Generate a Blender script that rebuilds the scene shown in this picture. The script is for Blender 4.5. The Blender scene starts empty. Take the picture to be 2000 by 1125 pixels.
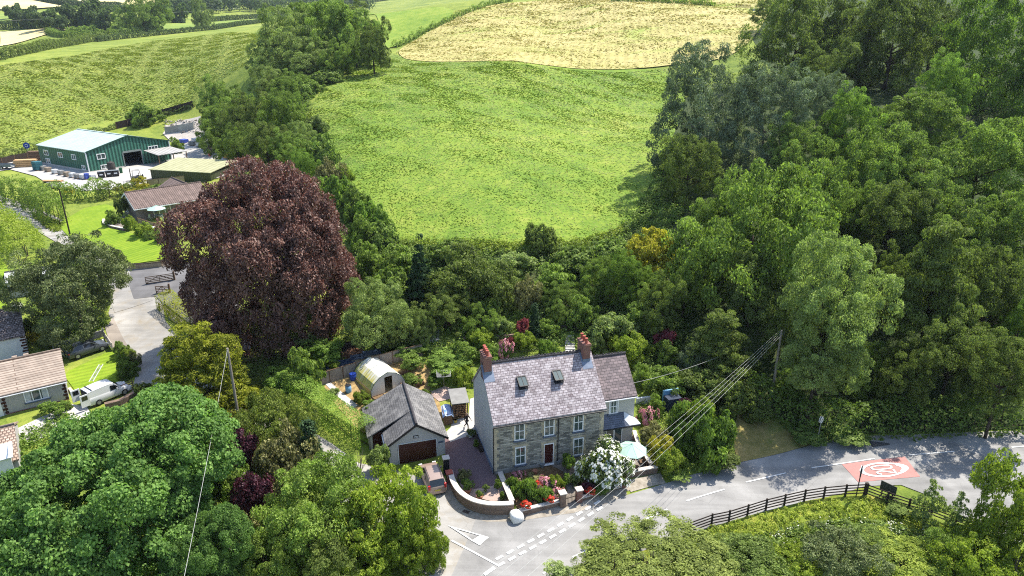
import bpy, bmesh, math, random
import numpy as np
from mathutils import Vector, Matrix
from mathutils.geometry import delaunay_2d_cdt

SC = bpy.context.scene
COL = SC.collection
RNG = np.random.default_rng(7)
random.seed(7)
F, PITCH, CZ = 1333.0, math.radians(20.717), 37.09      # camera: focal length in photo pixels, tilt, height over the house floor
CP, SP = math.cos(PITCH), math.sin(PITCH)

# ------------------------------------------------------------------ camera
cam = bpy.data.cameras.new('camera'); camo = bpy.data.objects.new('camera', cam); COL.objects.link(camo)
cam.sensor_width = 36; cam.lens = 36 * F / 2000; cam.clip_start = 0.5; cam.clip_end = 12000
camo.location = (0, 0, CZ); camo.rotation_euler = (math.pi / 2 - PITCH, 0, 0)
SC.camera = camo

def ray(px, py):
    a = (px - 1000) / F; b = -(py - 562.5) / F
    return np.array([a, CP + b * SP, -SP + b * CP])
def un(px, py, z):
    d = ray(px, py); t = (z - CZ) / d[2]
    return d * t + np.array([0, 0, CZ])
def depth(p):
    return p[1] * CP - (p[2] - CZ) * SP

# ------------------------------------------------------------------ terrain: a smooth surface through known points
def warp(x, y):
    r = np.hypot(x, y) + 1e-6
    s = 60 * np.log1p(r / 60) / r
    return x * s, y * s
CTL = [  # photo pixel and height
 (966,924,0),(930,839,.1),(1180,905,-.1),(1240,915,-.2),(1255,785,.8),(1040,960,-.45),(1040,1000,-.95),(960,1012,-1.05),(885,975,-.95),
 (905,960,-.7),(760,912,-.9),(860,905,-.85),(900,900,-.35),(840,800,.1),(735,775,.5),(640,770,.6),(660,860,-.2),(650,740,1.0),(820,695,1.9),
 (1000,640,3.4),(1000,560,6.2),(1000,470,9.5),(1000,300,16),(1000,200,21.5),(1000,125,28.6),(1100,45,39.5),(1150,4,47.5),(1400,60,38),
 (620,300,14),(600,200,20.5),(770,460,8.4),(1290,200,21),(1210,430,10.5),(760,80,33.2),(850,12,47),(640,150,25),(490,130,27),
 (0,120,26),(250,180,17.5),(100,270,9),(20,290,8.4),(350,225,13),(480,180,20.5),(200,100,28.5),(300,78,32.0),
 (170,340,8),(75,320,8),(330,300,8.2),(250,370,7.6),(20,335,7.8),(360,262,10),(400,290,9),(450,305,9),
 (270,433,7),(345,422,7.2),(180,420,6.8),(300,492,6),(160,402,6.8),(90,455,5.6),(0,400,6.5),(230,580,3.3),(320,560,4.2),(330,525,5),
 (330,640,2.3),(300,700,1.3),(290,760,.8),(650,900,-.55),(700,950,-.85),(480,850,.1),(540,690,2.4),(480,660,2.5),(600,720,1.6),
 (130,800,.9),(20,820,.9),(200,720,1.1),(170,695,1.5),(30,700,1.8),(130,660,2.2),(0,620,3.2),(20,560,4),(0,480,5.6),
 (300,950,-.5),(100,1000,-1),(500,1050,-1.2),(800,1100,-1.4),(100,1125,-2),
 (2000,850,.2),(1850,880,-.2),(1700,905,-.6),(1500,930,-.9),(1300,970,-1.1),(1100,1030,-1.2),(950,1060,-1.25),(900,1110,-1.3),(1000,1125,-1.4),
 (1400,1045,-1.3),(1700,1000,-1.4),(1900,1000,-1.0),(1500,1125,-2.6),(1900,1125,-2.4),(2000,950,-.4),
 (1480,870,-.6),(1490,800,.2),(1600,840,-.2),(1800,835,.1),(1950,830,.5),(1330,800,.9),(1300,700,2.2),
 (150,0,72),(100,50,40),(0,76,31.4),(450,40,45),(450,0,78),(650,0,85),
]
CTLW = [(25,72,4),(45,76,5.5),(62,72,5),(30,86,9),(50,100,14),(75,110,17),(45,130,20),(80,150,26),(62,180,29),(110,140,24),(110,200,35),(60,250,42),
 (150,250,43),(110,330,53),(210,330,54),(0,340,51),(60,460,47),(-105,300,36.5),(-60,300,40),(0,2200,190),(-1600,2000,190),(1500,2000,190),(0,15,-3),(60,20,-3),(-60,20,-3),
 (300,150,40),(-200,60,10),(120,50,0),(-60,450,44),(-200,400,31),(-330,420,28)]
_pts = [tuple(un(*c)) for c in CTL] + [tuple(map(float, c)) for c in CTLW]
_P = np.array(_pts); _wx, _wy = warp(_P[:, 0], _P[:, 1])
def _phi(d2):
    return 0.5 * d2 * np.log(d2 + 1e-9)
_n = len(_P)
_K = _phi((_wx[:, None] - _wx) ** 2 + (_wy[:, None] - _wy) ** 2) + np.eye(_n) * 4.0
_Q = np.c_[np.ones(_n), _wx, _wy]
_sol = np.linalg.solve(np.block([[_K, _Q], [_Q.T, np.zeros((3, 3))]]), np.r_[_P[:, 2], 0, 0, 0])
def HH(x, y):
    x = np.asarray(x, float); y = np.asarray(y, float); sh = np.broadcast(x, y).shape
    x = np.broadcast_to(x, sh).ravel(); y = np.broadcast_to(y, sh).ravel()
    out = np.empty(len(x))
    for i in range(0, len(x), 20000):
        a, b = warp(x[i:i + 20000], y[i:i + 20000])
        out[i:i + 20000] = _phi((a[:, None] - _wx) ** 2 + (b[:, None] - _wy) ** 2) @ _sol[:_n] + _sol[_n] + _sol[_n + 1] * a + _sol[_n + 2] * b
    return out.reshape(sh)
def H(x, y):
    return float(HH(x, y))
_ts = np.geomspace(12, 2500, 700)
def at(px, py, dz=0.0):
    "world point where the ray of a photo pixel meets the ground (raised by dz)"
    d = ray(px, py); p = d[None] * _ts[:, None]; z = p[:, 2] + CZ
    g = HH(p[:, 0], p[:, 1]) + dz
    i = int(np.argmax(z < g)) if (z < g).any() else len(_ts) - 1
    a, b = _ts[max(i - 1, 0)], _ts[i]
    for _ in range(14):
        m = .5 * (a + b)
        if d[2] * m + CZ < H(d[0] * m, d[1] * m) + dz: b = m
        else: a = m
    return Vector((d[0] * b, d[1] * b, H(d[0] * b, d[1] * b) + dz))

# ------------------------------------------------------------------ materials
def lin(r, g, b):
    f = lambda c: c / 12.92 if c <= .04045 else ((c + .055) / 1.055) ** 2.4
    return (f(r / 255), f(g / 255), f(b / 255))
class NT:
    def __init__(s, name):
        s.m = bpy.data.materials.new(name); s.m.use_nodes = True; s.t = s.m.node_tree
        s.b = s.t.nodes['Principled BSDF']; s.out = s.t.nodes['Material Output']
    def n(s, typ, **kw):
        o = s.t.nodes.new(typ)
        for k, v in kw.items():
            if k in o.bl_rna.properties: setattr(o, k, v)
            else: o.inputs[k.replace('_', ' ')].default_value = v
        return o
    def l(s, a, b): s.t.links.new(a, b)
    def noise(s, co, scale, detail=3, rough=.55, dist=0.0):
        o = s.n('ShaderNodeTexNoise'); s.l(co, o.inputs['Vector'])
        o.inputs['Scale'].default_value = scale; o.inputs['Detail'].default_value = detail
        o.inputs['Roughness'].default_value = rough; o.inputs['Distortion'].default_value = dist
        return o.outputs['Fac']
    def ramp(s, fac, stops):
        o = s.n('ShaderNodeValToRGB'); s.l(fac, o.inputs[0]); e = o.color_ramp.elements
        while len(e) < len(stops): e.new(.5)
        for q, (p, c) in zip(e, stops):
            q.position = p; q.color = (*c, 1) if not isinstance(c, (int, float)) else (c, c, c, 1)
        return o.outputs['Color']
    def mix(s, fac, a, b, typ='MIX'):
        o = s.n('ShaderNodeMix', data_type='RGBA', blend_type=typ)
        for i, v in ((0, fac), (6, a), (7, b)):
            if isinstance(v, (int, float)): o.inputs[i].default_value = v
            elif isinstance(v, tuple): o.inputs[i].default_value = (*v, 1)
            else: s.l(v, o.inputs[i])
        return o.outputs[2]
    def math(s, op, a, b=0.0):
        o = s.n('ShaderNodeMath', operation=op)
        for i, v in ((0, a), (1, b)):
            if isinstance(v, (int, float)): o.inputs[i].default_value = v
            else: s.l(v, o.inputs[i])
        return o.outputs[0]
    def coord(s, which='Object', scale=None):
        c = s.n('ShaderNodeTexCoord').outputs[which]
        if scale:
            m = s.n('ShaderNodeMapping'); s.l(c, m.inputs[0]); m.inputs['Scale'].default_value = scale; c = m.outputs[0]
        return c
    def bump(s, h, strength, dist=.05):
        o = s.n('ShaderNodeBump'); s.l(h, o.inputs['Height']); o.inputs['Strength'].default_value = strength; o.inputs['Distance'].default_value = dist
        s.l(o.outputs[0], s.b.inputs['Normal'])
    def base(s, c):
        if isinstance(c, tuple): s.b.inputs['Base Color'].default_value = (*c, 1)
        else: s.l(c, s.b.inputs['Base Color'])
    def fin(s, rough=.8, spec=.3, metal=0.0):
        s.b.inputs['Roughness'].default_value = rough; s.b.inputs['Specular IOR Level'].default_value = spec; s.b.inputs['Metallic'].default_value = metal
        return s.m
def mat(name, c1, c2=None, scale=3., rough=.8, spec=.3, metal=0., bump=0., bscale=None, detail=4):
    s = NT(name); c2 = c2 or tuple(v * .8 for v in c1)
    co = s.coord(); f = s.noise(co, scale, detail)
    s.base(s.ramp(f, [(.3, c1), (.7, c2)]))
    if bump: s.bump(s.noise(co, bscale or scale * 4, 3), bump)
    return s.fin(rough, spec, metal)
def brick(name, c1, c2, mortar, bw, bh, ms=.012, bump=.4, rough=.85, spec=.3, warpy=.0, stain=None, offs=.5, bias=0.):
    s = NT(name); co = s.coord('UV')
    if warpy:
        nz = s.n('ShaderNodeTexNoise'); s.l(co, nz.inputs['Vector']); nz.inputs['Scale'].default_value = 3.0
        co2 = s.n('ShaderNodeVectorMath', operation='SCALE'); s.l(nz.outputs['Color'], co2.inputs[0]); co2.inputs['Scale'].default_value = warpy
        ad = s.n('ShaderNodeVectorMath', operation='ADD'); s.l(co, ad.inputs[0]); s.l(co2.outputs[0], ad.inputs[1]); bco = ad.outputs[0]
    else: bco = co
    b = s.n('ShaderNodeTexBrick'); s.l(bco, b.inputs['Vector']); b.offset = offs
    for k, v in (('Color1', c1), ('Color2', c2), ('Mortar', mortar)): b.inputs[k].default_value = (*v, 1)
    for k, v in (('Scale', 1.), ('Mortar Size', ms), ('Mortar Smooth', .3), ('Bias', bias), ('Brick Width', bw), ('Row Height', bh)): b.inputs[k].default_value = v
    c = b.outputs['Color']
    nz2 = s.noise(co, 1.1, 4); c = s.mix(1.0, c, s.ramp(nz2, [(.3, (.78,) * 3), (.7, (1.15,) * 3)]), 'MULTIPLY')
    if stain:
        for col, sc, lo, hi, vec in stain:
            m = s.n('ShaderNodeMapping'); s.l(s.coord('UV'), m.inputs[0]); m.inputs['Scale'].default_value = vec
            c = s.mix(s.ramp(s.noise(m.outputs[0], sc, 5, .65), [(lo, 0.), (hi, 1.)]), c, col)
    s.base(c)
    if bump: s.bump(s.math('SUBTRACT', s.noise(co, 14, 3), b.outputs['Fac']), bump, .03)
    return s.fin(rough, spec)

# ------------------------------------------------------------------ mesh builder
class MB:
    def __init__(s): s.v = []; s.f = []; s.mi = []
    def add(s, vs, fs, mi=0):
        o = len(s.v); s.v += [tuple(v) for v in vs]; s.f += [tuple(i + o for i in f) for f in fs]; s.mi += [mi] * len(fs); return s
    def box(s, x0, y0, z0, x1, y1, z1, mi=0, M=None):
        vs = [Vector(p) for p in ((x0,y0,z0),(x1,y0,z0),(x1,y1,z0),(x0,y1,z0),(x0,y0,z1),(x1,y0,z1),(x1,y1,z1),(x0,y1,z1))]
        if M is not None: vs = [M @ v for v in vs]
        return s.add(vs, [(0,3,2,1),(4,5,6,7),(0,1,5,4),(1,2,6,5),(2,3,7,6),(3,0,4,7)], mi)
    def beam(s, p, q, w, h=None, mi=0, up=(0,0,1)):
        p = Vector(p); q = Vector(q); h = h or w; d = q - p; L = d.length
        if L < 1e-6: return s
        d /= L; u = Vector(up)
        if abs(d.dot(u)) > .98: u = Vector((1, 0, 0))
        a = d.cross(u).normalized(); b = a.cross(d).normalized()
        vs = [o + a * (i * w / 2) + b * (j * h / 2) for o in (p, q) for i, j in ((-1,-1),(1,-1),(1,1),(-1,1))]
        return s.add(vs, [(0,1,2,3),(7,6,5,4),(0,4,5,1),(1,5,6,2),(2,6,7,3),(3,7,4,0)], mi)
    def tube(s, pts, rs, n=8, mi=0, cap=True):
        pts = [Vector(p) for p in pts]; rs = rs if isinstance(rs, (list, tuple)) else [rs] * len(pts)
        o = len(s.v); prev = None
        for i, p in enumerate(pts):
            d = (pts[min(i + 1, len(pts) - 1)] - pts[max(i - 1, 0)])
            d = d.normalized() if d.length > 1e-9 else Vector((0, 0, 1))
            u = Vector((0, 0, 1)) if abs(d.z) < .95 else Vector((1, 0, 0))
            a = d.cross(u).normalized(); b = d.cross(a).normalized()
            for k in range(n):
                t = 2 * math.pi * k / n; s.v.append(tuple(p + (a * math.cos(t) + b * math.sin(t)) * rs[i]))
        for i in range(len(pts) - 1):
            for k in range(n):
                k2 = (k + 1) % n; s.f.append((o+i*n+k, o+i*n+k2, o+(i+1)*n+k2, o+(i+1)*n+k)); s.mi.append(mi)
        if cap:
            s.f.append(tuple(o + k for k in reversed(range(n)))); s.f.append(tuple(o + (len(pts)-1)*n + k for k in range(n))); s.mi += [mi, mi]
        return s
    def lathe(s, prof, n=16, c=(0,0,0), mi=0):
        return s.tube([(c[0], c[1], c[2] + z) for r, z in prof], [max(r, .001) for r, z in prof], n, mi)
    def prism(s, poly, z0, z1, mi=0):
        n = len(poly); g = lambda z, p: z(p) if callable(z) else z
        vs = [(p[0], p[1], g(z0, p)) for p in poly] + [(p[0], p[1], g(z1, p)) for p in poly]
        return s.add(vs, [tuple(reversed(range(n))), tuple(range(n, 2*n))] + [(i, (i+1) % n, n + (i+1) % n, n + i) for i in range(n)], mi)
    def extr(s, poly3, d, mi=0):
        "extrude a 3-D polygon by a vector"
        n = len(poly3); d = Vector(d); a = [Vector(p) for p in poly3]; b = [p + d for p in a]
        return s.add(a + b, [tuple(reversed(range(n))), tuple(range(n, 2*n))] + [(i, (i+1) % n, n + (i+1) % n, n + i) for i in range(n)], mi)
    def build(s, name, mats, parent=None, smooth=False, loc=None, rotz=0.):
        me = bpy.data.meshes.new(name); me.from_pydata(s.v, [], s.f)
        mats = mats if isinstance(mats, (list, tuple)) else [mats]
        for m in mats: me.materials.append(m)
        me.polygons.foreach_set('material_index', s.mi)
        bm = bmesh.new(); bm.from_mesh(me); bmesh.ops.recalc_face_normals(bm, faces=bm.faces)
        uvl = bm.loops.layers.uv.new('UVMap'); Z = Vector((0, 0, 1))
        for f in bm.faces:
            nn = f.normal; t = Z.cross(nn); t = t.normalized() if t.length > .05 else Vector((1, 0, 0))
            b = nn.cross(t)
            for lp in f.loops: lp[uvl].uv = (lp.vert.co.dot(t), lp.vert.co.dot(b))
            if smooth: f.smooth = True
        bm.to_mesh(me); bm.free()
        o = bpy.data.objects.new(name, me); COL.objects.link(o)
        if parent: o.parent = parent
        if loc is not None: o.location = loc
        o.rotation_euler[2] = rotz
        return o
def tag(o, label, cat, group=None, kind=None):
    if label: o['label'] = label
    if cat: o['category'] = cat
    if group: o['group'] = group
    if kind: o['kind'] = kind
    return o
def thing(name, label, cat, loc=(0,0,0), rotz=0., group=None):
    o = bpy.data.objects.new(name, None); COL.objects.link(o); o.location = loc; o.rotation_euler[2] = rotz; o.empty_display_size = .2
    return tag(o, label, cat, group)
def dup(root, loc, rotz, label, group=None):
    r = root.copy(); COL.objects.link(r); r.location = loc; r.rotation_euler[2] = rotz; r['label'] = label
    if group: r['group'] = group
    for ch in list(root.children):
        c = ch.copy(); COL.objects.link(c); c.parent = r
        for g in ch.children:
            d = g.copy(); COL.objects.link(d); d.parent = c
    return r
def inpoly(x, y, poly):
    x = np.asarray(x); y = np.asarray(y); r = np.zeros(x.shape, bool); n = len(poly)
    for i in range(n):
        x1, y1 = poly[i][:2]; x2, y2 = poly[(i+1) % n][:2]
        c = ((y1 > y) != (y2 > y)) & (x < (x2-x1) * (y-y1) / ((y2-y1) if y2 != y1 else 1e-9) + x1); r ^= c
    return r
def dens(poly, step, closed=True):
    out = []; n = len(poly)
    for i in range(n if closed else n - 1):
        a = Vector(poly[i][:2]); b = Vector(poly[(i+1) % n][:2]); k = max(1, int((b-a).length / step))
        out += [tuple(a.lerp(b, j / k)) for j in range(k)]
    if not closed: out.append(tuple(poly[-1][:2]))
    return out
def smooth_line(pts, it=2, closed=False):
    pts = [Vector(p[:2]) for p in pts]
    for _ in range(it):
        q = [] if closed else [pts[0]]
        for i in range(len(pts) if closed else len(pts) - 1):
            a, b = pts[i], pts[(i+1) % len(pts)]; q += [a.lerp(b, .25), a.lerp(b, .75)]
        if not closed: q.append(pts[-1])
        pts = q
    return [tuple(p) for p in pts]
def patch(name, poly, m, off, step, kind='structure', label=None, cat=None, height=None):
    "a sheet laid over the ground inside a polygon (world xy)"
    edge = dens(poly, step); xs = [p[0] for p in edge]; ys = [p[1] for p in edge]
    gx, gy = np.meshgrid(np.arange(min(xs), max(xs), step), np.arange(min(ys), max(ys), step))
    ok = inpoly(gx, gy, edge); pts = [Vector(p) for p in edge] + [Vector((a, b)) for a, b in zip(gx[ok], gy[ok])]
    n = len(edge)
    v, e, f, *_ = delaunay_2d_cdt(pts, [(i, (i+1) % n) for i in range(n)], [], 1, 1e-4)
    vx = np.array([p.x for p in v]); vy = np.array([p.y for p in v]); z = (HH(vx, vy) if height is None else height(vx, vy)) + off
    me = bpy.data.meshes.new(name); me.from_pydata([(a, b, c) for a, b, c in zip(vx, vy, z)], [], [tuple(q) for q in f]); me.materials.append(m)
    me.polygons.foreach_set('use_smooth', [True] * len(me.polygons))
    o = bpy.data.objects.new(name, me); COL.objects.link(o)
    return tag(o, label, cat, None, kind)
def ribbon(line, w):
    L = [Vector(p[:2]) for p in line]; a = []; b = []
    ws = w if isinstance(w, (list, tuple)) else [w] * len(L)
    for i, p in enumerate(L):
        d = (L[min(i+1, len(L)-1)] - L[max(i-1, 0)]).normalized(); n = Vector((-d.y, d.x)); a.append(tuple(p + n * ws[i] / 2)); b.append(tuple(p - n * ws[i] / 2))
    return a + b[::-1]
def W(*pp):
    return [tuple(at(x, y)[:2]) for x, y in pp]

# ------------------------------------------------------------------ light
SUN = Vector((1.24, 1.04, 2.68)).normalized()
wd = bpy.data.worlds.new('World'); SC.world = wd; wd.use_nodes = True
_bg = wd.node_tree.nodes['Background']; _sky = wd.node_tree.nodes.new('ShaderNodeTexSky')
_sky.sky_type = 'NISHITA'; _sky.sun_disc = False; _sky.sun_elevation = math.asin(SUN.z); _sky.sun_rotation = math.atan2(SUN.x, SUN.y)
wd.node_tree.links.new(_sky.outputs[0], _bg.inputs[0]); _bg.inputs[1].default_value = .15
sl = bpy.data.lights.new('sun', 'SUN'); slo = bpy.data.objects.new('sun', sl); COL.objects.link(slo)
sl.energy = 4.8; sl.angle = math.radians(.5); sl.color = (1, .945, .85); slo.rotation_euler = SUN.to_track_quat('Z', 'Y').to_euler(); slo.location = SUN * 200
SC.view_settings.view_transform = 'Standard'; SC.view_settings.look = 'None'; SC.view_settings.exposure = .95; SC.view_settings.gamma = 1
SC.cycles.max_bounces = 5; SC.cycles.diffuse_bounces = 3; SC.cycles.transmission_bounces = 3; SC.cycles.transparent_max_bounces = 8; SC.cycles.caustics_reflective = False; SC.cycles.caustics_refractive = False

SC.cycles.filter_width = 1.1; SC.cycles.use_denoising = False; SC.cycles.adaptive_threshold = .006
# ------------------------------------------------------------------ ground and fields
def grassmat(name, cols, sc=(.06, .35, 1.6), bump=.6, stretch=None, stripes=None, dry=None, bdist=.25):
    s = NT(name); co = s.coord('Object', stretch)
    a = s.noise(co, sc[0], 4, .6); b = s.noise(co, sc[1], 5, .65); c = s.noise(co, sc[2], 4, .7)
    f = s.math('ADD', s.math('MULTIPLY', a, .35), s.math('ADD', s.math('MULTIPLY', b, .35), s.math('MULTIPLY', c, .3)))
    k = s.ramp(f, [(.36, cols[0]), (.46, cols[1]), (.54, cols[2]), (.66, cols[3])])
    if dry:
        k = s.mix(s.ramp(s.noise(co, dry[1], 4, .6, .5), [(dry[2], 0.), (dry[3], 1.)]), k, dry[0])
    if stripes:
        ang, wid, amt = stripes
        m = s.n('ShaderNodeMapping'); s.l(s.coord(), m.inputs[0]); m.inputs['Rotation'].default_value = (0, 0, ang)
        w = s.n('ShaderNodeTexWave'); s.l(m.outputs[0], w.inputs[0]); w.inputs['Scale'].default_value = math.pi / (10 * wid); w.inputs['Distortion'].default_value = 1.2; w.inputs['Detail'].default_value = 2
        k = s.mix(1., k, s.ramp(w.outputs['Fac'], [(.3, (1 - amt,) * 3), (.7, (1 + amt,) * 3)]), 'MULTIPLY')
    s.base(k); s.bump(s.math('ADD', c, b), bump, bdist)
    return s.fin(.9, .15)
G = {}
G['pasture'] = grassmat('pasture_grass', [(.075,.12,.018), (.145,.195,.03), (.22,.26,.042), (.31,.31,.08)], (.03, .22, 1.3), .8)
G['meadow'] = grassmat('meadow_grass', [(.075,.14,.018), (.14,.225,.027), (.20,.27,.036), (.32,.33,.08)], (.035, .3, 1.5), .9)
G['stubble'] = grassmat('mown_hay', [(.21,.22,.055), (.33,.30,.10), (.42,.36,.145), (.49,.41,.185)], (.05, .5, 2.2), .6, (.35, 1, 1), (.12, 2.6, .07), ((.27,.34,.07), .09, .54, .72))
G['lawn'] = grassmat('lawn_grass', [(.105,.18,.013), (.15,.235,.016), (.19,.27,.02), (.25,.30,.04)], (.15, .8, 5), .25, None, (.95, .75, .10), None, .05)
G['verge'] = grassmat('rough_verge', [(.05,.10,.012), (.12,.17,.02), (.20,.22,.03), (.29,.26,.06)], (.2, .9, 4), .6, None, None, None, .1)
G['drygrass'] = grassmat('dry_mown_grass', [(.11,.11,.03), (.20,.17,.055), (.28,.22,.085), (.36,.29,.13)], (.2, .9, 5), .4, None, None, ((.12,.16,.03), .35, .55, .7), .05)
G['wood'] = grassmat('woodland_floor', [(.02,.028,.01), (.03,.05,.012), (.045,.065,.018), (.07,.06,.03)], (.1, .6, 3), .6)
G['far'] = grassmat('far_pasture', [(.10,.17,.03), (.15,.22,.04), (.20,.26,.05), (.27,.29,.08)], (.01, .05, .3), .3)
G['hay'] = grassmat('far_hay', [(.42,.36,.15), (.52,.44,.2), (.58,.49,.25), (.64,.54,.3)], (.01, .06, .3), .2)
G['soil'] = mat('garden_soil', (.20,.13,.065), (.10,.065,.035), 3, .95, .1, 0, .6, 9)
G['straw'] = mat('dry_bed_litter', (.42,.30,.13), (.20,.13,.06), 2.2, .95, .1, 0, .6, 9)

th = np.radians(np.concatenate([np.arange(-100, -45, 1.5), np.arange(-45, 45, .42), np.arange(45, 101, 1.5)]))
rr = np.concatenate([np.array([3.0]), np.geomspace(12, 30, 20)[:-1], np.geomspace(30, 330, 230), np.geomspace(335, 4500, 90)])
TT, RR = np.meshgrid(th, rr); X = RR * np.sin(TT); Y = RR * np.cos(TT); Zg = HH(X, Y)
nr, nt = X.shape
me = bpy.data.meshes.new('ground')
idx = np.arange(nr * nt).reshape(nr, nt)
fa = np.stack([idx[:-1, :-1], idx[:-1, 1:], idx[1:, 1:], idx[1:, :-1]], -1).reshape(-1, 4)
me.vertices.add(nr * nt); me.vertices.foreach_set('co', np.stack([X, Y, Zg], -1).reshape(-1).astype('f'))
me.loops.add(fa.size); me.loops.foreach_set('vertex_index', fa.reshape(-1)[::1].astype('i'))
me.polygons.add(len(fa)); me.polygons.foreach_set('loop_start', np.arange(0, fa.size, 4).astype('i'))
me.update(calc_edges=True); me.validate(); me.flip_normals()
me.polygons.foreach_set('use_smooth', [True] * len(me.polygons)); me.materials.append(G['pasture'])
tag(bpy.data.objects.new('ground', me), None, None, None, 'structure'); COL.objects.link(bpy.data.objects['ground'])

def wpoly(s):       # photo outline -> world outline
    return W(*s)
patch('meadow', smooth_line(wpoly([(640,163),(770,106),(805,118),(1000,120),(1345,121),(1335,220),(1300,300),(1262,380),(1225,440),(1140,474),(1000,482),(800,478),(735,452),(680,380),(630,300),(598,230)]), 2, True), G['meadow'], .16, 2.2)
mown = wpoly([(774,104),(790,90),(830,68),(905,30)]) + [(-24, 305), (20, 325), (70, 318), (108, 292)] + wpoly([(1500,32),(1470,80),(1420,118),(1300,127),(1000,126),(800,123)])
patch('hayfield', smooth_line(mown, 2, True), G['stubble'], .3, 3.0)
patch('upper_meadow', smooth_line(wpoly([(752,98),(700,20)]) + [(-78, 330), (-34, 330)] + wpoly([(900,27),(825,66),(770,92)]), 1, True), G['meadow'], .3, 4.0)
patch('far_hayfield', wpoly([(0,92),(60,78),(110,62),(175,57),(165,53),(100,57),(0,63)]), G['hay'], .6, 7.)
patch('far_hayfield', wpoly([(0,21),(60,20),(128,15),(60,2),(0,3)]), G['hay'], 1.5, 22.)
patch('far_hayfield', wpoly([(95,1),(140,9),(230,15),(330,14),(345,1)]), G['hay'], 1.5, 22.)
patch('far_pasture', wpoly([(0,30),(60,27),(65,38),(0,45)]), G['far'], 1.5, 14.)
patch('far_pasture', wpoly([(270,50),(375,46),(440,40),(520,36),(480,47),(400,55),(290,63)]), G['far'], .8, 9.)
patch('woodland_floor', [tuple(at(1215,445)[:2]), tuple(at(1290,330)[:2]), tuple(at(1310,200)[:2]), (62,170), (70,215), (110,290), (190,330), (260,220), (190,90), (120,60)] + wpoly([(2000,838),(1850,845),(1720,848),(1640,850),(1590,835),(1500,812),(1440,790),(1300,760),(1250,700),(1000,600),(820,620),(690,640),(640,560),(700,470),(800,478),(1000,484),(1140,476)]), G['wood'], .09, 2.0)

# ------------------------------------------------------------------ roads
def asphalt(name, c, lo=.70, hi=1.2, patchy=.5, dirt=None):
    s = NT(name); co = s.coord()
    a = s.noise(co, .25, 5, .6, .4); b = s.noise(co, 30, 2); w = s.n('ShaderNodeMapping'); s.l(co, w.inputs[0]); w.inputs['Rotation'].default_value = (0, 0, -.42); w.inputs['Scale'].default_value = (.08, 1.1, 1)
    st = s.noise(w.outputs[0], 1., 4, .6)
    k = s.mix(1., s.ramp(a, [(.3, tuple(v * lo for v in c)), (.7, tuple(v * hi for v in c))]), s.ramp(b, [(.3, (.82,) * 3), (.7, (1.1,) * 3)]), 'MULTIPLY')
    k = s.mix(1., k, s.ramp(st, [(.35, (.84,) * 3), (.65, (1.08,) * 3)]), 'MULTIPLY')
    vo = s.n('ShaderNodeTexVoronoi', feature='DISTANCE_TO_EDGE'); s.l(co, vo.inputs['Vector']); vo.inputs['Scale'].default_value = .35
    k = s.mix(s.math('MULTIPLY', s.ramp(vo.outputs['Distance'], [(.0, .5), (.012, 0.)]), s.ramp(s.noise(co, .15, 2), [(.5, 0.), (.6, 1.)])), k, tuple(v * .45 for v in c))
    if dirt: k = s.mix(s.ramp(s.noise(co, .6, 5, .65), [(.5, 0.), (.72, .8)]), k, dirt)
    s.base(k); s.bump(b, .25, .01)
    return s.fin(.9, .2)
A_main = asphalt('road_asphalt', (.275,.268,.256)); A_lane = asphalt('lane_asphalt', (.345,.33,.305), .7, 1.15, .5, (.26,.22,.16)); A_drive = asphalt('drive_tarmac', (.17,.165,.165)); A_edge = mat('roadside_grit', (.38,.34,.28), (.22,.19,.15), 2.5, .95, .1, 0, .5, 30)

def worn(name, c, c2, under, lo=.56, hi=.68):
    s = NT(name); co = s.coord(); k = s.ramp(s.noise(co, 2.2, 4), [(.3, c), (.7, c2)]); k = s.mix(s.ramp(s.noise(co, 5., 6, .75), [(lo, 0.), (hi, 1.)]), k, under); s.base(k); s.bump(s.noise(co, 40, 2), .2, .01); return s.fin(.85, .2)
PAINT = worn('road_paint', (.66,.66,.64), (.52,.52,.50), (.27,.26,.25)); REDP = worn('red_road_surface', (.44,.20,.175), (.37,.18,.16), (.28,.22,.20), .5, .72)
CONC = mat('pale_concrete', (.50,.48,.45), (.38,.36,.33), 1.2, .9, .2, 0, .2, 20)

up_edge = wpoly([(2060,838),(2000,842),(1850,847),(1720,851),(1650,855),(1610,862),(1560,877),(1450,902),(1355,927),(1290,948),(1225,968),(1120,998),(1015,1013),(950,1014),(910,1000),(882,982),(870,966)])
lane_r = wpoly([(858,950),(800,925),(755,915),(700,905),(650,868),(560,812),(440,762),(345,715),(352,690),(345,655),(322,625),(318,590),(300,575)])
lane_l = wpoly([(222,575),(212,612),(225,650),(262,690),(268,720),(258,765),(290,795),(430,850),(560,915),(640,960),(700,1010),(760,1060),(800,1125),(830,1180)])
low_edge = wpoly([(1000,1185),(1090,1135),(1180,1105),(1300,1060),(1390,1030),(1480,1003),(1570,980),(1640,966),(1690,950),(1760,948)])
right_low = wpoly([(1830,975),(1880,1010),(1990,1060),(2080,1040),(2080,900)])
patch('main_road', smooth_line(up_edge[:13], 1)[:] + [tuple(un(930,1016,-1.2)[:2]), tuple(un(905,1075,-1.3)[:2]), tuple(un(880,1130,-1.4)[:2]), tuple(un(870,1190,-1.5)[:2])] + low_edge + right_low, A_main, .055, 1.2)
patch('side_lane', up_edge[12:] + lane_r + lane_l + [tuple(un(885,1185,-1.5)[:2])] + [tuple(un(905,1130,-1.4)[:2]), tuple(un(945,1060,-1.3)[:2]), tuple(un(1000,1030,-1.2)[:2])], A_lane, .045, 1.2)
lane_c = wpoly([(262,600),(240,545),(200,505),(150,470),(110,448),(60,420),(0,397),(-70,375)])
patch('upper_lane', ribbon(smooth_line(lane_c, 2), 4.6), A_lane, .075, 1.5)
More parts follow.
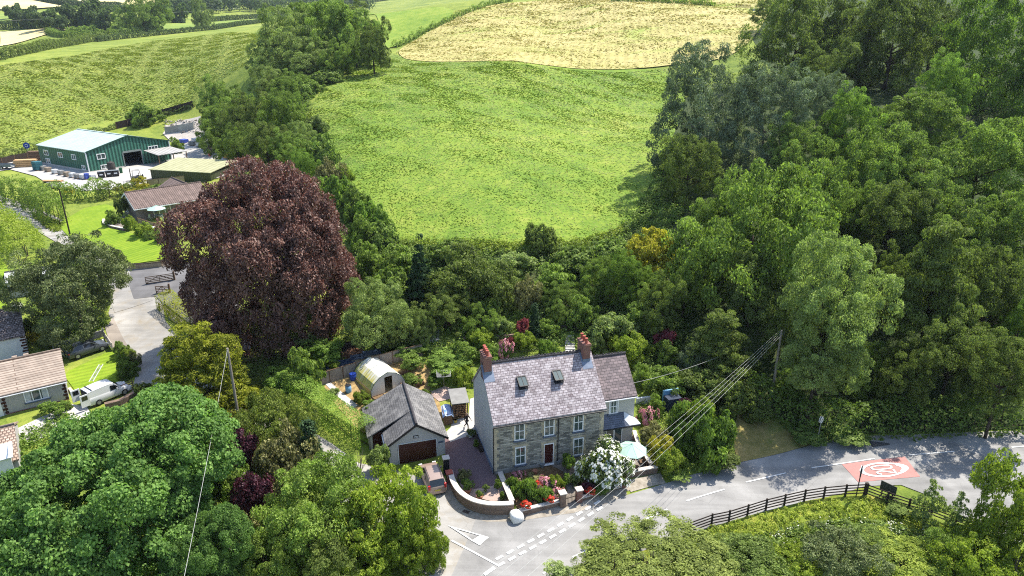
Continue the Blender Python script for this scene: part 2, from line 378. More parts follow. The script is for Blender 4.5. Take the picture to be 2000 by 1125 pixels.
patch('bungalow_drive', wpoly([(262,585),(305,580),(322,600),(330,625),(360,640),(420,640),(470,600),(430,520),(345,512),(300,517),(258,520),(250,550)]), A_drive, .10, 1.2)
patch('apron', wpoly([(205,640),(222,622),(240,660),(265,700),(262,730),(232,700),(215,672)]), asphalt('old_apron', (.27,.235,.20)), .06, 1.2)
patch('yard', wpoly([(-40,340),(0,318),(60,316),(75,300),(150,285),(300,285),(345,285),(360,285),(350,262),(380,240),(392,236),(405,270),(470,300),(480,330),(420,350),(300,352),(295,358),(230,372),(150,374),(100,364),(70,345),(20,332)]), asphalt('yard_concrete', (.44,.42,.39), .75, 1.15), .15, 2.)
patch('far_track', [(112,296),(124,322),(150,330),(152,308),(132,292)], CONC, .8, 5.)
# pavement grit along the foot of the front walls
patch('roadside_grit', wpoly([(1225,966),(1185,985),(1120,1003),(1015,1018),(1000,1010),(1110,985),(1170,965),(1218,952)]), A_edge, .068, 1.)
patch('roadside_grit', wpoly([(1232,962),(1300,943),(1290,932),(1225,948)]), A_edge, .068, 1.)

def mark(polys, name, label, cat, m=PAINT, off=.09, group=None):
    mb = MB()
    for pl in polys:
        b = dens(pl, 1.0); zs = [H(*p) + off for p in b]
        mb.add([(p[0], p[1], z) for p, z in zip(b, zs)], [tuple(range(len(b)))])
    o = mb.build(name, m); return tag(o, label, cat, group)
def dash(p, q, w=.13):
    a, b = Vector(at(*p)[:2]), Vector(at(*q)[:2]); d = (b - a).normalized(); n = Vector((-d.y, d.x)) * w / 2
    return [tuple(a + n), tuple(a - n), tuple(b - n), tuple(b + n)]
for i, (p, q, t) in enumerate([((1118,1090),(1162,1068),'beside the round bush at the bottom edge'),((1250,1021),(1303,996),'between the front garden wall and the bottom bush'),((1340,980),(1415,957),'in the leafy shade edge near the dry grass'),((1457,943),(1535,925),'crossing the tree shadow below the dry grass'),((1775,890),(1863,883),'just past the red surface, running into shade'),((1975,875),(2040,869),'in deep shade at the right edge'),((1060,1122),(1092,1104),'nearest the bottom edge by the small sprig')]):
    mark([dash(p, q)], 'centre_line_dash', 'white painted centre line dash ' + t, 'road marking', group='centre line dashes of the main road')
mark([dash((1585,915),(1708,897))], 'centre_line_dash', 'long white painted line touching the corner of the red road surface', 'road marking', group='centre line dashes of the main road')
mark([dash((882,1057),(973,1106), .16)], 'edge_line', 'long white line across the lane mouth to the give way dashes', 'road marking')
mark([dash((946,1124),(966,1110), .3)], 'short_line', 'short white bar at the bottom edge left of the main road', 'road marking')
def arr(p): return [Vector(at(*q)[:2]) for q in p]
a, b, c, c2 = arr([(875,1028),(955,1051),(937,1067),(921,1058)])
mark([[tuple(v) for v in q] for q in ([a, a.lerp(b, .03) + (c-a)*.12, b.lerp(a, .02)*1, b], )][:0] + [[tuple(a), tuple(b), tuple(b.lerp(c2, .14)), tuple(a.lerp(c2, .14))], [tuple(b.lerp(a, .2)), tuple(b), tuple(c), tuple(c2.lerp(a, .0))], [tuple(a.lerp(b, .13)), tuple(a), tuple(c2), tuple(c2.lerp(b, .10))]], 'give_way_triangle', 'white painted give way triangle on the lane mouth', 'road marking', off=.1)
gw = [((966,1105),(1188,983))]
a0, b0 = arr([(972,1107),(1183,988)])
nseg = 11
for row, (sx, nm) in enumerate(((0, 'outer'), (1, 'inner'))):
    dd = (b0 - a0).normalized(); nn = Vector((-dd.y, dd.x)); L = (b0 - a0).length
    for k in range(nseg):
        t0 = (k + (.28 if row else .0)) / nseg; t1 = t0 + .64 / nseg
        o = nn * (.62 if row else 0); w = nn * .12
        q = [a0.lerp(b0, t0) + o - w, a0.lerp(b0, t1) + o - w, a0.lerp(b0, t1) + o + w, a0.lerp(b0, t0) + o + w]
        mark([[tuple(v) for v in q]], 'give_way_dash', ('give way dash, main road row, ' if row == 0 else 'give way dash, garden wall row, ') + ['closest to the bottom edge', 'beside the lane edge line', 'third up from the bottom edge', 'fourth up from the bottom edge', 'level with the give way triangle', 'just right of the triangle', 'in the middle of the row', 'below the white sack', 'below the garden wall with red flowers', 'below the iron gate', 'nearest the gate pier'][k], 'road marking', group='double give way dashes across the lane mouth')
# 20 roundel
q = arr([(1644,908),(1767,893),(1797,932),(1676,943)])
mark([[tuple(v) for v in q]], 'red_road_patch', 'red painted road surface carrying the white 20 roundel', 'road marking', REDP, .075)
def quadmap(u, v):     # u along the road 0..1, v from far edge to near edge
    p = q[0].lerp(q[1], u).lerp(q[3].lerp(q[2], u), v); return (p.x, p.y, H(p.x, p.y) + .1)
mb = MB()
def stroke(mb, pts, w, closed=False):
    n = len(pts)
    for i in range(n if closed else n - 1):
        a = Vector(pts[i]); b = Vector(pts[(i+1) % n]); d = b - a
        if d.length < 1e-6: continue
        # widths in uv: the patch is about 5.4 m by 3.2 m
        dm = Vector((d.x * 5.4, d.y * 3.2)); nm = Vector((-dm.y, dm.x)).normalized() * w / 2; nuv = Vector((nm.x / 5.4, nm.y / 3.2)); e = Vector((dm.x, dm.y)).normalized() * w * .3; euv = Vector((e.x / 5.4, e.y / 3.2))
        mb.add([quadmap(*(a - euv + nuv)), quadmap(*(a - euv - nuv)), quadmap(*(b + euv - nuv)), quadmap(*(b + euv + nuv))], [(0, 1, 2, 3)])
ring = []
for k in range(40):
    t = 2 * math.pi * k / 40; ring.append((.53 + .37 * math.cos(t) * (1.08 if math.cos(t) > 0 else 1), .52 + .37 * math.sin(t) * (1 - .22 * max(0, math.cos(t)))))
mbr = MB()
for k in range(40):
    a = ring[k]; b = ring[(k+1) % 40]; ca = .82 - (.1 if math.cos(2*math.pi*k/40) > .8 else 0); cb = .82 - (.1 if math.cos(2*math.pi*(k+1)/40) > .8 else 0)
    i = lambda p, s_: (.53 + (p[0] - .53) * s_, .52 + (p[1] - .52) * s_)
    mbr.add([quadmap(*a), quadmap(*b), quadmap(*i(b, cb)), quadmap(*i(a, ca))], [(0, 1, 2, 3)])
tag(mbr.build('roundel_ring', PAINT), 'white oval speed limit ring on the red road surface', 'road marking')
for nm, pts, cl, lab in (('road_numeral', [(.40,.33),(.37,.38),(.37,.44),(.41,.49),(.46,.50),(.60,.50),(.655,.49),(.68,.44),(.68,.38),(.65,.33),(.60,.32),(.46,.32)], True, 'white painted digit 0 inside the road roundel'),
                         ('road_numeral', [(.44,.73),(.40,.70),(.395,.64),(.43,.585),(.48,.585),(.52,.61),(.60,.68),(.675,.735),(.675,.57)], False, 'white painted digit 2 inside the road roundel')):
    mb = MB(); stroke(mb, pts, .16, cl); tag(mb.build(nm, PAINT), lab, 'road marking', 'digits of the painted speed limit')
patch('dry_grass', wpoly([(1440,905),(1430,850),(1440,810),(1470,800),(1510,815),(1560,845),(1612,858),(1575,872),(1520,888)]), G['drygrass'], .10, 1.)
patch('verge', low_edge[2:9][::-1] + wpoly([(1120,1190),(1500,1180),(1800,1180),(1900,1130),(1860,1035),(1775,990),(1692,966)]), G['verge'], .05, 1.2)
patch('lawn', wpoly([(112,440),(135,425),(165,408),(205,400),(225,405),(210,430),(212,445),(250,455),(285,463),(330,472),(345,490),(335,507),(270,515),(225,517),(150,480)]), G['lawn'], .12, 1.2)
patch('lawn', wpoly([(126,735),(135,725),(207,690),(222,688),(236,712),(236,748),(180,752),(150,768)]), G['lawn'], .08, .8)
patch('lawn', wpoly([(-20,500),(5,505),(30,560),(20,600),(-20,605)]), G['lawn'], .08, 1.)
# ------------------------------------------------------------------ materials for buildings
B = {}
B['stone'] = brick('grey_rubble_stone', (.105,.105,.096), (.42,.40,.345), (.25,.235,.20), .62, .17, .018, .9, .9, .2, .10, [((.12,.11,.10), 1.6, .56, .75, (1, 2.5, 1))])
B['quoin'] = brick('buff_stone_blocks', (.46,.40,.29), (.36,.31,.22), (.28,.25,.2), .32, .24, .012, .3, .9)
B['render'] = mat('grey_render', (.45,.445,.44), (.39,.385,.38), 1.1, .9, .15, 0, .12, 40)
B['cream'] = mat('cream_render', (.46,.435,.385), (.40,.38,.335), 1.1, .9, .15, 0, .12, 40)
B['pebble'] = mat('pebbledash', (.45,.43,.41), (.33,.315,.30), 22, .95, .1, 0, .4, 60)
B['white'] = mat('white_paint', (.80,.80,.79), (.72,.72,.71), 2, .5)
B['offwhite'] = mat('whitewashed_wall', (.62,.64,.66), (.5,.52,.54), 1.5, .85)
B['slate'] = brick('weathered_slate', (.42,.375,.388), (.20,.165,.175), (.115,.09,.10), .38, .23, .024, .8, .62, .45, 0, [((.085,.05,.055), 2.4, .56, .66, (2.8, .8, 1)), ((.44,.40,.41), 1.3, .52, .74, (1.5, 1, 1))])
B['slate_dark'] = brick('brown_slate', (.23,.175,.175), (.11,.085,.088), (.05,.04,.04), .45, .28, .024, .5, .65, .4, 0, [((.36,.32,.32), 3.2, .63, .72, (2.4, 1.1, 1))])
B['slate_grey'] = brick('grey_garage_slate', (.175,.17,.168), (.10,.097,.10), (.045,.045,.045), .42, .24, .022, .5, .6, .4, 0, [((.26,.25,.24), .8, .5, .75, (1, .7, 1))])
B['slate_blue'] = brick('blue_slate', (.10,.12,.17), (.06,.075,.11), (.025,.03,.04), .30, .20, .014, .5, .55, .45)
B['tile_brown'] = brick('brown_concrete_tile', (.245,.18,.155), (.19,.14,.12), (.07,.05,.045), .33, .30, .05, .6, .85, .2, 0, None, 0.)
B['tile_buff'] = brick('buff_concrete_tile', (.36,.30,.245), (.30,.245,.20), (.16,.115,.09), 9., .32, .05, .6, .85, .2, 0, [((.30,.20,.14), 3., .55, .75, (1, 4, 1))])
B['tile_dark'] = brick('mossy_dark_tile', (.20,.16,.15), (.12,.10,.095), (.04,.035,.03), .3, .28, .04, .6, .9, .2, 0, [((.34,.30,.29), 3., .55, .62, (1, 1, 1))])
B['redbrick'] = brick('red_brick', (.25,.075,.05), (.16,.05,.04), (.28,.22,.18), .22, .075, .012, .4, .9)
B['brownbrick'] = brick('brown_wall_stone', (.25,.165,.115), (.13,.085,.065), (.22,.18,.15), .30, .11, .016, .7, .92, .2, .06)
B['coping'] = mat('pale_coping', (.62,.56,.50), (.46,.41,.36), 2.5, .9, .2, 0, .2, 20)
B['pot'] = mat('red_clay_pot', (.36,.085,.06), (.26,.065,.045), 5, .8)
B['lead'] = mat('lead_flashing', (.17,.21,.28), (.12,.15,.21), 3, .6, .4)
B['blackp'] = mat('black_plastic', (.012,.012,.014), (.02,.02,.022), 4, .5)
B['ridge'] = mat('dark_ridge_tile', (.06,.055,.06), (.035,.032,.035), 5, .8)
B['sill'] = mat('blue_slate_sill', (.09,.12,.17), (.07,.09,.13), 4, .6)
B['maroon'] = mat('maroon_paint', (.045,.009,.009), (.035,.007,.007), 3, .45)
B['wood'] = mat('brown_timber', (.16,.10,.06), (.10,.062,.04), 6, .85, .2, 0, .3, 30)
B['darkwood'] = mat('creosoted_timber', (.028,.02,.017), (.045,.032,.026), 6, .85, .2, 0, .3, 30)
B['fencew'] = brick('grey_board_fence', (.30,.25,.20), (.23,.19,.155), (.07,.055,.045), .14, 6., .01, .4, .9)
B['palewood'] = brick('pale_board', (.42,.33,.22), (.34,.26,.17), (.14,.10,.06), 4., .18, .014, .4, .85)
B['timber'] = mat('fresh_sawn_timber', (.55,.34,.16), (.42,.25,.12), 3, .8)
B['curtain'] = mat('net_curtain', (.55,.56,.56), (.40,.42,.44), 2.5, .9)
B['mint'] = mat('mint_canvas', (.36,.51,.44), (.33,.47,.405), 2, .85)
B['metal'] = mat('grey_metal', (.35,.36,.37), (.25,.26,.27), 5, .45, .5, .6)
B['grey'] = mat('grey_plastic', (.17,.19,.20), (.13,.145,.155), 3, .6)
B['bluepl'] = mat('blue_plastic', (.02,.06,.35), (.015,.05,.28), 3, .5)
B['paleblue'] = mat('faded_blue_plastic', (.16,.33,.52), (.12,.26,.42), 3, .55)
B['redfl'] = mat('red_petal', (.60,.035,.02), (.45,.02,.015), 8, .7)
B['pinkfl'] = mat('pink_petal', (.70,.28,.36), (.55,.2,.28), 8, .7)
B['terr'] = mat('terracotta', (.34,.15,.09), (.25,.10,.06), 6, .85)
B['tyre'] = mat('tyre_rubber', (.012,.012,.012), (.02,.02,.02), 8, .8)
B['gravelp'] = mat('purple_gravel', (.20,.135,.135), (.125,.085,.09), 26, .95, .1, 0, .5, 60)
B['gravelk'] = mat('pink_gravel', (.50,.38,.32), (.36,.26,.22), 26, .95, .1, 0, .5, 60)
B['flag'] = brick('stone_flags', (.50,.45,.39), (.40,.36,.31), (.2,.17,.14), .6, .6, .015, .2, .9)
B['ply'] = mat('felt_roof', (.24,.235,.22), (.18,.175,.165), 2, .9)
B['red'] = mat('red_plastic', (.45,.02,.02), (.35,.015,.015), 4, .4)
B['sack'] = mat('white_woven_sack', (.74,.74,.72), (.62,.62,.60), 3, .7, .2, 0, .4, 14)
def glassm(name, c=(.02,.025,.03), rough=.06):
    s = NT(name); s.base(c); return s.fin(rough, .7)
B['glass'] = glassm('window_glass', (.06,.085,.08)); B['carglass'] = glassm('tinted_car_glass', (.01,.012,.015), .04); B['skyglass'] = glassm('rooflight_glass', (.05,.08,.08), .12)
def ribbed(name, c, c2, pitch, depth=.5, spec=.4, rough=.5, axis=0):
    s = NT(name); co = s.coord('UV'); sx = s.n('ShaderNodeSeparateXYZ'); s.l(co, sx.inputs[0])
    f = s.math('FRACT', s.math('MULTIPLY', sx.outputs[axis], 1 / pitch)); t = s.math('ABSOLUTE', s.math('SUBTRACT', f, .5))
    h = s.ramp(t, [(.18, 0.), (.32, 1.)]); nz = s.noise(s.coord(), .8, 4)
    s.base(s.mix(1., s.mix(h, c, c2), s.ramp(nz, [(.3, (.85,) * 3), (.7, (1.12,) * 3)]), 'MULTIPLY')); s.bump(h, depth, .06)
    return s.fin(rough, spec)
B['gwall'] = ribbed('dark_green_cladding', (.012,.075,.05), (.03,.13,.085), .9, .8)
B['gwall2'] = ribbed('green_gable_cladding', (.010,.06,.04), (.05,.17,.12), .75, .9)
B['groof'] = ribbed('pale_green_roof_sheet', (.33,.41,.39), (.37,.45,.43), 1.0, .35, .3, .7)
B['olive'] = ribbed('olive_cladding', (.035,.045,.015), (.055,.065,.025), .5, .5)
B['oroof'] = ribbed('lichen_roof_sheet', (.29,.29,.16), (.35,.345,.21), 1.1, .4, .2, .9)
B['tinroof'] = ribbed('rusted_grey_sheet', (.36,.35,.335), (.24,.235,.23), .8, .5, .3, .7)
B['ppoly'] = None

# ------------------------------------------------------------------ building helpers
def gable(name, z0, W_, D, Hh, R, mats, parent=None, ov=.28, verge=.12, th=.14, x0=0., y0=0., ax='x', wallname='wall', roofname='roof', base=-1.2, gmat=None):
    "walls with two gables + pitched roof.  ax='x': ridge along x.  local coordinates"
    def P(a, b, c): return (x0 + a, y0 + b, z0 + c) if ax == 'x' else (x0 + b, y0 + a, z0 + c)
    L, S = (W_, D) if ax == 'x' else (D, W_)
    w = MB()
    for a in (0, L): pass
    prof = [(0, base), (S, base), (S, Hh), (S / 2, Hh + R), (0, Hh)]
    w.add([P(0, b, c) for b, c in prof] + [P(L, b, c) for b, c in prof], [(4,3,2,1,0), (5,6,7,8,9)] , 1 if gmat else 0)
    w.add([P(0, 0, base), P(L, 0, base), P(L, 0, Hh), P(0, 0, Hh), P(0, S, base), P(L, S, base), P(L, S, Hh), P(0, S, Hh)], [(0,1,2,3), (5,4,7,6)])
    wo = w.build(wallname, [mats[0]] + ([gmat] if gmat else []), parent)
    r = MB(); sl = R / (S / 2)
    for sgn in (0, 1):
        f = (lambda b: b) if sgn == 0 else (lambda b: S - b)
        e = [(-verge, -ov, Hh - ov * sl), (L + verge, -ov, Hh - ov * sl), (L + verge, S / 2, Hh + R), (-verge, S / 2, Hh + R)]
        lo = [P(a, f(b), c + .02) for a, b, c in e]; hi = [P(a, f(b), c + .02 + th) for a, b, c in e]
        r.add(lo + hi, [(0,1,2,3), (7,6,5,4), (0,4,5,1), (1,5,6,2), (3,2,6,7), (0,3,7,4)])
    ro = r.build(roofname, mats[1], parent)
    rd = MB(); a0, a1 = P(-verge - .01, S / 2, Hh + R + th + .03), P(L + verge + .01, S / 2, Hh + R + th + .03); rd.tube([a0, a1], .12, 8)
    rg = rd.build('ridge', B['ridge'] if len(mats) < 3 else mats[2], ro)
    return wo, ro
def window(parent, x0, x1, z0, z1, face, name='window', cols=2, rows=2, depth=.09, frame=None, curtain=True, sill=None, bar=.045, fr=.07):
    "face(x, off, z) -> local point; off is outwards"
    b = MB(); frame = frame or B['white']
    def bx(a0, a1, c0, c1, o0, o1, mi=0, m=None):
        mm = m or b; v = [face(a, o, c) for o in (o0, o1) for a, c in ((a0, c0), (a1, c0), (a1, c1), (a0, c1))]
        mm.add(v, [(0,1,2,3), (7,6,5,4), (0,4,5,1), (1,5,6,2), (2,6,7,3), (3,7,4,0)], mi)
    bx(x0, x1, z0, z0 + fr, .0, depth); bx(x0, x1, z1 - fr, z1, .0, depth); bx(x0, x0 + fr, z0 + fr, z1 - fr, .0, depth); bx(x1 - fr, x1, z0 + fr, z1 - fr, .0, depth)
    for i in range(1, cols):
        xx = x0 + (x1 - x0) * i / cols; bx(xx - bar / 2, xx + bar / 2, z0 + fr, z1 - fr, .0, depth * .8)
    for i in range(1, rows):
        zz = z0 + (z1 - z0) * i / rows; bw = bar * (1.5 if rows == 2 else 1); bx(x0 + fr, x1 - fr, zz - bw / 2, zz + bw / 2, .0, depth * .75)
    o = b.build(name, frame, parent)
    g = MB(); bx(x0 + fr * .5, x1 - fr * .5, z0 + fr * .5, z1 - fr * .5, -.02, .025, 0, g); g.build('pane', B['glass'], o)
    if curtain:
        w_ = (x1 - x0)
        for a0, a1 in ((x0 + fr, x0 + w_ * .26), (x1 - w_ * .26, x1 - fr)): c = MB(); bx(a0, a1, z0 + fr, z1 - fr, .026, .03, 0, c); c.build('curtain', B['curtain'], o)
    if sill:
        s = MB(); bx(x0 - .1, x1 + .1, z0 - .12, z0 - .004, .0, depth + .10, 0, s); s.build('sill', sill, o)
    return o
def boxf(mb, face, a0, a1, c0, c1, o0, o1, mi=0):
    v = [face(a, o, c) for o in (o0, o1) for a, c in ((a0, c0), (a1, c0), (a1, c1), (a0, c1))]
    mb.add(v, [(0,1,2,3), (7,6,5,4), (0,4,5,1), (1,5,6,2), (2,6,7,3), (3,7,4,0)], mi)

# ------------------------------------------------------------------ the stone house
HG = Vector((-1.586, 51.073, 0)); HYAW = .278; HW, HD, HE, HR = 10.34, 7.82, 5.3, 3.59
house = thing('stone_house', 'grey stone house with pale slate roof, two red brick chimneys and maroon door', 'house', HG, HYAW)
w = MB(); base = -1.3
w.add([(0,0,base),(HW,0,base),(HW,0,HE),(0,0,HE)], [(0,1,2,3)], 0)
pr = [(0,base),(HD,base),(HD,HE),(HD/2,HE+HR),(0,HE)]
w.add([(0,b,c) for b,c in pr], [(4,3,2,1,0)], 1); w.add([(HW,b,c) for b,c in pr], [(0,1,2,3,4)], 1); w.add([(0,HD,base),(HW,HD,base),(HW,HD,HE),(0,HD,HE)], [(3,2,1,0)], 1)
w.build('wall', [B['stone'], B['render']], house)
mb = MB(); mb.box(-.06,.3,-1.0,-.005,HD,.38); mb.build('plinth', B['lead'], house)
mb = MB(); mb.box(.35, -.05, -1.0, HW-.02, -.004, .32); mb.build('plinth', mat('grey_plinth', (.27,.265,.25), (.2,.195,.18), 2), house)
ff = lambda x, o, z: (x, -o, z)
for side in (0, 1):        # quoins at both front corners, a stone surround to each opening
    q = MB()
    for k in range(14):
        z = .32 + k * .355
        if z > 5.1: break
        wd_ = .42 if k % 2 else .26
        if side: boxf(q, ff, HW - wd_, HW + .004, z, z + .357, .004, .022)
        else: boxf(q, ff, -.004, wd_, z, z + .357, .004, .022)
    q.build('quoins', B['quoin'], house)
for (x0, x1, z0, z1) in ((1.85,2.8,3.18,4.99),(4.6,5.56,3.16,4.98),(7.38,8.33,3.15,4.99),(1.93,2.9,.62,2.45),(7.43,8.43,.57,2.39)):
    n = 5; q = MB()
    for k in range(n):
        z = z0 + (z1 - z0) * k / n; e = .26 if k % 2 else .15
        boxf(q, ff, x0 - e, x0 - .003, z, z + (z1 - z0) / n + .003, .004, .02); boxf(q, ff, x1 + .003, x1 + e, z, z + (z1 - z0) / n + .003, .004, .02)
    boxf(q, ff, x0 - .26, x1 + .26, z1 + .003, min(z1 + .24, 5.22), .004, .024)
    q.build('window_surround', B['quoin'], house)
q = MB()
for k in range(6):
    z = .1 + k * .37; e = .24 if k % 2 else .15; boxf(q, ff, 4.62 - e, 4.615, z, z + .372, .004, .02); boxf(q, ff, 5.55, 5.55 + e, z, z + .372, .004, .02)
boxf(q, ff, 4.38, 5.8, 2.322, 2.55, .004, .024)
q.build('door_surround', B['quoin'], house)
for (x0, x1, z0, z1) in ((1.85,2.8,3.18,4.99),(4.6,5.56,3.16,4.98),(7.38,8.33,3.15,4.99),(1.93,2.9,.62,2.45),(7.43,8.43,.57,2.39)):
    window(house, x0, x1, z0, z1, ff, sill=B['sill'], rows=2, curtain=False, fr=.085, bar=.04)
d = MB(); boxf(d, ff, 4.68, 5.49, .22, 2.24, .0, .05)
for a, b2, c, e in ((4.76,5.05,1.25,2.1),(5.12,5.41,1.25,2.1),(4.76,5.05,.35,1.05),(5.12,5.41,.35,1.05)): boxf(d, ff, a, b2, c, e, .05, .065)
do = d.build('door', B['maroon'], house); hmb = MB(); boxf(hmb, ff, 5.36, 5.42, 1.1, 1.18, .065, .12); hmb.build('handle', B['metal'], do)
mb = MB(); boxf(mb, ff, 4.62, 4.68, .2, 2.32, .0, .07); boxf(mb, ff, 5.49, 5.55, .2, 2.32, .0, .07); boxf(mb, ff, 4.68, 5.49, 2.24, 2.32, .0, .07); boxf(mb, ff, 4.6, 5.57, .12, .2, .0, .22); mb.build('door_frame', B['white'], house)
# roof
sl = HR / (HD / 2); r = MB(); th = .16; ov = .3; vg = .1
for sgn in (0, 1):
    f = (lambda b: b) if sgn == 0 else (lambda b: HD - b)
    e = [(-vg, -ov, HE - ov * sl), (HW + vg, -ov, HE - ov * sl), (HW + vg, HD / 2, HE + HR), (-vg, HD / 2, HE + HR)]
    lo = [(a, f(b), c + .03) for a, b, c in e]; hi = [(a, f(b), c + .03 + th) for a, b, c in e]
    r.add(lo + hi, [(0,1,2,3), (7,6,5,4), (0,4,5,1), (1,5,6,2), (3,2,6,7), (0,3,7,4)])
roof = r.build('roof', B['slate'], house)
rc = MB(); rc.tube([(-.08, HD/2, HE+HR+.2), (HW+.08, HD/2, HE+HR+.2)], .13, 8)
for k in range(34): rc.box(.05 + k * .305, HD/2-.035, HE+HR+.28, .24 + k * .305, HD/2+.035, HE+HR+.40)
rc.build('ridge', B['ridge'], roof)
g = MB(); g.tube([(-.1, -.36, HE-.30), (HW+.1, -.36, HE-.30)], .065, 8); g.tube([(-.06,-.30,HE-.32),(-.06,-.1,HE-.5),(-.06,-.08,.1)], .045, 8); g.tube([(5.95,-.3,HE-.32),(5.95,-.06,HE-.5),(5.95,-.05,.1)], .04, 8); g.build('gutter', B['blackp'], house)
for cx, npot in ((.34, 4), (9.72, 3)):
    c = MB(); y0 = HD/2 - .78; c.box(cx-.34, y0, HE+2.2, cx+.34, y0+1.55, HE+HR+1.05); c.box(cx-.41, y0-.07, HE+HR+1.05, cx+.41, y0+1.62, HE+HR+1.13); c.box(cx-.37, y0-.03, HE+HR+1.13, cx+.37, y0+1.58, HE+HR+1.22)
    co = c.build('chimney', B['redbrick'], house)
    fl = MB(); zf = HE + (y0 - .12) * sl + .03 + th
    fl.add([(cx-.5, y0-.55, HE+(y0-.55)*sl+.22), (cx+.5, y0-.55, HE+(y0-.55)*sl+.22), (cx+.5, HD/2-.1, HE+HR-.1*sl+.23), (cx-.5, HD/2-.1, HE+HR-.1*sl+.23)], [(0,1,2,3)])
    fl.box(cx-.36, y0-.03, HE+y0*sl+.1, cx+.36, y0-.005, HE+y0*sl+.45); fl.build('flashing', B['lead'], co)
    for k in range(npot):
        p = MB(); yy = y0 + .22 + k * (1.12 / (npot - 1)); p.lathe([(.15, 0), (.13, .06), (.115, .42), (.15, .45), (.15, .52), (.1, .53)], 12, (cx, yy, HE+HR+1.22)); p.build('chimney_pot', B['pot'], co)
for cx, cy in ((3.24, 2.3), (6.61, 2.38)):     # top hung rooflights, propped open
    n = Vector((0, -sl, 1)).normalized(); u = Vector((0, 1, sl)).normalized(); o = Vector((cx, cy, HE + cy * sl + .03)) + n * th
    f = MB(); a = Vector((1, 0, 0)); hw, hl = .40, .56
    for p, q_ in ((-hl, -1), (hl, 1)): f.beam(o - a*hw + u*p + n*.03, o + a*hw + u*p + n*.03, .09, .12, 0, n)
    for s_ in (-1, 1): f.beam(o + a*hw*s_ - u*hl + n*.03, o + a*hw*s_ + u*hl + n*.03, .09, .12, 0, n)
    fo = f.build('rooflight', B['blackp'], house)
    dark_mb = MB(); dark_mb.add([o - a*hw - u*hl + n*.012, o + a*hw - u*hl + n*.012, o + a*hw + u*hl + n*.012, o - a*hw + u*hl + n*.012], [(0,1,2,3)]); dark_mb.build('dark_opening_sheet', B['blackp'], fo)  # black sheet on the uncut roof, the dark inside put into its colour
    hin = o + u * hl * .55 + n * .16; v = (-u * .80 + n * .30).normalized(); m = a.cross(v).normalized()
    sa = MB(); t0 = hin - v * .35; L = 1.15
    for p in (0, 1): sa.beam(t0 - a*hw + v*L*p, t0 + a*hw + v*L*p, .08, .07, 0, m)
    for s_ in (-1, 0, 1): sa.beam(t0 + a*hw*s_, t0 + a*hw*s_ + v*L, .08 if s_ else .04, .07, 0, m)
    so = sa.build('sash', B['blackp'], fo)
    gl = MB(); gl.add([t0 - a*hw, t0 + a*hw, t0 + a*hw + v*L, t0 - a*hw + v*L], [(0,1,2,3)]); gl.build('pane', B['skyglass'], so)
# side extension (same house)
EX0, EX1, EY0, EY1, EH, ERH = HW + .01, 13.95, 1.2, 6.9, 5.42, 8.05
w = MB(); pr = [(EY0,base),(EY1,base),(EY1,EH),((EY0+EY1)/2,ERH),(EY0,EH)]
w.add([(EX0,EY0,base),(EX1,EY0,base),(EX1,EY0,EH),(EX0,EY0,EH)], [(0,1,2,3)]); w.add([(EX1,b,c) for b,c in pr], [(0,1,2,3,4)]); w.add([(EX0,EY1,base),(EX1,EY1,base),(EX1,EY1,EH),(EX0,EY1,EH)], [(3,2,1,0)])
w.build('extension_wall', B['cream'], house)
esl = (ERH - EH) / ((EY1 - EY0) / 2); r = MB()
for sgn in (0, 1):
    f = (lambda b: EY0 + b) if sgn == 0 else (lambda b: EY1 - b)
    e = [(EX0, -.28, EH - .28*esl), (EX1+.1, -.28, EH - .28*esl), (EX1+.1, (EY1-EY0)/2, ERH), (EX0, (EY1-EY0)/2, ERH)]
    r.add([(a, f(b), c + .02) for a,b,c in e] + [(a, f(b), c + .16) for a,b,c in e], [(0,1,2,3), (7,6,5,4), (0,4,5,1), (1,5,6,2), (3,2,6,7), (0,3,7,4)])
ro = r.build('extension_roof', B['slate_dark'], house)
mb = MB(); mb.tube([(EX0, (EY0+EY1)/2, ERH+.19), (EX1+.12, (EY0+EY1)/2, ERH+.19)], .12, 8)
for k in range(11): mb.box(EX0 + .1 + k*.31, (EY0+EY1)/2-.03, ERH+.27, EX0 + .28 + k*.31, (EY0+EY1)/2+.03, ERH+.37)
mb.build('ridge', B['ridge'], ro)
mb = MB(); mb.tube([(EX0+.02, EY0-.34, EH-.27), (EX1+.12, EY0-.34, EH-.27)], .06, 8); mb.build('gutter', B['offwhite'], house)
fe = lambda x, o, z: (x, EY0 - o, z)
window(house, 11.32, 12.28, 3.62, 5.1, fe, sill=B['sill'])
fd = window(house, 11.15, 12.85, .12, 2.1, fe, 'french_door', 2, 1, .07, curtain=False, bar=.16, fr=.09)
c = MB(); zt, zb, yo = 3.62, 2.62, .95    # lean-to canopy with a hipped, lead-white end
c.add([(EX0, EY0, zt), (12.9, EY0, zt), (14.25, EY0 - yo, zb), (EX0, EY0 - yo, zb), (EX0, EY0 - yo, zb - .1), (14.25, EY0 - yo, zb - .1)], [(0,1,2,3), (3,2,5,4)])
co = c.build('canopy', B['slate_blue'], house)
c = MB(); c.add([(12.9, EY0, zt + .004), (14.25, EY0 - yo, zb + .004), (14.25, EY0, zb + .004), (14.25, EY0 - yo, zb - .1), (14.25, EY0, zb - .1), (13.1, EY0 - yo - .02, zb + .02), (12.75, EY0-yo*.55, zb+.47)], [(0,1,2), (1,3,4,2), (0,6,5,1)]); c.build('canopy_hip', B['offwhite'], co)
c = MB(); c.beam((EX0, EY0-yo-.03, zb-.1), (14.25, EY0-yo-.03, zb-.1), .07, .1); c.build('gutter', B['blackp'], co)

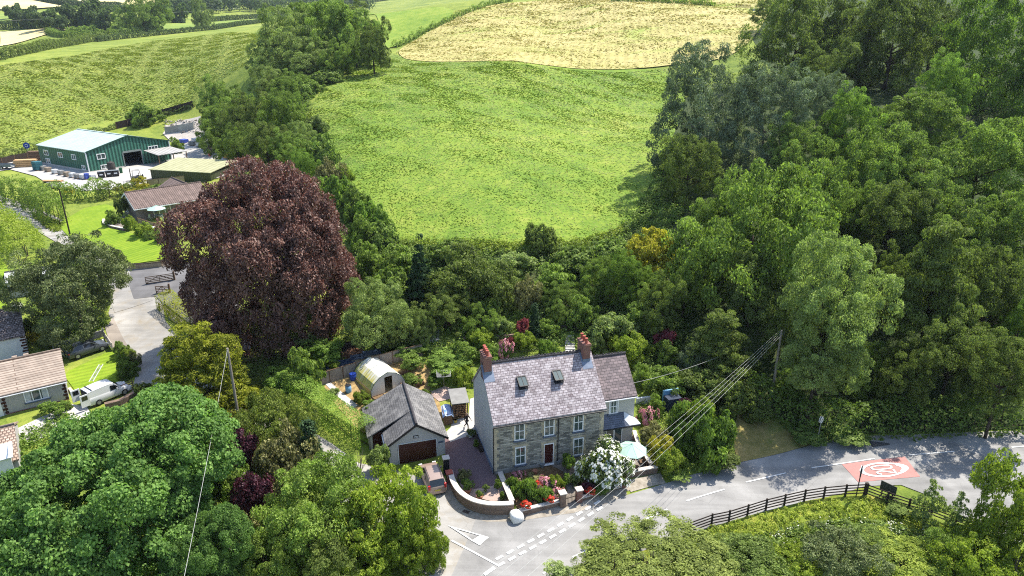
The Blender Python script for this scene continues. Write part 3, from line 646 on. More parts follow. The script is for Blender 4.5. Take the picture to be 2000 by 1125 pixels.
# ------------------------------------------------------------------ garage with lean-to store
GO = Vector(un(762, 910, -.9)); GYAW = .29; gar = thing('garage', 'grey rendered garage with dark slate roof, maroon roller door and lean-to store', 'garage', GO, GYAW)
GW, GD, GH, GR = 5.25, 7.9, 2.3, 1.75
w = MB(); pr = [(0,-1),(GW,-1),(GW,GH),(GW/2,GH+GR),(0,GH)]
w.add([(a,0,c) for a,c in pr], [(0,1,2,3,4)]); w.add([(a,GD,c) for a,c in pr], [(4,3,2,1,0)]); w.add([(0,0,-1),(0,GD,-1),(0,GD,GH),(0,0,GH)], [(0,1,2,3)]); w.add([(GW,0,-1),(GW,GD,-1),(GW,GD,GH),(GW,0,GH)], [(3,2,1,0)])
w.build('wall', B['render'], gar)
s_ = GR / (GW / 2); r = MB(); LX = -1.75
def slab(mb, pts, t=.12): mb.add([Vector(p) for p in pts] + [Vector(p) + Vector((0,0,t)) for p in pts], [(0,1,2,3), (7,6,5,4), (0,4,5,1), (1,5,6,2), (2,6,7,3), (3,7,4,0)])
slab(r, [(GW/2,-.25,GH+GR), (GW+.3,-.25,GH-.3*s_), (GW+.3,GD+.15,GH-.3*s_), (GW/2,GD+.15,GH+GR)])
slab(r, [(-.3,-.25,GH-.3*s_), (GW/2,-.25,GH+GR), (GW/2,2.4,GH+GR), (-.3,2.4,GH-.3*s_)])
slab(r, [(LX,2.4,GH-.55), (GW/2,2.4,GH+GR), (GW/2,GD+.15,GH+GR), (LX,GD+.15,GH-.55)])
gro = r.build('roof', B['slate_grey'], gar)
mb = MB(); mb.tube([(GW/2,-.25,GH+GR+.14), (GW/2,GD+.15,GH+GR+.14)], .13, 8); mb.build('ridge', B['ridge'], gro)
mb = MB()
for a, b2 in (((-.3,-.27,GH-.3*s_+.02), (GW/2,-.27,GH+GR+.02)), ((GW/2,-.27,GH+GR+.02), (GW+.3,-.27,GH-.3*s_+.02))): mb.beam(a, b2, .06, .2)
mb.build('bargeboard', B['blackp'], gar)
mb = MB(); mb.beam((-.36,-.2,GH-.36), (-.36,2.4,GH-.36), .1, .16); mb.build('gutter', B['white'], gar)
mb = MB(); mb.box(LX+.15,2.6,-1,LX+.32,GD,GH-.5); mb.box(LX+.15,2.6,-1,LX+.5,2.75,GH-.45); mb.box(LX+.15,GD-.15,-1,-.005,GD-.002,GH-.4); mb.build('store_wall', B['cream'], gar)
mb = MB(); mb.box(LX+.5,2.66,-.2,-.02,2.74,GH-.2); mb.build('store_door', B['maroon'], gar)
gf = lambda x, o, z: (x, -o, z)
mb = MB()
for k in range(7): boxf(mb, gf, .88, 4.4, -.05 + k*.305, .245 + k*.305, .0, .03)
mb.build('garage_door', B['maroon'], gar)
mb = MB(); boxf(mb, gf, .8, .878, -.1, 2.14, .0, .05); boxf(mb, gf, 4.402, 4.48, -.1, 2.14, .0, .05); boxf(mb, gf, .8, 4.48, 2.138, 2.2, .0, .052); mb.build('door_frame', B['offwhite'], gar)
mb = MB(); boxf(mb, gf, 2.3, 2.78, 2.55, 2.84, .002, .04); pl = mb.build('date_plaque', B['blackp'], gar)
mb = MB()
for k, (a0, a1) in enumerate(((2.36,2.44),(2.47,2.55),(2.58,2.72))): boxf(mb, gf, a0, a1, 2.70, 2.78, .041, .048)
for a0, a1 in ((2.36,2.5),(2.54,2.72)): boxf(mb, gf, a0, a1, 2.60, 2.66, .041, .048)
mb.build('lettering', B['offwhite'], pl)
mb = MB(); boxf(mb, gf, 4.6, 5.1, 1.62, 1.78, .002, .03); mb.build('name_plate', B['sill'], gar)

# ------------------------------------------------------------------ green shed and sheds in the yard
SG = thing('green_shed', 'long dark green metal shed with pale green roof and open doorway', 'shed', (-92.1, 148.1, 7.9), 1.03)
SW, SD, SH, SR = 19.5, 19.9, 4.4, 2.35
def shed_wall():
    w = MB(); pr = [(0,-1),(SW,-1),(SW,SH),(SW/2,SH+SR),(0,SH)]
    w.add([(0,0,-.6),(0,SD,-.6),(0,SD,SH),(0,0,SH)], [(3,2,1,0)], 0); w.add([(SW,0,-1),(SW,SD,-1),(SW,SD,SH),(SW,0,SH)], [(0,1,2,3)], 0); w.add([(a,SD,c) for a,c in pr], [(0,1,2,3,4)], 1)
    dx0, dx1, dz = 8.1, 12.3, 3.1
    w.add([(0,0,-1),(dx0,0,-1),(dx0,0,dz),(0,0,SH),(dx0,0,SH+SR*dx0/(SW/2)), (SW/2,0,SH+SR), (dx1,0,dz), (dx1,0,SH+SR*(SW-dx1)/(SW/2)), (SW,0,SH), (SW,0,-1), (dx1,0,-1), (0,0,dz), (SW,0,dz)],
          [(0,1,2,11), (11,2,4,3), (2,6,7,5,4), (10,9,12,6), (6,12,8,7)], 1)
    return w
shed_wall().build('wall', [B['gwall'], B['gwall2']], SG)
mb = MB(); mb.box(-.06,-.02,-1,-.005,SD,.55); mb.box(-.05,-.06,-1,8.0,-.005,.3); mb.build('plinth', CONC, SG)
mb = MB(); mb.box(.3,.3,-.1,SW-.3,SD-.3,-.02); mb.build('shed_floor', A_drive, SG)
sr = MB(); k_ = SR / (SW/2)
for sg in (0, 1):
    f = (lambda b: b) if sg == 0 else (lambda b: SW - b)
    e = [(f(-.2), -.15, SH-.2*k_), (f(-.2), SD+.15, SH-.2*k_), (f(SW/2), SD+.15, SH+SR), (f(SW/2), -.15, SH+SR)]
    sr.add([Vector(p) + Vector((0,0,.03)) for p in e] + [Vector(p) + Vector((0,0,.17)) for p in e], [(0,1,2,3), (7,6,5,4), (0,4,5,1), (1,5,6,2), (2,6,7,3), (3,7,4,0)])
so = sr.build('roof', B['groof'], SG); mb = MB(); mb.beam((SW/2,-.2,SH+SR+.2), (SW/2,SD+.2,SH+SR+.2), .5, .08); mb.build('ridge', B['groof'], so)
for x in (-.14, SW-.06): mb = MB(); mb.box(x,-.14,-.5,x+.2,.06,SH); mb.build('corner_trim', B['offwhite'], SG)
mb = MB(); mb.beam((0,-.17,SH+.05),(SW/2,-.17,SH+SR+.05),.08,.3); mb.beam((SW/2,-.17,SH+SR+.05),(SW,-.17,SH+.05),.08,.3); mb.build('bargeboard', mat('dark_green_trim',(.012,.06,.04)), SG)
mb = MB(); mb.box(7.9,-.1,0,8.1,.05,3.3); mb.box(12.3,-.1,0,12.5,.05,3.3); mb.box(8.1,-.1,3.1,12.3,.05,3.5); mb.build('door_frame', mat('door_steel',(.20,.23,.22)), SG)
f0 = lambda x, o, z: (x, -o, z); fl = lambda y, o, z: (-o, y, z)
window(SG, 2.2, 4.1, 2.55, 3.75, f0, cols=2, rows=1, curtain=False, fr=.12, bar=.12); window(SG, 2.6, 4.4, .35, 1.3, f0, cols=2, rows=1, curtain=False, fr=.12, bar=.12); window(SG, 14.2, 16.6, 2.7, 3.8, f0, cols=3, rows=1, curtain=False, fr=.12, bar=.1)
for y0, y1, z0, z1 in ((4.2,5.9,2.4,3.6),(9.6,11.6,2.4,3.6),(15.6,17.6,2.4,3.6),(1.2,2.6,.55,1.5),(15.6,17.4,.5,1.7)): window(SG, y0, y1, z0, z1, fl, cols=2, rows=1, curtain=False, fr=.12, bar=.12)
# bits seen through the doorway
mb = MB()
for k in range(6): mb.box(8.6, 6.5+.02*k, k*.45, 12.0, 7.2, .36+k*.45)
mb.build('timber_rack', B['timber'], SG)
lt = thing('open_lean_to', 'open lean-to with stained grey sheet roof against the green shed gable', 'lean-to', (-92.1,148.1,7.9), 1.03)
mb = MB(); slab(mb, [(12.9,-.15,3.0),(19.6,-.15,3.0),(20.6,-5.2,2.25),(13.2,-5.0,2.25)], .1); mb.build('roof', B['tinroof'], lt)
for x, y in ((13.4,-4.8),(17,-4.9),(20.3,-5.0)): mb = MB(); mb.box(x-.08,y-.08,-.5,x+.08,y+.08,2.25); mb.build('post', B['wood'], lt)
oo = at(297, 352); ol = thing('olive_shed', 'low olive green shed with lichen yellow roof in front of green shed', 'shed', (oo.x, oo.y, oo.z), -.25)
mb = MB(); mb.box(0,0,-1,14.5,8.6,2.2); mb.build('wall', B['olive'], ol)
mb = MB(); slab(mb, [(-.25,-.25,2.22),(14.7,-.25,2.22),(14.7,8.9,3.15),(-.25,8.9,3.15)], .12); mb.build('roof', B['oroof'], ol)

# ------------------------------------------------------------------ timber bungalow by the lawn
bo = at(270, 433); bg = thing('lawn_bungalow', 'stone bungalow with brown tiled roof beside the striped lawn', 'bungalow', (bo.x, bo.y, bo.z), .76)
stoneb = brick('brown_rubble', (.20,.17,.15), (.12,.10,.09), (.25,.22,.2), .4, .13, .015, .6, .9, .2, .08)
gable('b', 0, 12, 7.4, 2.35, 1.9, [stoneb, B['tile_brown'], B['tile_brown']], bg, ov=.4, verge=.35)
mb = MB(); mb.add([(-.02,0,2.3),(-.02,7.4,2.3),(-.02,3.7,4.15)], [(0,2,1)]); mb.build('gable_boarding', mat('cream_board', (.56,.48,.33), (.48,.41,.28)), bg)
mb = MB(); mb.beam((-.37,-.4,2.14),(-.37,3.7,4.22),.05,.22); mb.beam((-.37,3.7,4.22),(-.37,7.8,2.14),.05,.22); mb.beam((-.4,-.46,2.12),(12.3,-.46,2.12),.1,.12); mb.build('bargeboard', B['white'], bg)
window(bg, 4.6, 5.9, .7, 2.0, lambda y, o, z: (-o, y, z), cols=3, rows=2, curtain=False)
window(bg, 2.6, 5.4, .05, 2.1, ff, 'patio_door', 3, 1, .08, curtain=False, fr=.09, bar=.09); window(bg, 6.4, 7.6, .7, 2.0, ff, curtain=False)
gable('b', 0, 6.2, 8., 2.35, 1.7, [stoneb, B['tile_brown'], B['tile_brown']], bg, ov=.35, verge=.3, x0=7.2, y0=4.5, ax='y', wallname='wing_wall', roofname='wing_roof')
# ------------------------------------------------------------------ rendered bungalow at the left edge
b1 = un(136, 781, .9); ya = .60; e1 = Vector((math.cos(ya), math.sin(ya), 0))
b1o = Vector(b1) - e1 * 13
bl = thing('rendered_bungalow', 'pebbledash bungalow with buff ribbed tile roof and white windows, left edge', 'bungalow', b1o, ya)
gable('b', 0, 13, 7.6, 2.4, 1.75, [B['pebble'], B['tile_buff'], B['tile_buff']], bl, ov=.35, verge=.2)
window(bl, 9.35, 11.4, .85, 2.05, ff, cols=3, rows=1, sill=B['sill'], fr=.09, bar=.09)
mb = MB(); boxf(mb, ff, 6.5, 7.4, .05, 2.08, .0, .06); dd = mb.build('door', B['white'], bl); mb = MB(); boxf(mb, ff, 6.75, 6.95, 1.0, 1.8, .06, .07); mb.build('pane', B['glass'], dd)
for x0 in (7.55, 12.7):
    mb = MB(); boxf(mb, ff, x0 + .1, x0 + .2, .18, 2.3, .0, .004)
    for k in range(6): boxf(mb, ff, x0 - (.12 if k % 2 else 0), x0 + .29, .2 + k*.36, .42 + k*.36, .002, .03)
    mb.build('brick_quoins', B['maroon'], bl)
mb = MB(); mb.box(7.6,-.04,-1,13,-.004,.18); mb.build('plinth', B['redbrick'], bl)
mb = MB(); mb.tube([(-.2,-.42,2.2),(13.2,-.42,2.2)], .06, 8); mb.build('gutter', B['offwhite'], bl)
for x in (8.9, 9.9): mb = MB(); mb.box(x, 4.4, 3.6, x+.45, 4.85, 4.25); mb.build('roof_vent', B['tile_buff'], bl)
# flat white porch roof and tiled garage roof poking out beside the big tree
pz = un(15, 870, 2.6); pc = thing('porch', 'small white glazed porch roof below the pebbledash bungalow', 'porch', (pz[0]-1, pz[1]-1.2, .6), ya)
mb = MB(); mb.box(-3.2,-.9,-.6,1.6,1.2,1.5); mb.build('wall', B['white'], pc); mb = MB(); slab(mb, [(-3.4,-1.1,1.5),(1.8,-1.1,1.5),(1.8,1.3,1.85),(-3.4,1.3,1.85)], .06)
for k in range(5): mb.box(-3.3+k*1.2,-1.1,1.86,-3.22+k*1.2,1.3,1.9)
mb.build('roof', mat('polycarbonate_sheet', (.55,.58,.6), (.46,.5,.52), 1, .25, .5), pc)
tz = un(0, 935, 1.); tr = thing('tiled_outhouse', 'outhouse with mottled buff tile roof at the left edge beside the sycamore', 'outhouse', (tz[0]-6.4, tz[1]-2.4, -.6), ya)
gable('o', 0, 8, 7, 2.2, 1.5, [B['pebble'], brick('mottled_buff_tile', (.46,.36,.29), (.36,.27,.21), (.13,.09,.07), .3, .3, .05, .6, .9, .2, 0, [((.22,.15,.12), 3., .56, .66, (1, 1, 1))])], tr)
# cottage behind with the dark mossy roof
h2 = un(57, 692, 1.9); h2o = Vector(h2) - Vector((math.cos(.62), math.sin(.62), 0)) * 9
cl = thing('white_cottage', 'whitewashed cottage with mossy dark tile roof and brown quoins', 'cottage', h2o, .62)
gable('c', 0, 9, 7, 2.5, 2.1, [B['offwhite'], B['tile_dark']], cl, ov=.25, verge=.15)
mb = MB()
for k in range(7): boxf(mb, ff, 8.62 - (.14 if k % 2 else 0), 9.0, .1 + k*.34, .3 + k*.34, .002, .03); mb.box(9.002,.0,.1+k*.34,9.03,.3 + (.14 if k % 2 else 0),.3+k*.34)
mb.build('quoins', B['maroon'], cl)
window(cl, 5.2, 6.2, .9, 2.0, ff, curtain=False)
# white outbuilding at the left edge behind the hedge
wo = at(20, 590); sh2 = thing('white_outbuilding', 'small outbuilding with sheet white roof behind the willow, left edge', 'outbuilding', (wo.x-.6, wo.y+1, wo.z), .55)
gable('w', 0, 5.2, 3.6, 2.3, .8, [B['pebble'], mat('pale_sheet_roof', (.62,.63,.64), (.5,.51,.52), 1.2, .6)], sh2, ov=.2, ax='x')
# ------------------------------------------------------------------ walls, paving and garden ground
patch('gravel_drive', wpoly([(884,925),(870,900),(868,852),(880,862),(903,855),(935,846),(968,928),(976,945),(960,952),(925,958),(897,944)]), B['gravelp'], .05, .7)
patch('gravel_bed', wpoly([(897,944),(925,957),(960,951),(978,943),(1000,978),(960,980),(925,972),(905,960)]), B['gravelk'], .07, .7)
patch('concrete_yard', wpoly([(868,848),(880,836),(884,822),(915,815),(918,780),(932,775),(936,846),(903,856),(880,864)]), CONC, .06, .7)
patch('washing_patio', wpoly([(836,768),(868,755),(884,760),(886,778),(858,785)]), B['gravelk'], .06, .7)
patch('vegetable_plot', wpoly([(633,755),(650,745),(700,728),(760,712),(820,700),(850,735),(835,768),(858,786),(868,815),(850,840),(800,800),(740,800),(715,850),(690,830),(655,790)]), G['straw'], .05, .8)
patch('flower_bed', wpoly([(985,925),(1075,908),(1100,920),(1112,965),(1090,982),(1015,1000),(1003,980)]), G['soil'], .05, .7)
patch('flower_bed', wpoly([(1120,918),(1190,905),(1222,912),(1225,945),(1140,975),(1128,962)]), G['soil'], .05, .7)
patch('front_path', wpoly([(1072,908),(1118,900),(1122,920),(1133,962),(1138,985),(1102,992),(1108,960),(1100,922)]), B['flag'], .08, .6)
patch('bungalow_path', wpoly([(20,845),(140,790),(170,796),(180,812),(60,868)]), CONC, .08, .8)
patch('roadside_grit', wpoly([(864,945),(874,985),(903,1008),(950,1020),(1012,1020),(1012,1000),(985,990),(930,985),(900,968),(882,940)]), A_edge, .064, .8)
patch('roadside_grit', wpoly([(1215,962),(1300,945),(1290,925),(1222,940)]), A_edge, .064, .8)
patch('patio', wpoly([(1180,905),(1180,862),(1235,850),(1258,880),(1278,910),(1230,922)]), B['flag'], .06, .7)
patch('plot_path', wpoly([(636,752),(646,748),(699,793),(687,801)]), CONC, .09, .6)
def wall(name, label, path, h, th, m, cop=None, cat='wall', closed=False, top=None, step=.8, cw=.08, ch=.09, group=None):
    "free standing wall along a world path"
    L = dens(path, step, False); V = [Vector(p) for p in L]; w = MB(); c = MB(); n = len(V); rows = []
    for i, p in enumerate(V):
        d = (V[min(i+1, n-1)] - V[max(i-1, 0)]).normalized(); nn = Vector((-d.y, d.x)); z = H(p.x, p.y); zt = top if top is not None else z + h
        if callable(top): zt = top(p)
        rows.append((p, nn, z - .5, zt))
    for mbb, half, lo, hi in ((w, th/2, None, 0), (c, th/2 + cw, 0.002, ch)):
        vs = []
        for p, nn, z0, zt in rows:
            a, b = p + nn*half, p - nn*half; zl = z0 if lo is None else zt + lo; zh = zt + hi
            vs += [(a.x,a.y,zl),(b.x,b.y,zl),(b.x,b.y,zh),(a.x,a.y,zh)]
        fs = [(0,1,2,3), tuple(4*(n-1)+k for k in (3,2,1,0))]
        for i in range(n-1):
            o = 4*i; fs += [(o,o+4,o+5,o+1),(o+1,o+5,o+6,o+2),(o+2,o+6,o+7,o+3),(o+3,o+7,o+4,o)]
        mbb.add(vs, fs)
    if cop:
        t = thing(name, label, cat, (V[0].x, V[0].y, rows[0][2]+.5), 0, group); off = Vector(t.location)
        for mbb, nm, mm in ((w, 'wall_body', m), (c, 'coping', cop)):
            mbb.v = [tuple(Vector(v) - off) for v in mbb.v]; mbb.build(nm, mm, t)
        return t
    return tag(w.build(name, m), label, cat, group)
def P_(*pp, z): return [tuple(un(x, y, z)[:2]) for x, y in pp]
wall('curved_wall', 'curved brown stone wall with pale coping round the gravel corner bed', smooth_line(P_((879.5,920),(883.6,938),(894,956),(909,969),(927,978),(953,983.5),(981,984),(1003.4,982), z=.16), 2), 1, .32, B['brownbrick'], B['coping'], top=.12)
wall('return_wall', 'straight stone wall with pale coping between gravel bed and flowers', P_((1000,978),(975,919), z=.16), 1, .30, B['brownbrick'], B['coping'], top=.12)
wall('front_wall', 'low stone wall with red flowers on it, left of the iron gate', P_((1015,996),(1093,977), z=-.3), 1, .28, B['brownbrick'], B['coping'], top=-.38, cw=.04)
wall('front_wall', 'low stone wall right of the iron gate below the white blossom', P_((1134,971),(1213,948), z=-.35), 1, .28, B['brownbrick'], B['coping'], top=-.42, cw=.04)
wall('patio_wall', 'stone wall with white coping in front of the mint parasol', P_((1222,922),(1283,910), z=.2), 1, .30, B['brownbrick'], B['coping'], top=.12, cw=.06)
wall('side_wall', 'sloping stone wall with pale coping right of the parasol', P_((1271,905),(1250,882),(1238,850), z=.4), 1, .25, B['brownbrick'], B['coping'], top=lambda p: .35 + max(0, (p.y - 51.5)) * .10, cw=.06)
wall('garden_wall', 'short white wall behind the right end of the stone house', W((1242,789),(1274,785)), .7, .22, B['offwhite'])
def pier(label, px, py, z, h, w, body, cap, group=None):
    p = un(px, py, z); t = thing('gate_pier', label, 'pier', (p[0], p[1], z), .28, group)
    mb = MB(); mb.box(-w/2, -w/2, -.5, w/2, w/2, h); mb.build('pier_body', body, t)
    mb = MB(); mb.box(-w/2-.07, -w/2-.07, h+.002, w/2+.07, w/2+.07, h+.08); mb.add([(-w/2-.05,-w/2-.05,h+.08),(w/2+.05,-w/2-.05,h+.08),(w/2+.05,w/2+.05,h+.08),(-w/2-.05,w/2+.05,h+.08),(0,0,h+.2)], [(0,1,4),(1,2,4),(2,3,4),(3,0,4)]); mb.build('cap', cap, t); return t
pier('stone gate pier with post box, left of the iron gate', 1098, 991, -.95, 1.5, .5, B['brownbrick'], B['coping'], 'piers of the front wall')
pier('red brick gate pier right of the iron gate', 1130, 983, -.95, 1.45, .48, B['redbrick'], B['coping'], 'piers of the front wall')
pier('short brick pier at the end of the wall under the blossom', 1217, 958, -.95, .85, .4, B['redbrick'], B['brownbrick'], 'piers of the front wall')
pier('tall dark gate pier with pale slab top behind the taupe car', 872, 925, -.8, 1.7, .5, B['blackp'], B['coping'], 'piers by the drive')
pier('brick pier at the top end of the curved wall', 878, 942, -.8, 1.05, .5, B['redbrick'], B['pot'], 'piers by the drive')
a, b = Vector(un(1105, 990, -.95)), Vector(un(1126, 984, -.95)); t = thing('iron_gate', 'black wrought iron garden gate between the two piers', 'gate', a, math.atan2(b.y-a.y, b.x-a.x)); L = (b-a).length
mb = MB(); mb.beam((0,0,.1),(L,0,.1),.04); mb.beam((0,0,.85),(L,0,.85),.04); mb.beam((0,0,.1),(0,0,1.),.05); mb.beam((L,0,.1),(L,0,1.),.05)
for k in range(1, 8): mb.beam((L*k/8,0,.1),(L*k/8,0,1.0+.12*math.sin(math.pi*k/8)),.022)
mb.build('gate_leaf', B['blackp'], t)

# ------------------------------------------------------------------ fences
def post_rail(name, label, path, nrail, h, pw, rw, m, thick=None, rail0=.3, cat='fence', rt=.05, wide=()):
    t = thing(name, label, cat, (path[0][0], path[0][1], H(*path[0]))); o = Vector(t.location)
    pp = [Vector((p[0], p[1], H(*p))) - o for p in path]
    for i, p in enumerate(pp):
        w_ = pw * (1.9 if i in wide else 1); mb = MB(); mb.box(p.x-w_/2, p.y-w_/2, p.z-.4, p.x+w_/2, p.y+w_/2, p.z+h+(.1 if i in wide else .05)); mb.build('post', m, t)
    for i in range(len(pp)-1):
        for k in range(nrail):
            z = Vector((0,0, rail0 + (h - .06 - rail0) * k / max(1, nrail-1))); mb = MB(); mb.beam(pp[i]+z, pp[i+1]+z, rt, rw); mb.build('rail', m, t)
    return t
post_rail('post_and_rail_fence', 'dark four rail timber fence curving beside the road', W((1340,1046),(1389,1028),(1423,1021),(1459,1009.5),(1495,998),(1531,989),(1570,980),(1608,974),(1650,970),(1689,968),(1731,984),(1773,998),(1817,1010),(1863,1028),(1900,1040),(1945,1056)), 4, 1.22, .13, .09, B['darkwood'], wide=(9,))
def board_fence(name, label, path, h, m, cat='fence', postm=None, th=.05, cap=True):
    t = thing(name, label, cat, (path[0][0], path[0][1], H(*path[0]))); o = Vector(t.location)
    for i in range(len(path)-1):
        p, q_ = Vector(path[i]), Vector(path[i+1]); zp, zq = H(*path[i]), H(*path[i+1]); d = (q_-p).normalized(); n = Vector((-d.y, d.x))*th/2
        mb = MB(); v = [(x.x, x.y, z) for x, z in ((p+n,zp-.3),(p-n,zp-.3),(q_-n,zq-.3),(q_+n,zq-.3),(p+n,zp+h),(p-n,zp+h),(q_-n,zq+h),(q_+n,zq+h))]
        mb.add([tuple(Vector(x)-o) for x in v], [(0,3,2,1),(4,5,6,7),(0,1,5,4),(1,2,6,5),(2,3,7,6),(3,0,4,7)]); mb.build('panel', m, t)
        mb = MB(); mb.box(p.x-.06-o.x, p.y-.06-o.y, zp-.3-o.z, p.x+.06-o.x, p.y+.06-o.y, zp+h+.06-o.z); mb.build('post', postm or B['wood'], t)
        if cap: mb = MB(); mb.beam(Vector((p.x,p.y,zp+h+.02))-o, Vector((q_.x,q_.y,zq+h+.02))-o, .11, .04); mb.build('cap_rail', postm or B['wood'], t)
    return t
board_fence('board_fence', 'curved grey vertical board fence behind the polytunnel', W((628,753),(645,747),(671,739),(697,731),(720,723),(742,716),(768,709),(795,702),(825,695)), 1.45, B['fencew'])
board_fence('yard_fence', 'dark board fence on the field edge at the back of the yard', W((228,252),(250,247),(275,240),(300,233),(325,225),(350,218),(378,210)), 2.0, B['darkwood'], postm=B['wood'], cap=False)
board_fence('yard_fence', 'low grey board fence behind the timber stacks, left edge', W((-30,330),(5,322),(30,316),(55,311),(80,306)), 1.6, B['darkwood'], postm=B['wood'], cap=False)
board_fence('yard_fence', 'pale board fence between yellow bush and lawn bungalow', W((290,369),(312,367),(335,365),(362,361)), 1.8, B['palewood'], cap=True)
wall('block_wall', 'grey concrete block wall in front of the stone heap', W((324,262),(350,258),(380,253)), 2.0, .5, mat('concrete_block', (.34,.33,.31), (.22,.21,.2), .5, .95), None)
wall('retaining_wall', 'tan block retaining wall along the bottom of the striped lawn', W((246,526),(268,526),(290,524),(316,521),(345,508)), .75, .3, B['palewood'], B['darkwood'], cw=.03, ch=.06)
wall('terrace_kerb', 'curved stone kerb round the small terrace beside the lawn bungalow', W((203,432),(204,440),(222,446),(245,451)), .35, .25, B['brownbrick'], B['coping'])
patch('small_terrace', wpoly([(204,431),(222,427),(246,424),(252,448),(222,445),(205,439)]), B['flag'], .16, .9)
post_rail('rail_fence', 'two rail timber fence under the golden hedge', W((312,604),(330,618),(350,633),(372,648),(396,662),(420,675),(445,690)), 2, .9, .12, .1, B['palewood'], rail0=.55)
def five_bar(label, p, q_, h=1.1, name='field_gate', m=None, bars=5, cat='gate'):
    a, b = Vector(p), Vector(q_); t = thing(name, label, cat, a, math.atan2(b.y-a.y, b.x-a.x)); L = (b.xy-a.xy).length; m = m or B['wood']; dz = b.z - a.z
    mb = MB()
    for k in range(bars): z = .15 + (h-.2)*k/(bars-1); mb.beam((0,0,z),(L,0,z+dz),.05,.09)
    for x, zz in ((0,h+.15),(L,h)): mb.beam((x,0,.08+dz*x/L),(x,0,zz+dz*x/L),.09,.07)
    mb.beam((0,.03,.15),(L/2,.03,h+dz/2),.04,.07); mb.beam((L/2,.03,h+dz/2),(L,.03,.15+dz),.04,.07); mb.beam((L/2,.03,.15+dz/2),(L/2,.03,h+dz/2),.04,.06)
    mb.build('gate_leaf', m, t); mb = MB(); mb.box(-.2,-.09,-.4,-.02,.09,h+.3); mb.build('gate_post', m, t); return t
five_bar('brown timber field gate swung open on the drive, farther one', at(340,548), at(286,556))
five_bar('brown timber field gate swung open nearer the golden hedge', at(331,573), at(306,574))
five_bar('pale slatted timber gate in front of the dark grey car', at(205,662), at(221,686), 1.1, 'slat_gate', mat('silver_gate', (.52,.48,.42), (.4,.36,.3), 3), 7)
five_bar('dark timber gate beside the white van', at(187,793), at(262,762), 1.15, 'field_gate', B['wood'])
wall('stone_wall', 'rough brown stone wall in front of the white van', W((206,797),(235,790),(268,772)), .55, .5, B['brownbrick'])
wall('drive_wall', 'low wall with pale top at the end of the bungalow behind the van', W((136,762),(150,778)), .3, .25, B['coping'])
wall('boundary_wall', 'low grey block wall behind the dark grey car', W((105,686),(150,672),(203,656)), .8, .2, mat('block_wall', (.3,.29,.27), (.2,.19,.18), 2), None)
mb = MB(); a, b = at(198,713), at(178,747); d = (b-a).normalized(); n = Vector((-d.y, d.x, 0)).normalized()*.2; up = Vector((0,0,.1))
for s_ in (-1, 1): mb.beam(a+n*s_+up, b+n*s_+up, .06, .06)
for k in range(1, 14): p = a.lerp(b, k/14)+up; mb.beam(p-n, p+n, .035)
tag(mb.build('ladder', mat('aluminium', (.7,.71,.72), (.6,.61,.62), 4, .45, .5, .3)), 'aluminium ladder lying flat on the small lawn', 'ladder')

# ------------------------------------------------------------------ vehicles
def wheel(par, x, y, r=.32, w=.2):
    mb = MB(); s_ = 1 if y > 0 else -1
    mb.tube([(x,y-w/2,r),(x,y+w/2,r)], r, 16); t = mb.build('wheel', B['tyre'], par, True); t.modifiers.new('e', 'EDGE_SPLIT')
    rm = MB(); yy = y + s_*w/2; rm.tube([(x,yy-.02,r),(x,yy+s_*.012,r)], r*.62, 12); rm.build('rim', B['metal'], t)
def loft(sections, closed_ends=True):
    mb = MB(); n = len(sections[0]); vs = [p for s_ in sections for p in s_]; fs = []
    for i in range(len(sections)-1):
        for k in range(n-1): fs.append((i*n+k, i*n+k+1, (i+1)*n+k+1, (i+1)*n+k))
        fs.append((i*n+n-1, i*n, (i+1)*n, (i+1)*n+n-1))
    fs.append(tuple(range(n))[::-1]); fs.append(tuple((len(sections)-1)*n+k for k in range(n))); mb.add(vs, fs); return mb
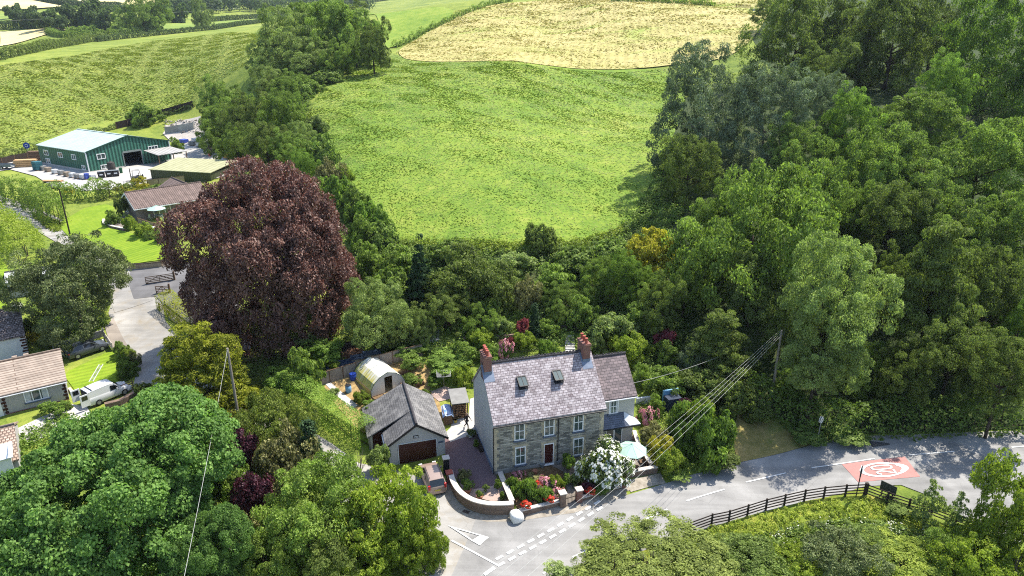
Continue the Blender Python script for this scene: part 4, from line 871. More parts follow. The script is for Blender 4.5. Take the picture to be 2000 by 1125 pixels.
def car(label, cat, loc, yaw, paint, prof, cabin, L=4.3, Wd=1.78, name='parked_car', van=False, rack=False):
    """prof: (x, belt height, half width) stations rear->front ; cabin: (x, roof height, half roof width) stations"""
    t = thing(name, label, cat, loc, yaw)
    sec = []
    for x, zb, hw in prof:
        sec.append([(x,-hw*.93,.22),(x,-hw,.40),(x,-hw,zb*.86),(x,-hw*.93,zb),(x,-hw*.5,zb+.015),(x,hw*.5,zb+.015),(x,hw*.93,zb),(x,hw,zb*.86),(x,hw,.40),(x,hw*.93,.22)])
    b = loft(sec).build('body', paint, t, True); b.modifiers.new('e', 'EDGE_SPLIT').split_angle = math.radians(38)
    zb = lambda x: float(np.interp(x, [p[0] for p in prof], [p[1] for p in prof])); hwf = lambda x: float(np.interp(x, [p[0] for p in prof], [p[2] for p in prof]))
    g = []; rf = []
    for x, zr, hr in cabin:
        z0 = zb(x) - .03; hb = hwf(x)*.94
        g.append([(x,-hb,z0),(x,-hr-.02,max(z0+.001,zr-.05)),(x,-hr*.9,max(z0+.002,zr-.035)),(x,hr*.9,max(z0+.002,zr-.035)),(x,hr+.02,max(z0+.001,zr-.05)),(x,hb,z0)])
    gl = loft(g); go = gl.build('windows', paint if van else B['carglass'], t); go.name = 'cab' if van else 'windows'
    rr_ = [c for c in cabin if c[1] > 1.25]
    rs = [[(x,-hr-.03,zr-.07),(x,-hr-.01,zr-.02),(x,-hr*.6,zr+.012),(x,hr*.6,zr+.012),(x,hr+.01,zr-.02),(x,hr+.03,zr-.07)] for x, zr, hr in rr_]
    ro = loft(rs).build('roof', paint, t, True); ro.modifiers.new('e', 'EDGE_SPLIT')
    # pillars
    if not van:
        for x0, x1 in ((cabin[0][0], rr_[0][0]), (cabin[-1][0], rr_[-1][0])):
            for s_ in (-1, 1): pm = MB(); pm.beam((x0, s_*hwf(x0)*.95, zb(x0)-.02), (x1, s_*(rr_[0][2]+.02), rr_[0][1]-.03), .07); pm.build('pillar', paint, t)
        xm = (rr_[0][0]+rr_[-1][0])/2
        for s_ in (-1, 1): pm = MB(); pm.beam((xm, s_*hwf(xm)*.955, zb(xm)-.02), (xm, s_*(rr_[0][2]+.035), rr_[0][1]-.04), .08); pm.build('pillar', paint, t)
    x0, x1 = prof[0][0], prof[-1][0]
    for x in (x0 + L*.19, x1 - L*.19):
        for s_ in (-1, 1): wheel(t, x, s_*(Wd/2-.07))
    lr = mat('red_tail_lamp', (.5,.012,.012), (.4,.01,.01), 3, .2, .6); lh = mat('clear_head_lamp', (.7,.72,.74), (.6,.62,.64), 3, .15, .6)
    for s_ in (-1, 1):
        mb = MB(); mb.box(x0-.02, s_*Wd*.40-.09, .72, x0+.10, s_*Wd*.40+.09, zb(x0)+(.28 if rack else .02)); mb.build('tail_light', lr, t)
        mb = MB(); mb.box(x1-.12, s_*Wd*.36-.16, .56, x1+.015, s_*Wd*.36+.16, .72); mb.build('headlight', lh, t)
        mb = MB(); mb.box(x1-L*.36, s_*(Wd/2+.05)-.07, zb(x1-L*.36)-.02, x1-L*.36+.12, s_*(Wd/2+.05)+.07, zb(x1-L*.36)+.13); mb.build('mirror', paint, t)
    mb = MB(); mb.box(x0-.03, -.26, .52, x0+.03, .26, .64); mb.build('number_plate', mat('yellow_plate', (.6,.5,.08)), t)
    return t, zb, hwf
def paint(name, c, rough=.3, metal=.3): return mat(name, c, tuple(v*.95 for v in c), 2, rough, .5, metal)
# dark grey hatchback
a, b = Vector(at(153,703)), Vector(at(201,686)); yw = math.atan2(b.y-a.y, b.x-a.x); n = Vector((-math.sin(yw), math.cos(yw), 0)); c = (a+b)/2 + n*.8; c.z = H(c.x, c.y)+.05
car('dark grey hatchback parked beside the small lawn', 'car', c, yw, paint('grey_metallic', (.085,.095,.11)), [(-2.15,.82,.76),(-2.0,.92,.86),(-1.2,.95,.89),(.2,.93,.89),(1.2,.88,.88),(1.9,.74,.82),(2.15,.58,.70)], [(-2.0,.93,.6),(-1.35,1.40,.58),(-.5,1.47,.60),(.3,1.42,.58),(1.15,.90,.6)])
# taupe people carrier outside the garage
r0 = Vector(un(851, 962, -.9)); c = r0 + Vector((-math.sin(GYAW), math.cos(GYAW), 0))*1.55; c.z = H(c.x, c.y)+.06
tc, zb, hwf = car('taupe estate car with black tailgate glass outside the garage', 'car', c, GYAW + math.pi/2 + .05, paint('taupe_metallic', (.36,.265,.22)), [(-2.05,.86,.76),(-1.95,1.0,.85),(-1.0,1.0,.89),(.4,.98,.89),(1.1,.95,.87),(1.75,.80,.80),(2.05,.60,.66)], [(-2.0,1.0,.66),(-1.75,1.50,.62),(-.6,1.58,.64),(.35,1.52,.62),(1.15,.96,.62)], rack=True)
mb = MB()
for s_ in (-1, 1): mb.tube([(-1.6,s_*.55,1.60),(-.6,s_*.57,1.66),(.3,s_*.55,1.60)], .025, 6)
mb.build('roof_rail', B['blackp'], tc)
# white van, rear doors open
a, b = Vector(at(183,800)), Vector(at(250,772)); yw = math.atan2(b.y-a.y, b.x-a.x); n = Vector((-math.sin(yw), math.cos(yw), 0)); c = (a+b)/2 + n*1.1 + Vector((math.cos(yw), math.sin(yw), 0))*.3; c.z = H(c.x, c.y)+.05
wp = paint('van_white', (.66,.66,.66), .35, 0)
vt, zb, hwf = car('white van with rear doors open beside the pebbledash bungalow', 'van', c, yw, wp, [(-2.15,1.0,.86),(-2.1,1.05,.89),(-.8,1.05,.90),(.4,1.03,.90),(1.1,1.0,.88),(1.85,.84,.82),(2.12,.62,.72)], [(-2.12,1.76,.76),(-.8,1.84,.78),(.0,1.84,.77),(.45,1.76,.72),(1.2,1.02,.70)], van=True, name='parked_van')
for s_ in (-1, 1):
    mb = MB(); mb.add([(.02,s_*.885,1.05),(.85,s_*.86,1.05),(.60,s_*.80,1.45),(.02,s_*.82,1.62)], [(0,1,2,3)]); mb.build('side_window', B['carglass'], vt)
    mb = MB(); mb.box(-3.0,s_*.95-.04,.45,-2.16,s_*.95+.04,1.75); dr = mb.build('rear_door', wp, vt); mb = MB(); mb.box(-2.85,s_*.95-.05,1.15,-2.3,s_*.95+.05,1.62); mb.build('pane', B['carglass'], dr)
mb = MB(); mb.add([(.50,-.66,1.70),(.50,.66,1.70),(1.16,.74,1.09),(1.16,-.74,1.09)], [(0,1,2,3)]); mb.v = [(x+.03,y,z+.03) for x,y,z in mb.v]; mb.build('windscreen', B['carglass'], vt)
mb = MB(); mb.box(-2.17,-.74,.5,-2.13,.74,1.68); mb.build('dark_load_panel', B['blackp'], vt)  # black panel on the closed body, shade of the load space as colour
mb = MB(); mb.beam((-1.7,-.8,1.86),(-1.7,.8,1.86),.06); mb.build('roof_bar', B['blackp'], vt)

# ------------------------------------------------------------------ people
SKIN = mat('skin', (.45,.27,.19), (.42,.25,.18), 8, .6); HAIR = mat('grey_hair', (.16,.13,.11), (.10,.08,.07), 20, .8)
def skinmesh(name, joints, bones, m, parent, sub=2, root=0):
    me = bpy.data.meshes.new(name); me.from_pydata([j[:3] for j in joints], bones, []); me.materials.append(m)
    o = bpy.data.objects.new(name, me); COL.objects.link(o); o.parent = parent
    md = o.modifiers.new('skin', 'SKIN'); md.use_smooth_shade = True
    sv = me.skin_vertices[0].data
    for i, j in enumerate(joints):
        sv[i].radius = (j[3], j[4] if len(j) > 4 else j[3]); sv[i].use_root = (i == root)
    if sub: o.modifiers.new('sub', 'SUBSURF').render_levels = sub
    return o
def hand(t, wrist, d, side, body_idx=None):
    "five short finger chains leaving a small palm"
    J = [(*wrist, .028, .02)]; Bn = []; d = Vector(d).normalized(); s_ = Vector((0, 0, 1)).cross(d).normalized() if abs(d.z) < .9 else Vector((1, 0, 0)); w = Vector(wrist)
    J.append((*(w + d*.07), .036, .017)); Bn.append((0, 1))
    for k, ln in enumerate((.065, .075, .07, .055)):
        b = w + d*.085 + s_*(k-1.5)*.021; m = b + d*ln*.6 + Vector((0, 0, -.008)); e = m + d*ln*.5 + Vector((0, 0, -.018)); i = len(J)
        J += [(*b, .010), (*m, .009), (*e, .008)]; Bn += [(1, i), (i, i+1), (i+1, i+2)]
    b = w + d*.03 + s_*side*.035; e = b + d*.04 + s_*side*.025; i = len(J); J += [(*b, .012), (*e, .010)]; Bn += [(0, i), (i, i+1)]
    return skinmesh('hand', J, Bn, SKIN, t, 1)
def person(label, loc, yaw, shirt, trouser, pose='walk'):
    t = thing('person', label, 'person', loc, yaw)       # faces +y
    if pose == 'walk':
        Jt = [(0,0,.93,.15,.12),(0,.02,1.15,.14,.11),(0,.05,1.36,.17,.12),(0,.06,1.48,.07),(.19,.05,1.42,.065),(.25,-.10,1.17,.05),(.23,.02,.93,.036),(-.19,.05,1.42,.065),(-.25,.18,1.18,.05),(-.20,.36,1.05,.036)]
        Bt = [(0,1),(1,2),(2,3),(2,4),(4,5),(5,6),(2,7),(7,8),(8,9)]
        Jl = [(0,0,.93,.15,.12),(.10,.0,.86,.10),(.11,.24,.50,.07),(.11,.26,.09,.05),(.11,.40,.05,.045),(-.10,.0,.86,.10),(-.11,-.12,.48,.07),(-.11,-.40,.14,.05),(-.11,-.30,.05,.042)]
        Bl = [(0,1),(1,2),(2,3),(3,4),(0,5),(5,6),(6,7),(7,8)]; hd = Vector((0,.09,1.63)); wr = [((.23,.03,.91),(0,.2,-1)),((-.2,.38,1.04),(0,.9,-.2))]
    else:     # kneeling, leaning forward over the ground
        Jt = [(0,0,.52,.16,.13),(0,.12,.70,.15,.12),(0,.28,.86,.17,.12),(0,.36,.95,.07),(.19,.28,.88,.065),(.26,.40,.62,.05),(.18,.52,.40,.036),(-.19,.28,.88,.065),(-.26,.40,.62,.05),(-.18,.52,.40,.036)]
        Bt = [(0,1),(1,2),(2,3),(2,4),(4,5),(5,6),(2,7),(7,8),(8,9)]
        Jl = [(0,0,.52,.16,.13),(.11,.03,.48,.10),(.13,.34,.12,.075),(.13,-.10,.08,.05),(.13,-.22,.05,.04),(-.11,.03,.48,.10),(-.13,.34,.12,.075),(-.13,-.10,.08,.05),(-.13,-.22,.05,.04)]
        Bl = [(0,1),(1,2),(2,3),(3,4),(0,5),(5,6),(6,7),(7,8)]; hd = Vector((0,.46,1.06)); wr = [((.18,.53,.38),(0,.4,-1)),((-.18,.53,.38),(0,.4,-1))]
    skinmesh('top', Jt, Bt, shirt, t); skinmesh('trousers', Jl, Bl, trouser, t)
    n = Vector(Jt[3][:3]); hm = [(*n, .055), (*(hd + Vector((0,-.01,-.07))), .06, .065), (*hd, .075, .095), (*(hd+Vector((0,0,.08))), .06, .075)]
    ho = skinmesh('head', hm, [(0,1),(1,2),(2,3)], SKIN, t)
    f = MB(); f.add([(hd.x-.016,hd.y+.085,hd.z-.03),(hd.x+.016,hd.y+.085,hd.z-.03),(hd.x,hd.y+.125,hd.z-.028),(hd.x,hd.y+.09,hd.z+.02)], [(0,1,2),(0,2,3),(1,3,2)])
    f.build('nose', SKIN, ho)
    for s_ in (-1, 1):
        e = MB(); e.box(hd.x+s_*.032-.012, hd.y+.082, hd.z+.01, hd.x+s_*.032+.012, hd.y+.098, hd.z+.024); e.build('eye', B['blackp'], ho)
        e = MB(); e.box(hd.x+s_*.075-.01, hd.y-.02, hd.z-.03, hd.x+s_*.075+.01, hd.y+.02, hd.z+.03); e.build('ear', SKIN, ho)
    e = MB(); e.box(hd.x-.025, hd.y+.075, hd.z-.062, hd.x+.025, hd.y+.09, hd.z-.052); e.build('mouth', B['pot'], ho)
    h = MB(); h.lathe([(.088,.0),(.096,.05),(.085,.09),(.05,.125),(.005,.135)], 12, (hd.x, hd.y-.018, hd.z+.005)); h.build('hair', HAIR, t, True)
    for (w_, d_), s_ in zip(wr, (-1, 1)): hand(t, w_, d_, s_)
    return t
p = at(912, 838); person('person in dark clothes walking across the pale yard behind the drive', (p.x, p.y, p.z+.06), math.radians(-125), mat('dark_top', (.035,.028,.03), (.025,.02,.022), 4, .9), mat('dark_trousers', (.022,.022,.028), (.03,.03,.035), 4, .9))
p = at(117, 702); person('person in a pale top kneeling beside the dark grey car', (p.x, p.y, p.z+.04), math.radians(-60), mat('pale_top', (.50,.47,.42), (.42,.40,.36), 4, .9), mat('grey_trousers', (.08,.08,.085), (.06,.06,.065), 4, .9), 'kneel')

# ------------------------------------------------------------------ garden furniture and yard things
# polytunnel
pa, pb, pcn = [Vector(un(*q_, .55)) for q_ in ((725.5,776.5),(792,754.5),(692.6,743))]
pe = (pb-pa).normalized(); pw = (pb-pa).length; pl = (pcn-pa).length * .98; pyaw = math.atan2(pe.y, pe.x)
pt = thing('polytunnel', 'white polythene garden tunnel with yellow algae stains and open doorway', 'polytunnel', pa, pyaw)
s = NT('stained_polythene'); co = s.coord(); nz = s.noise(co, 1.2, 4); mp = s.n('ShaderNodeMapping'); s.l(co, mp.inputs[0]); mp.inputs['Scale'].default_value = (.35, 3.2, .35); stn = s.noise(mp.outputs[0], 1.3, 4, .6)
sx = s.n('ShaderNodeSeparateXYZ'); s.l(co, sx.inputs[0]); side = s.ramp(s.math('ADD', s.math('MULTIPLY', sx.outputs[0], 1/pw), s.math('MULTIPLY', s.math('SUBTRACT', stn, .5), .9)), [(.10, 1.), (.30, 0.)])
s.base(s.mix(side, s.ramp(nz, [(.3, (.72,.71,.66)), (.7, (.60,.58,.50))]), (.50,.45,.12))); s.b.inputs['Transmission Weight'].default_value = .0; POLY = s.fin(.35, .4)
endm = mat('polythene_end', (.62,.61,.57), (.50,.49,.44), 1.4, .5)
def arch(h=2.35, n=1):
    return [(0,-.3),(0.0,.75),(pw*.10,1.45),(pw*.27,2.02),(pw*.5,h),(pw*.73,2.02),(pw*.90,1.45),(pw,.75),(pw,-.3)]
ar = arch(); mb = MB()
mb.add([(x,0,z) for x,z in ar] + [(x,pl,z) for x,z in ar], [(i,i+1,len(ar)+i+1,len(ar)+i) for i in range(len(ar)-1)]); mb.build('cover', POLY, pt)
mb = MB(); mb.add([(x,pl,z) for x,z in ar], [tuple(range(len(ar)))]); mb.build('end_panel', endm, pt, )
mb = MB(); d0, d1, dz = pw*.40, pw*.62, 1.85
L_ = [(0,-.3),(d0,-.3),(d0,dz),(d0,2.02+.13*(d0-pw*.27)/(pw*.23)*2),(pw*.27,2.02),(pw*.10,1.45),(0,.75)]; R_ = [(d1,-.3),(pw,-.3),(pw,.75),(pw*.90,1.45),(pw*.73,2.02),(d1,2.02+.13*(pw*.73-d1)/(pw*.23)*2),(d1,dz)]
mb.add([(x,0,z) for x,z in L_], [tuple(range(7))]); mb.add([(x,0,z) for x,z in R_], [tuple(range(7))]); mb.add([(d0,0,dz),(d1,0,dz),(d1,0,2.19),(pw*.5,0,2.35),(d0,0,2.19)], [(0,1,2,3,4)]); mb.build('end_panel', endm, pt)
for y in (0, pl/2, pl):
    mb = MB(); mb.tube([(x,y,z) for x,z in ar], .035 if y != pl/2 else .02, 6); mb.build('hoop', mat('green_hoop', (.02,.07,.05)), pt)
mb = MB(); mb.beam((0-.02,0,.75),(0-.02,pl,.75),.05); mb.build('side_rail', B['wood'], pt)
def planter(label, px, py, w, d, h, yaw, name='raised_bed', fill=None, m=None):
    p = at(px, py); t = thing(name, label, 'planter', p, yaw); mb = MB(); m = m or B['wood']
    mb.box(-w/2,-d/2,-.2,w/2,-d/2+.05,h); mb.box(-w/2,d/2-.05,-.2,w/2,d/2,h); mb.box(-w/2,-d/2+.05,-.2,-w/2+.05,d/2-.05,h); mb.box(w/2-.05,-d/2+.05,-.2,w/2,d/2-.05,h); mb.build('frame', m, t)
    mb = MB(); mb.box(-w/2+.05,-d/2+.05,-.15,w/2-.05,d/2-.05,h-.07); mb.build('soil', fill or G['soil'], t); return t
planter('wooden planter box in front of the polytunnel doorway', 741, 786, 1.3, .7, .75, pyaw)
planter('timber edged raised bed right of the polytunnel', 781, 722, 1.8, 2.2, .3, .5, fill=G['straw'])
planter('raised bed with leafy greens between polytunnel and clothes airer', 802, 748, 2.4, 2.2, .35, .5)
planter('timber raised bed behind the garage ridge', 825, 778, 2.0, 1.4, .45, .3)
def cold_frame(label, px, py):
    p = at(px, py); t = thing('cold_frame', label, 'cold frame', p, .32, 'cold frames along the board fence'); mb = MB(); mb.box(-.95,-.5,-.2,.95,.5,.45); mb.build('frame', B['palewood'], t)
    mb = MB(); mb.add([(-1,-.55,.5),(1,-.55,.5),(1,.55,.62),(-1,.55,.62)], [(0,1,2,3)]); mb.build('lid', mat('dark_lid', (.03,.05,.09), (.02,.03,.06), 2, .3), t)
for lab, x, y in (('cold frame nearest the left end of the board fence', 655, 722), ('cold frame behind the fence, second from its left end', 676, 715), ('cold frame behind the fence just left of the polytunnel peak', 702, 705), ('cold frame with navy lid above the polytunnel peak', 727, 697)): cold_frame(lab, x, y)
def butt(label, px, py, r, h, m, name='water_butt'):
    p = at(px, py); t = thing(name, label, 'water butt', p); mb = MB(); mb.lathe([(r*.85,-.1),(r,.15),(r*1.04,h*.5),(r*.95,h)], 14); mb.build('barrel', m, t, True); mb = MB(); mb.lathe([(r,h+.002),(r,h+.04),(r*.3,h+.07)], 14); mb.build('lid', B['blackp'] if m == B['paleblue'] else m, t)
butt('pale blue water butt standing on the dry plot', 681, 766, .32, .85, B['paleblue']); butt('deep blue tub tucked behind the polytunnel', 690, 741, .38, .7, B['bluepl'])
# log store
p = at(900, 819); t = thing('log_store', 'open log store with felt roof stacked full of firewood', 'log store', p, .22)
mb = MB()
for x in (-.72, .72):
    for y in (0, 2.1): mb.box(x-.05,y-.05,-.2,x+.05,y+.05,1.95+y*.1)
mb.build('post', B['wood'], t)
mb = MB(); slab(mb, [(-.9,-.25,1.93),(.9,-.25,1.93),(.9,2.4,2.2),(-.9,2.4,2.2)], .07); mb.build('roof', B['ply'], t)
lg = MB(); rnd = random.Random(3)
for k in range(7):
    for j in range(9):
        x = -.6 + j*.15 + rnd.uniform(-.03,.03); z = .14 + k*.24 + rnd.uniform(-.03,.03); y0 = .05 + rnd.uniform(-.08,.08); lg.tube([(x,y0,z),(x+rnd.uniform(-.03,.03),y0+2.0,z)], rnd.uniform(.06,.085), 6)
tag(lg.build('firewood', [mat('split_logs', (.36,.22,.12), (.10,.06,.04), 5, .9)], None, loc=p, rotz=.22), 'firewood stacked inside the log store', 'firewood', None, None)
p = at(876, 830); t = thing('tarp_covered_stack', 'narrow wooden bin covered by a blue and white tarpaulin', 'wood bin', p, .2)
mb = MB(); mb.box(-.42,0,-.2,.42,1.7,1.25); mb.build('bin', B['wood'], t); mb = MB()
pts = []; 
for i in range(6):
    for j in range(8): pts.append((-.55+i*.22, -.15+j*.29, 1.31+.05*math.sin(i*2.1+j*1.3) - (.22 if i in (0,5) else 0) - (.15 if j == 0 else 0)))
mb.add(pts, [(i*8+j, (i+1)*8+j, (i+1)*8+j+1, i*8+j+1) for i in range(5) for j in range(7)]); mb.build('tarpaulin', mat('blue_white_tarp', (.62,.68,.76), (.06,.2,.5), 1.6, .5), t)
p = at(890, 826); mb = MB(); mb.lathe([(.12,0),(.16,.3),(.165,.3),(.145,.28)], 12, (p.x, p.y, p.z+.05)); tag(mb.build('bucket', mat('yellow_plastic', (.55,.42,.08))), 'yellow bucket beside the log store', 'bucket')
p = at(867.6, 760); t = thing('rotary_clothes_airer', 'rotary clothes airer with square line frame on the pink patio', 'clothes airer', p, .15)
mb = MB(); mb.tube([(0,0,-.1),(0,0,1.75)], .03, 8); mb.build('pole', B['metal'], t)
cr = [(1.05,0.0),(0,1.05),(-1.05,0.0),(0,-1.05)]; cr = [(x*math.cos(.78)-y*math.sin(.78), x*math.sin(.78)+y*math.cos(.78)) for x, y in cr]
for x, y in cr: mb = MB(); mb.beam((0,0,1.45),(x,y,1.9),.03); mb.build('arm', B['metal'], t)
mb = MB()
for k in range(4, 11):
    f_ = k/10
    for i in range(4): a, b = cr[i], cr[(i+1)%4]; mb.beam((a[0]*f_,a[1]*f_,1.45+.45*f_),(b[0]*f_,b[1]*f_,1.45+.45*f_),.018)
mb.build('line', mat('clothes_line', (.5,.5,.5)), t)
p = at(693, 700); t = thing('compost_bay', 'compost bay heaped with dry brown bracken behind the cold frames', 'compost bay', p, .3)
mb = MB(); mb.box(-1.3,1.5,-.3,1.3,1.6,1.5); mb.build('back_panel', B['darkwood'], t); mb = MB(); mb.box(-1.4,0,-.3,-1.3,1.6,.9); mb.build('side_panel', B['wood'], t)
HEAP = Vector(p)
def parasol(label, px, py, z, r, h, name='parasol'):
    p = Vector(un(px, py, z)); t = thing(name, label, 'parasol', p, .2); m_ = 8; mb = MB(); vs = [(0,0,h)]; fs = []
    for k in range(m_):
        a = 2*math.pi*k/m_; vs.append((r*math.cos(a), r*math.sin(a), h-.62)); 
    for k in range(m_): a = 2*math.pi*(k+.5)/m_; vs.append((r*.55*math.cos(a)*.97, r*.55*math.sin(a)*.97, h-.34))
    for k in range(m_): k2 = (k+1)%m_; fs += [(0,1+k,1+m_+k),(0,1+m_+k,1+k2),(1+m_+k,1+k,1+k2)]
    mb.add(vs, fs); mb.build('canopy', B['mint'], t)
    mb = MB()
    for k in range(m_): a = 2*math.pi*k/m_; mb.beam((0,0,h+.004),(r*math.cos(a),r*math.sin(a),h-.615),.03,.015)
    mb.build('seam', mat('mint_seam', (.26,.46,.39)), t)
    mb = MB(); mb.tube([(0,0,0),(0,0,h+.1)], .03, 8); mb.build('pole', B['blackp'], t); return t
parasol('mint green octagonal parasol on the patio beside the stone house', 1231, 912, -.1, 1.42, 2.45)
p = at(309, 428); parasol('mint green parasol in front of the lawn bungalow', 309, 428, p.z, 1.5, 2.4)
def gtable(label, p, r, m):
    t = thing('garden_table', label, 'table', p); mb = MB(); mb.lathe([(r,.70),(r,.74)], 20); mb.build('table_top', m, t)
    for k in range(4): a = .785+k*1.571; mb = MB(); mb.beam((r*.6*math.cos(a),r*.6*math.sin(a),0),(r*.6*math.cos(a),r*.6*math.sin(a),.7),.05); mb.build('leg', m, t)
def gchair(label, p, yaw, m, group):
    t = thing('garden_chair', label, 'chair', p, yaw, group); mb = MB(); mb.box(-.24,-.22,.42,.24,.24,.46); mb.build('seat', m, t)
    mb = MB(); mb.box(-.24,.20,.46,.24,.24,.92); mb.build('backrest', m, t)
    for x in (-.21,.21):
        for y in (-.19,.21): mb = MB(); mb.beam((x,y,0),(x,y,.42),.04); mb.build('leg', m, t)
pz = Vector(un(1229, 910, -.1)); gtable('round dark garden table under the patio parasol', pz + Vector((-.1,.1,0)), .6, B['wood'])
for lab, dx, dy, yw in (('wooden chair right of the patio table', 1.15, .1, -1.5), ('wooden chair near the patio wall', .35, -.95, 3.0), ('wooden chair left of the patio table', -1.15, .0, 1.6)): gchair(lab, pz + Vector((dx,dy,0)), yw, B['wood'], 'chairs round the patio table')
pz = at(309, 428); gtable('pale round table under the lawn bungalow parasol', pz + Vector((.3,-.2,.05)), .7, B['metal'])
for lab, dx, dy, yw in (('pale green slatted chair right of the parasol table', 1.6, -1.2, 2.6), ('pale chair left of the parasol table', -1.0, -.4, 1.4)): gchair(lab, Vector((pz.x+dx, pz.y+dy, H(pz.x+dx, pz.y+dy)+.05)), yw, mat('pale_green_slats', (.45,.52,.38)), 'chairs on the bungalow terrace')
board_fence('terrace_fence', 'short timber panel fence at the edge of the bungalow terrace', W((270,436),(286,441),(301,446),(316,444)), .9, B['palewood'])
p = at(297, 453); t = thing('stone_lantern', 'dark square garden lantern box among the lawn edge shrubs', 'lantern', p); mb = MB(); mb.box(-.35,-.35,-.1,.35,.35,.7); mb.build('body', B['grey'], t); mb = MB(); mb.box(-.45,-.45,.702,.45,.45,.8); mb.build('cap', B['offwhite'], t)
# bulk bag by the wall
p = un(1009, 1014, -1.0); mb = MB(); rnd = random.Random(5); prof = [(.44,-.08),(.55,.10),(.58,.32),(.55,.55),(.50,.72),(.30,.86),(.16,.84),(.02,.98)]; mb.lathe(prof, 14, (0,0,0))
mb.v = [(x*(1+rnd.uniform(-.17,.17)), y*(1+rnd.uniform(-.17,.17)), z*.95+rnd.uniform(-.07,.07)) for x,y,z in mb.v]
o = mb.build('bulk_bag', B['sack'], None, True, loc=(p[0], p[1]-.1, -1.0)); tag(o, 'white bulk sack standing at the corner of the front wall', 'sack')
p = at(1312, 800); t = thing('oil_tank', 'dark blue grey plastic tank behind the garden right of the house', 'tank', p, .3); mb = MB(); mb.box(-.75,-.5,0,.75,.5,1.5); mb.build('body', mat('navy_plastic', (.03,.045,.075), (.025,.035,.06), 2, .5), t, )
mb = MB(); mb.box(-.8,.52,.3,.9,.7,2.0); mb.build('back_board', B['paleblue'], t)
p = un(1316, 765, 3); 
# small store below the copper beech
p = at(470, 692); t = thing('garden_store', 'small pale roofed store under the left edge of the copper beech', 'store', p, .25); mb = MB(); mb.box(-1.1,-.8,-.3,1.1,.8,1.0); mb.build('wall', B['wood'], t); mb = MB(); slab(mb, [(-1.3,-1,1.0),(1.3,-1,1.0),(1.3,1,1.35),(-1.3,1,1.35)], .06); mb.build('roof', B['offwhite'], t)
# pots
def pot(label, px, py, z, r, h, m, name='flower_pot', flower=None, off=(0,0)):
    p = Vector(un(px, py, z)) + Vector((*off, 0)); t = thing(name, label, 'plant pot', p); mb = MB(); mb.lathe([(r*.7,0),(r,h),(r*1.08,h),(r*1.08,h+.04),(r*.9,h+.03)], 12); mb.build('pot', m, t); return t, p
POTS = []
for lab, x, y, z, r, h in (('terracotta pot with tall shrub right of the front door', 1110, 914, .0, .3, .4), ('round terracotta pot in the gravel bed, left side', 913, 962, -.55, .34, .35), ('round pot in the middle of the gravel bed', 937, 974, -.6, .30, .3), ('dark pot beside the front door step, left', 1059, 912, 0, .22, .3), ('dark pot beside the front door step, right', 1091, 906, 0, .2, .28), ('pale trough against the grey gable beside the drive', 919, 853, .05, .3, .3), ('terracotta pot left of the flower bed', 1045, 925, -.1, .22, .3)):
    POTS.append(pot(lab, x, y, z, r, h, B['terr'] if 'dark' not in lab and 'pale' not in lab else (B['offwhite'] if 'pale' in lab else B['grey'])))
for lab, x, y in (('white wall pot of red flowers on the front wall, nearer the sack', 1028, 992), ('white wall pot of red flowers on the front wall, nearer the gate', 1073, 980), ('white wall pot of red flowers right of the iron gate', 1153, 965)):
    POTS.append(pot(lab, x, y, -.30, .22, .2, B['white']))
p = at(945, 925); mb = MB(); mb.lathe([(.02,0),(.22,.12),(.25,.25),(.18,.4),(.05,.5)], 10, (p.x+1.2, p.y-.2, p.z+.03)); tag(mb.build('boulder', mat('grey_boulder', (.3,.29,.28), (.18,.17,.17), 5, .9, .2, 0, .5), smooth=True), 'grey rounded stone on the purple gravel beside the house corner', 'boulder')
pg = at(928, 862); mb = MB(); mb.box(-.28,-1.3,-.1,.28,1.3,.4); tag(mb.build('planter_trough', B['darkwood'], loc=(pg.x+.45, pg.y-.6, pg.z), rotz=.28), 'long dark planter trough along the grey gable', 'planter')

# ------------------------------------------------------------------ signs
def disc(mb, c, r, n, u, v, mi=0, th=.02):
    c = Vector(c); u = Vector(u).normalized(); v = Vector(v).normalized(); w = u.cross(v)
    A = [c + (u*math.cos(2*math.pi*k/n) + v*math.sin(2*math.pi*k/n))*r + w*th/2 for k in range(n)]; Bb = [p - w*th for p in A]
    mb.add(A + Bb, [tuple(range(n)), tuple(range(n, 2*n))[::-1]] + [(k, n+k, n+(k+1)%n, (k+1)%n) for k in range(n)], mi)
def speed_sign(label, px, py, z, yaw, h, pm, backing=False):
    p = un(px, py, z); t = thing('speed_limit_sign', label, 'road sign', (p[0], p[1], z), yaw, 'speed limit signs')
    mb = MB(); mb.tube([(0,0,-.3),(0,0,h)], .045, 8); mb.build('pole', pm, t)
    for yy in (-.075, .075):
        mb = MB(); disc(mb, (0,yy,h-.35), .34, 24, (1,0,0), (0,0,1)); o = mb.build('sign_plate', B['white'], t)
        mb = MB(); s_ = 1 if yy > 0 else -1; yb = yy + s_*.013; mb.add([(-.27,yb,h-.35-.17),(-.20,yb,h-.35-.26),(.27,yb,h-.35+.17),(.20,yb,h-.35+.26)], [(0,1,2,3)]); mb.build('bar', B['blackp'], o)
    if backing: mb = MB(); mb.box(-.42,-.06,h-.85,.42,-.035,h+.0); mb.build('backing_board', B['grey'], t); mb = MB(); mb.box(-.42,.035,h-.85,.42,.06,h); mb.build('backing_board', B['grey'], t)
speed_sign('white round sign with black diagonal on a grey post in front of the hedge', 1597, 858, -.15, .75, 2.55, B['metal'])
speed_sign('speed sign seen nearly edge on, on a dark post behind the rail fence', 1673, 964, -.85, 1.02, 2.85, B['blackp'], True)
a, b = at(1718, 966), at(1740, 978); t = thing('notice_board', 'dark green notice board on two legs behind the rail fence', 'notice board', a, math.atan2(b.y-a.y, b.x-a.x)); L = (b-a).xy.length
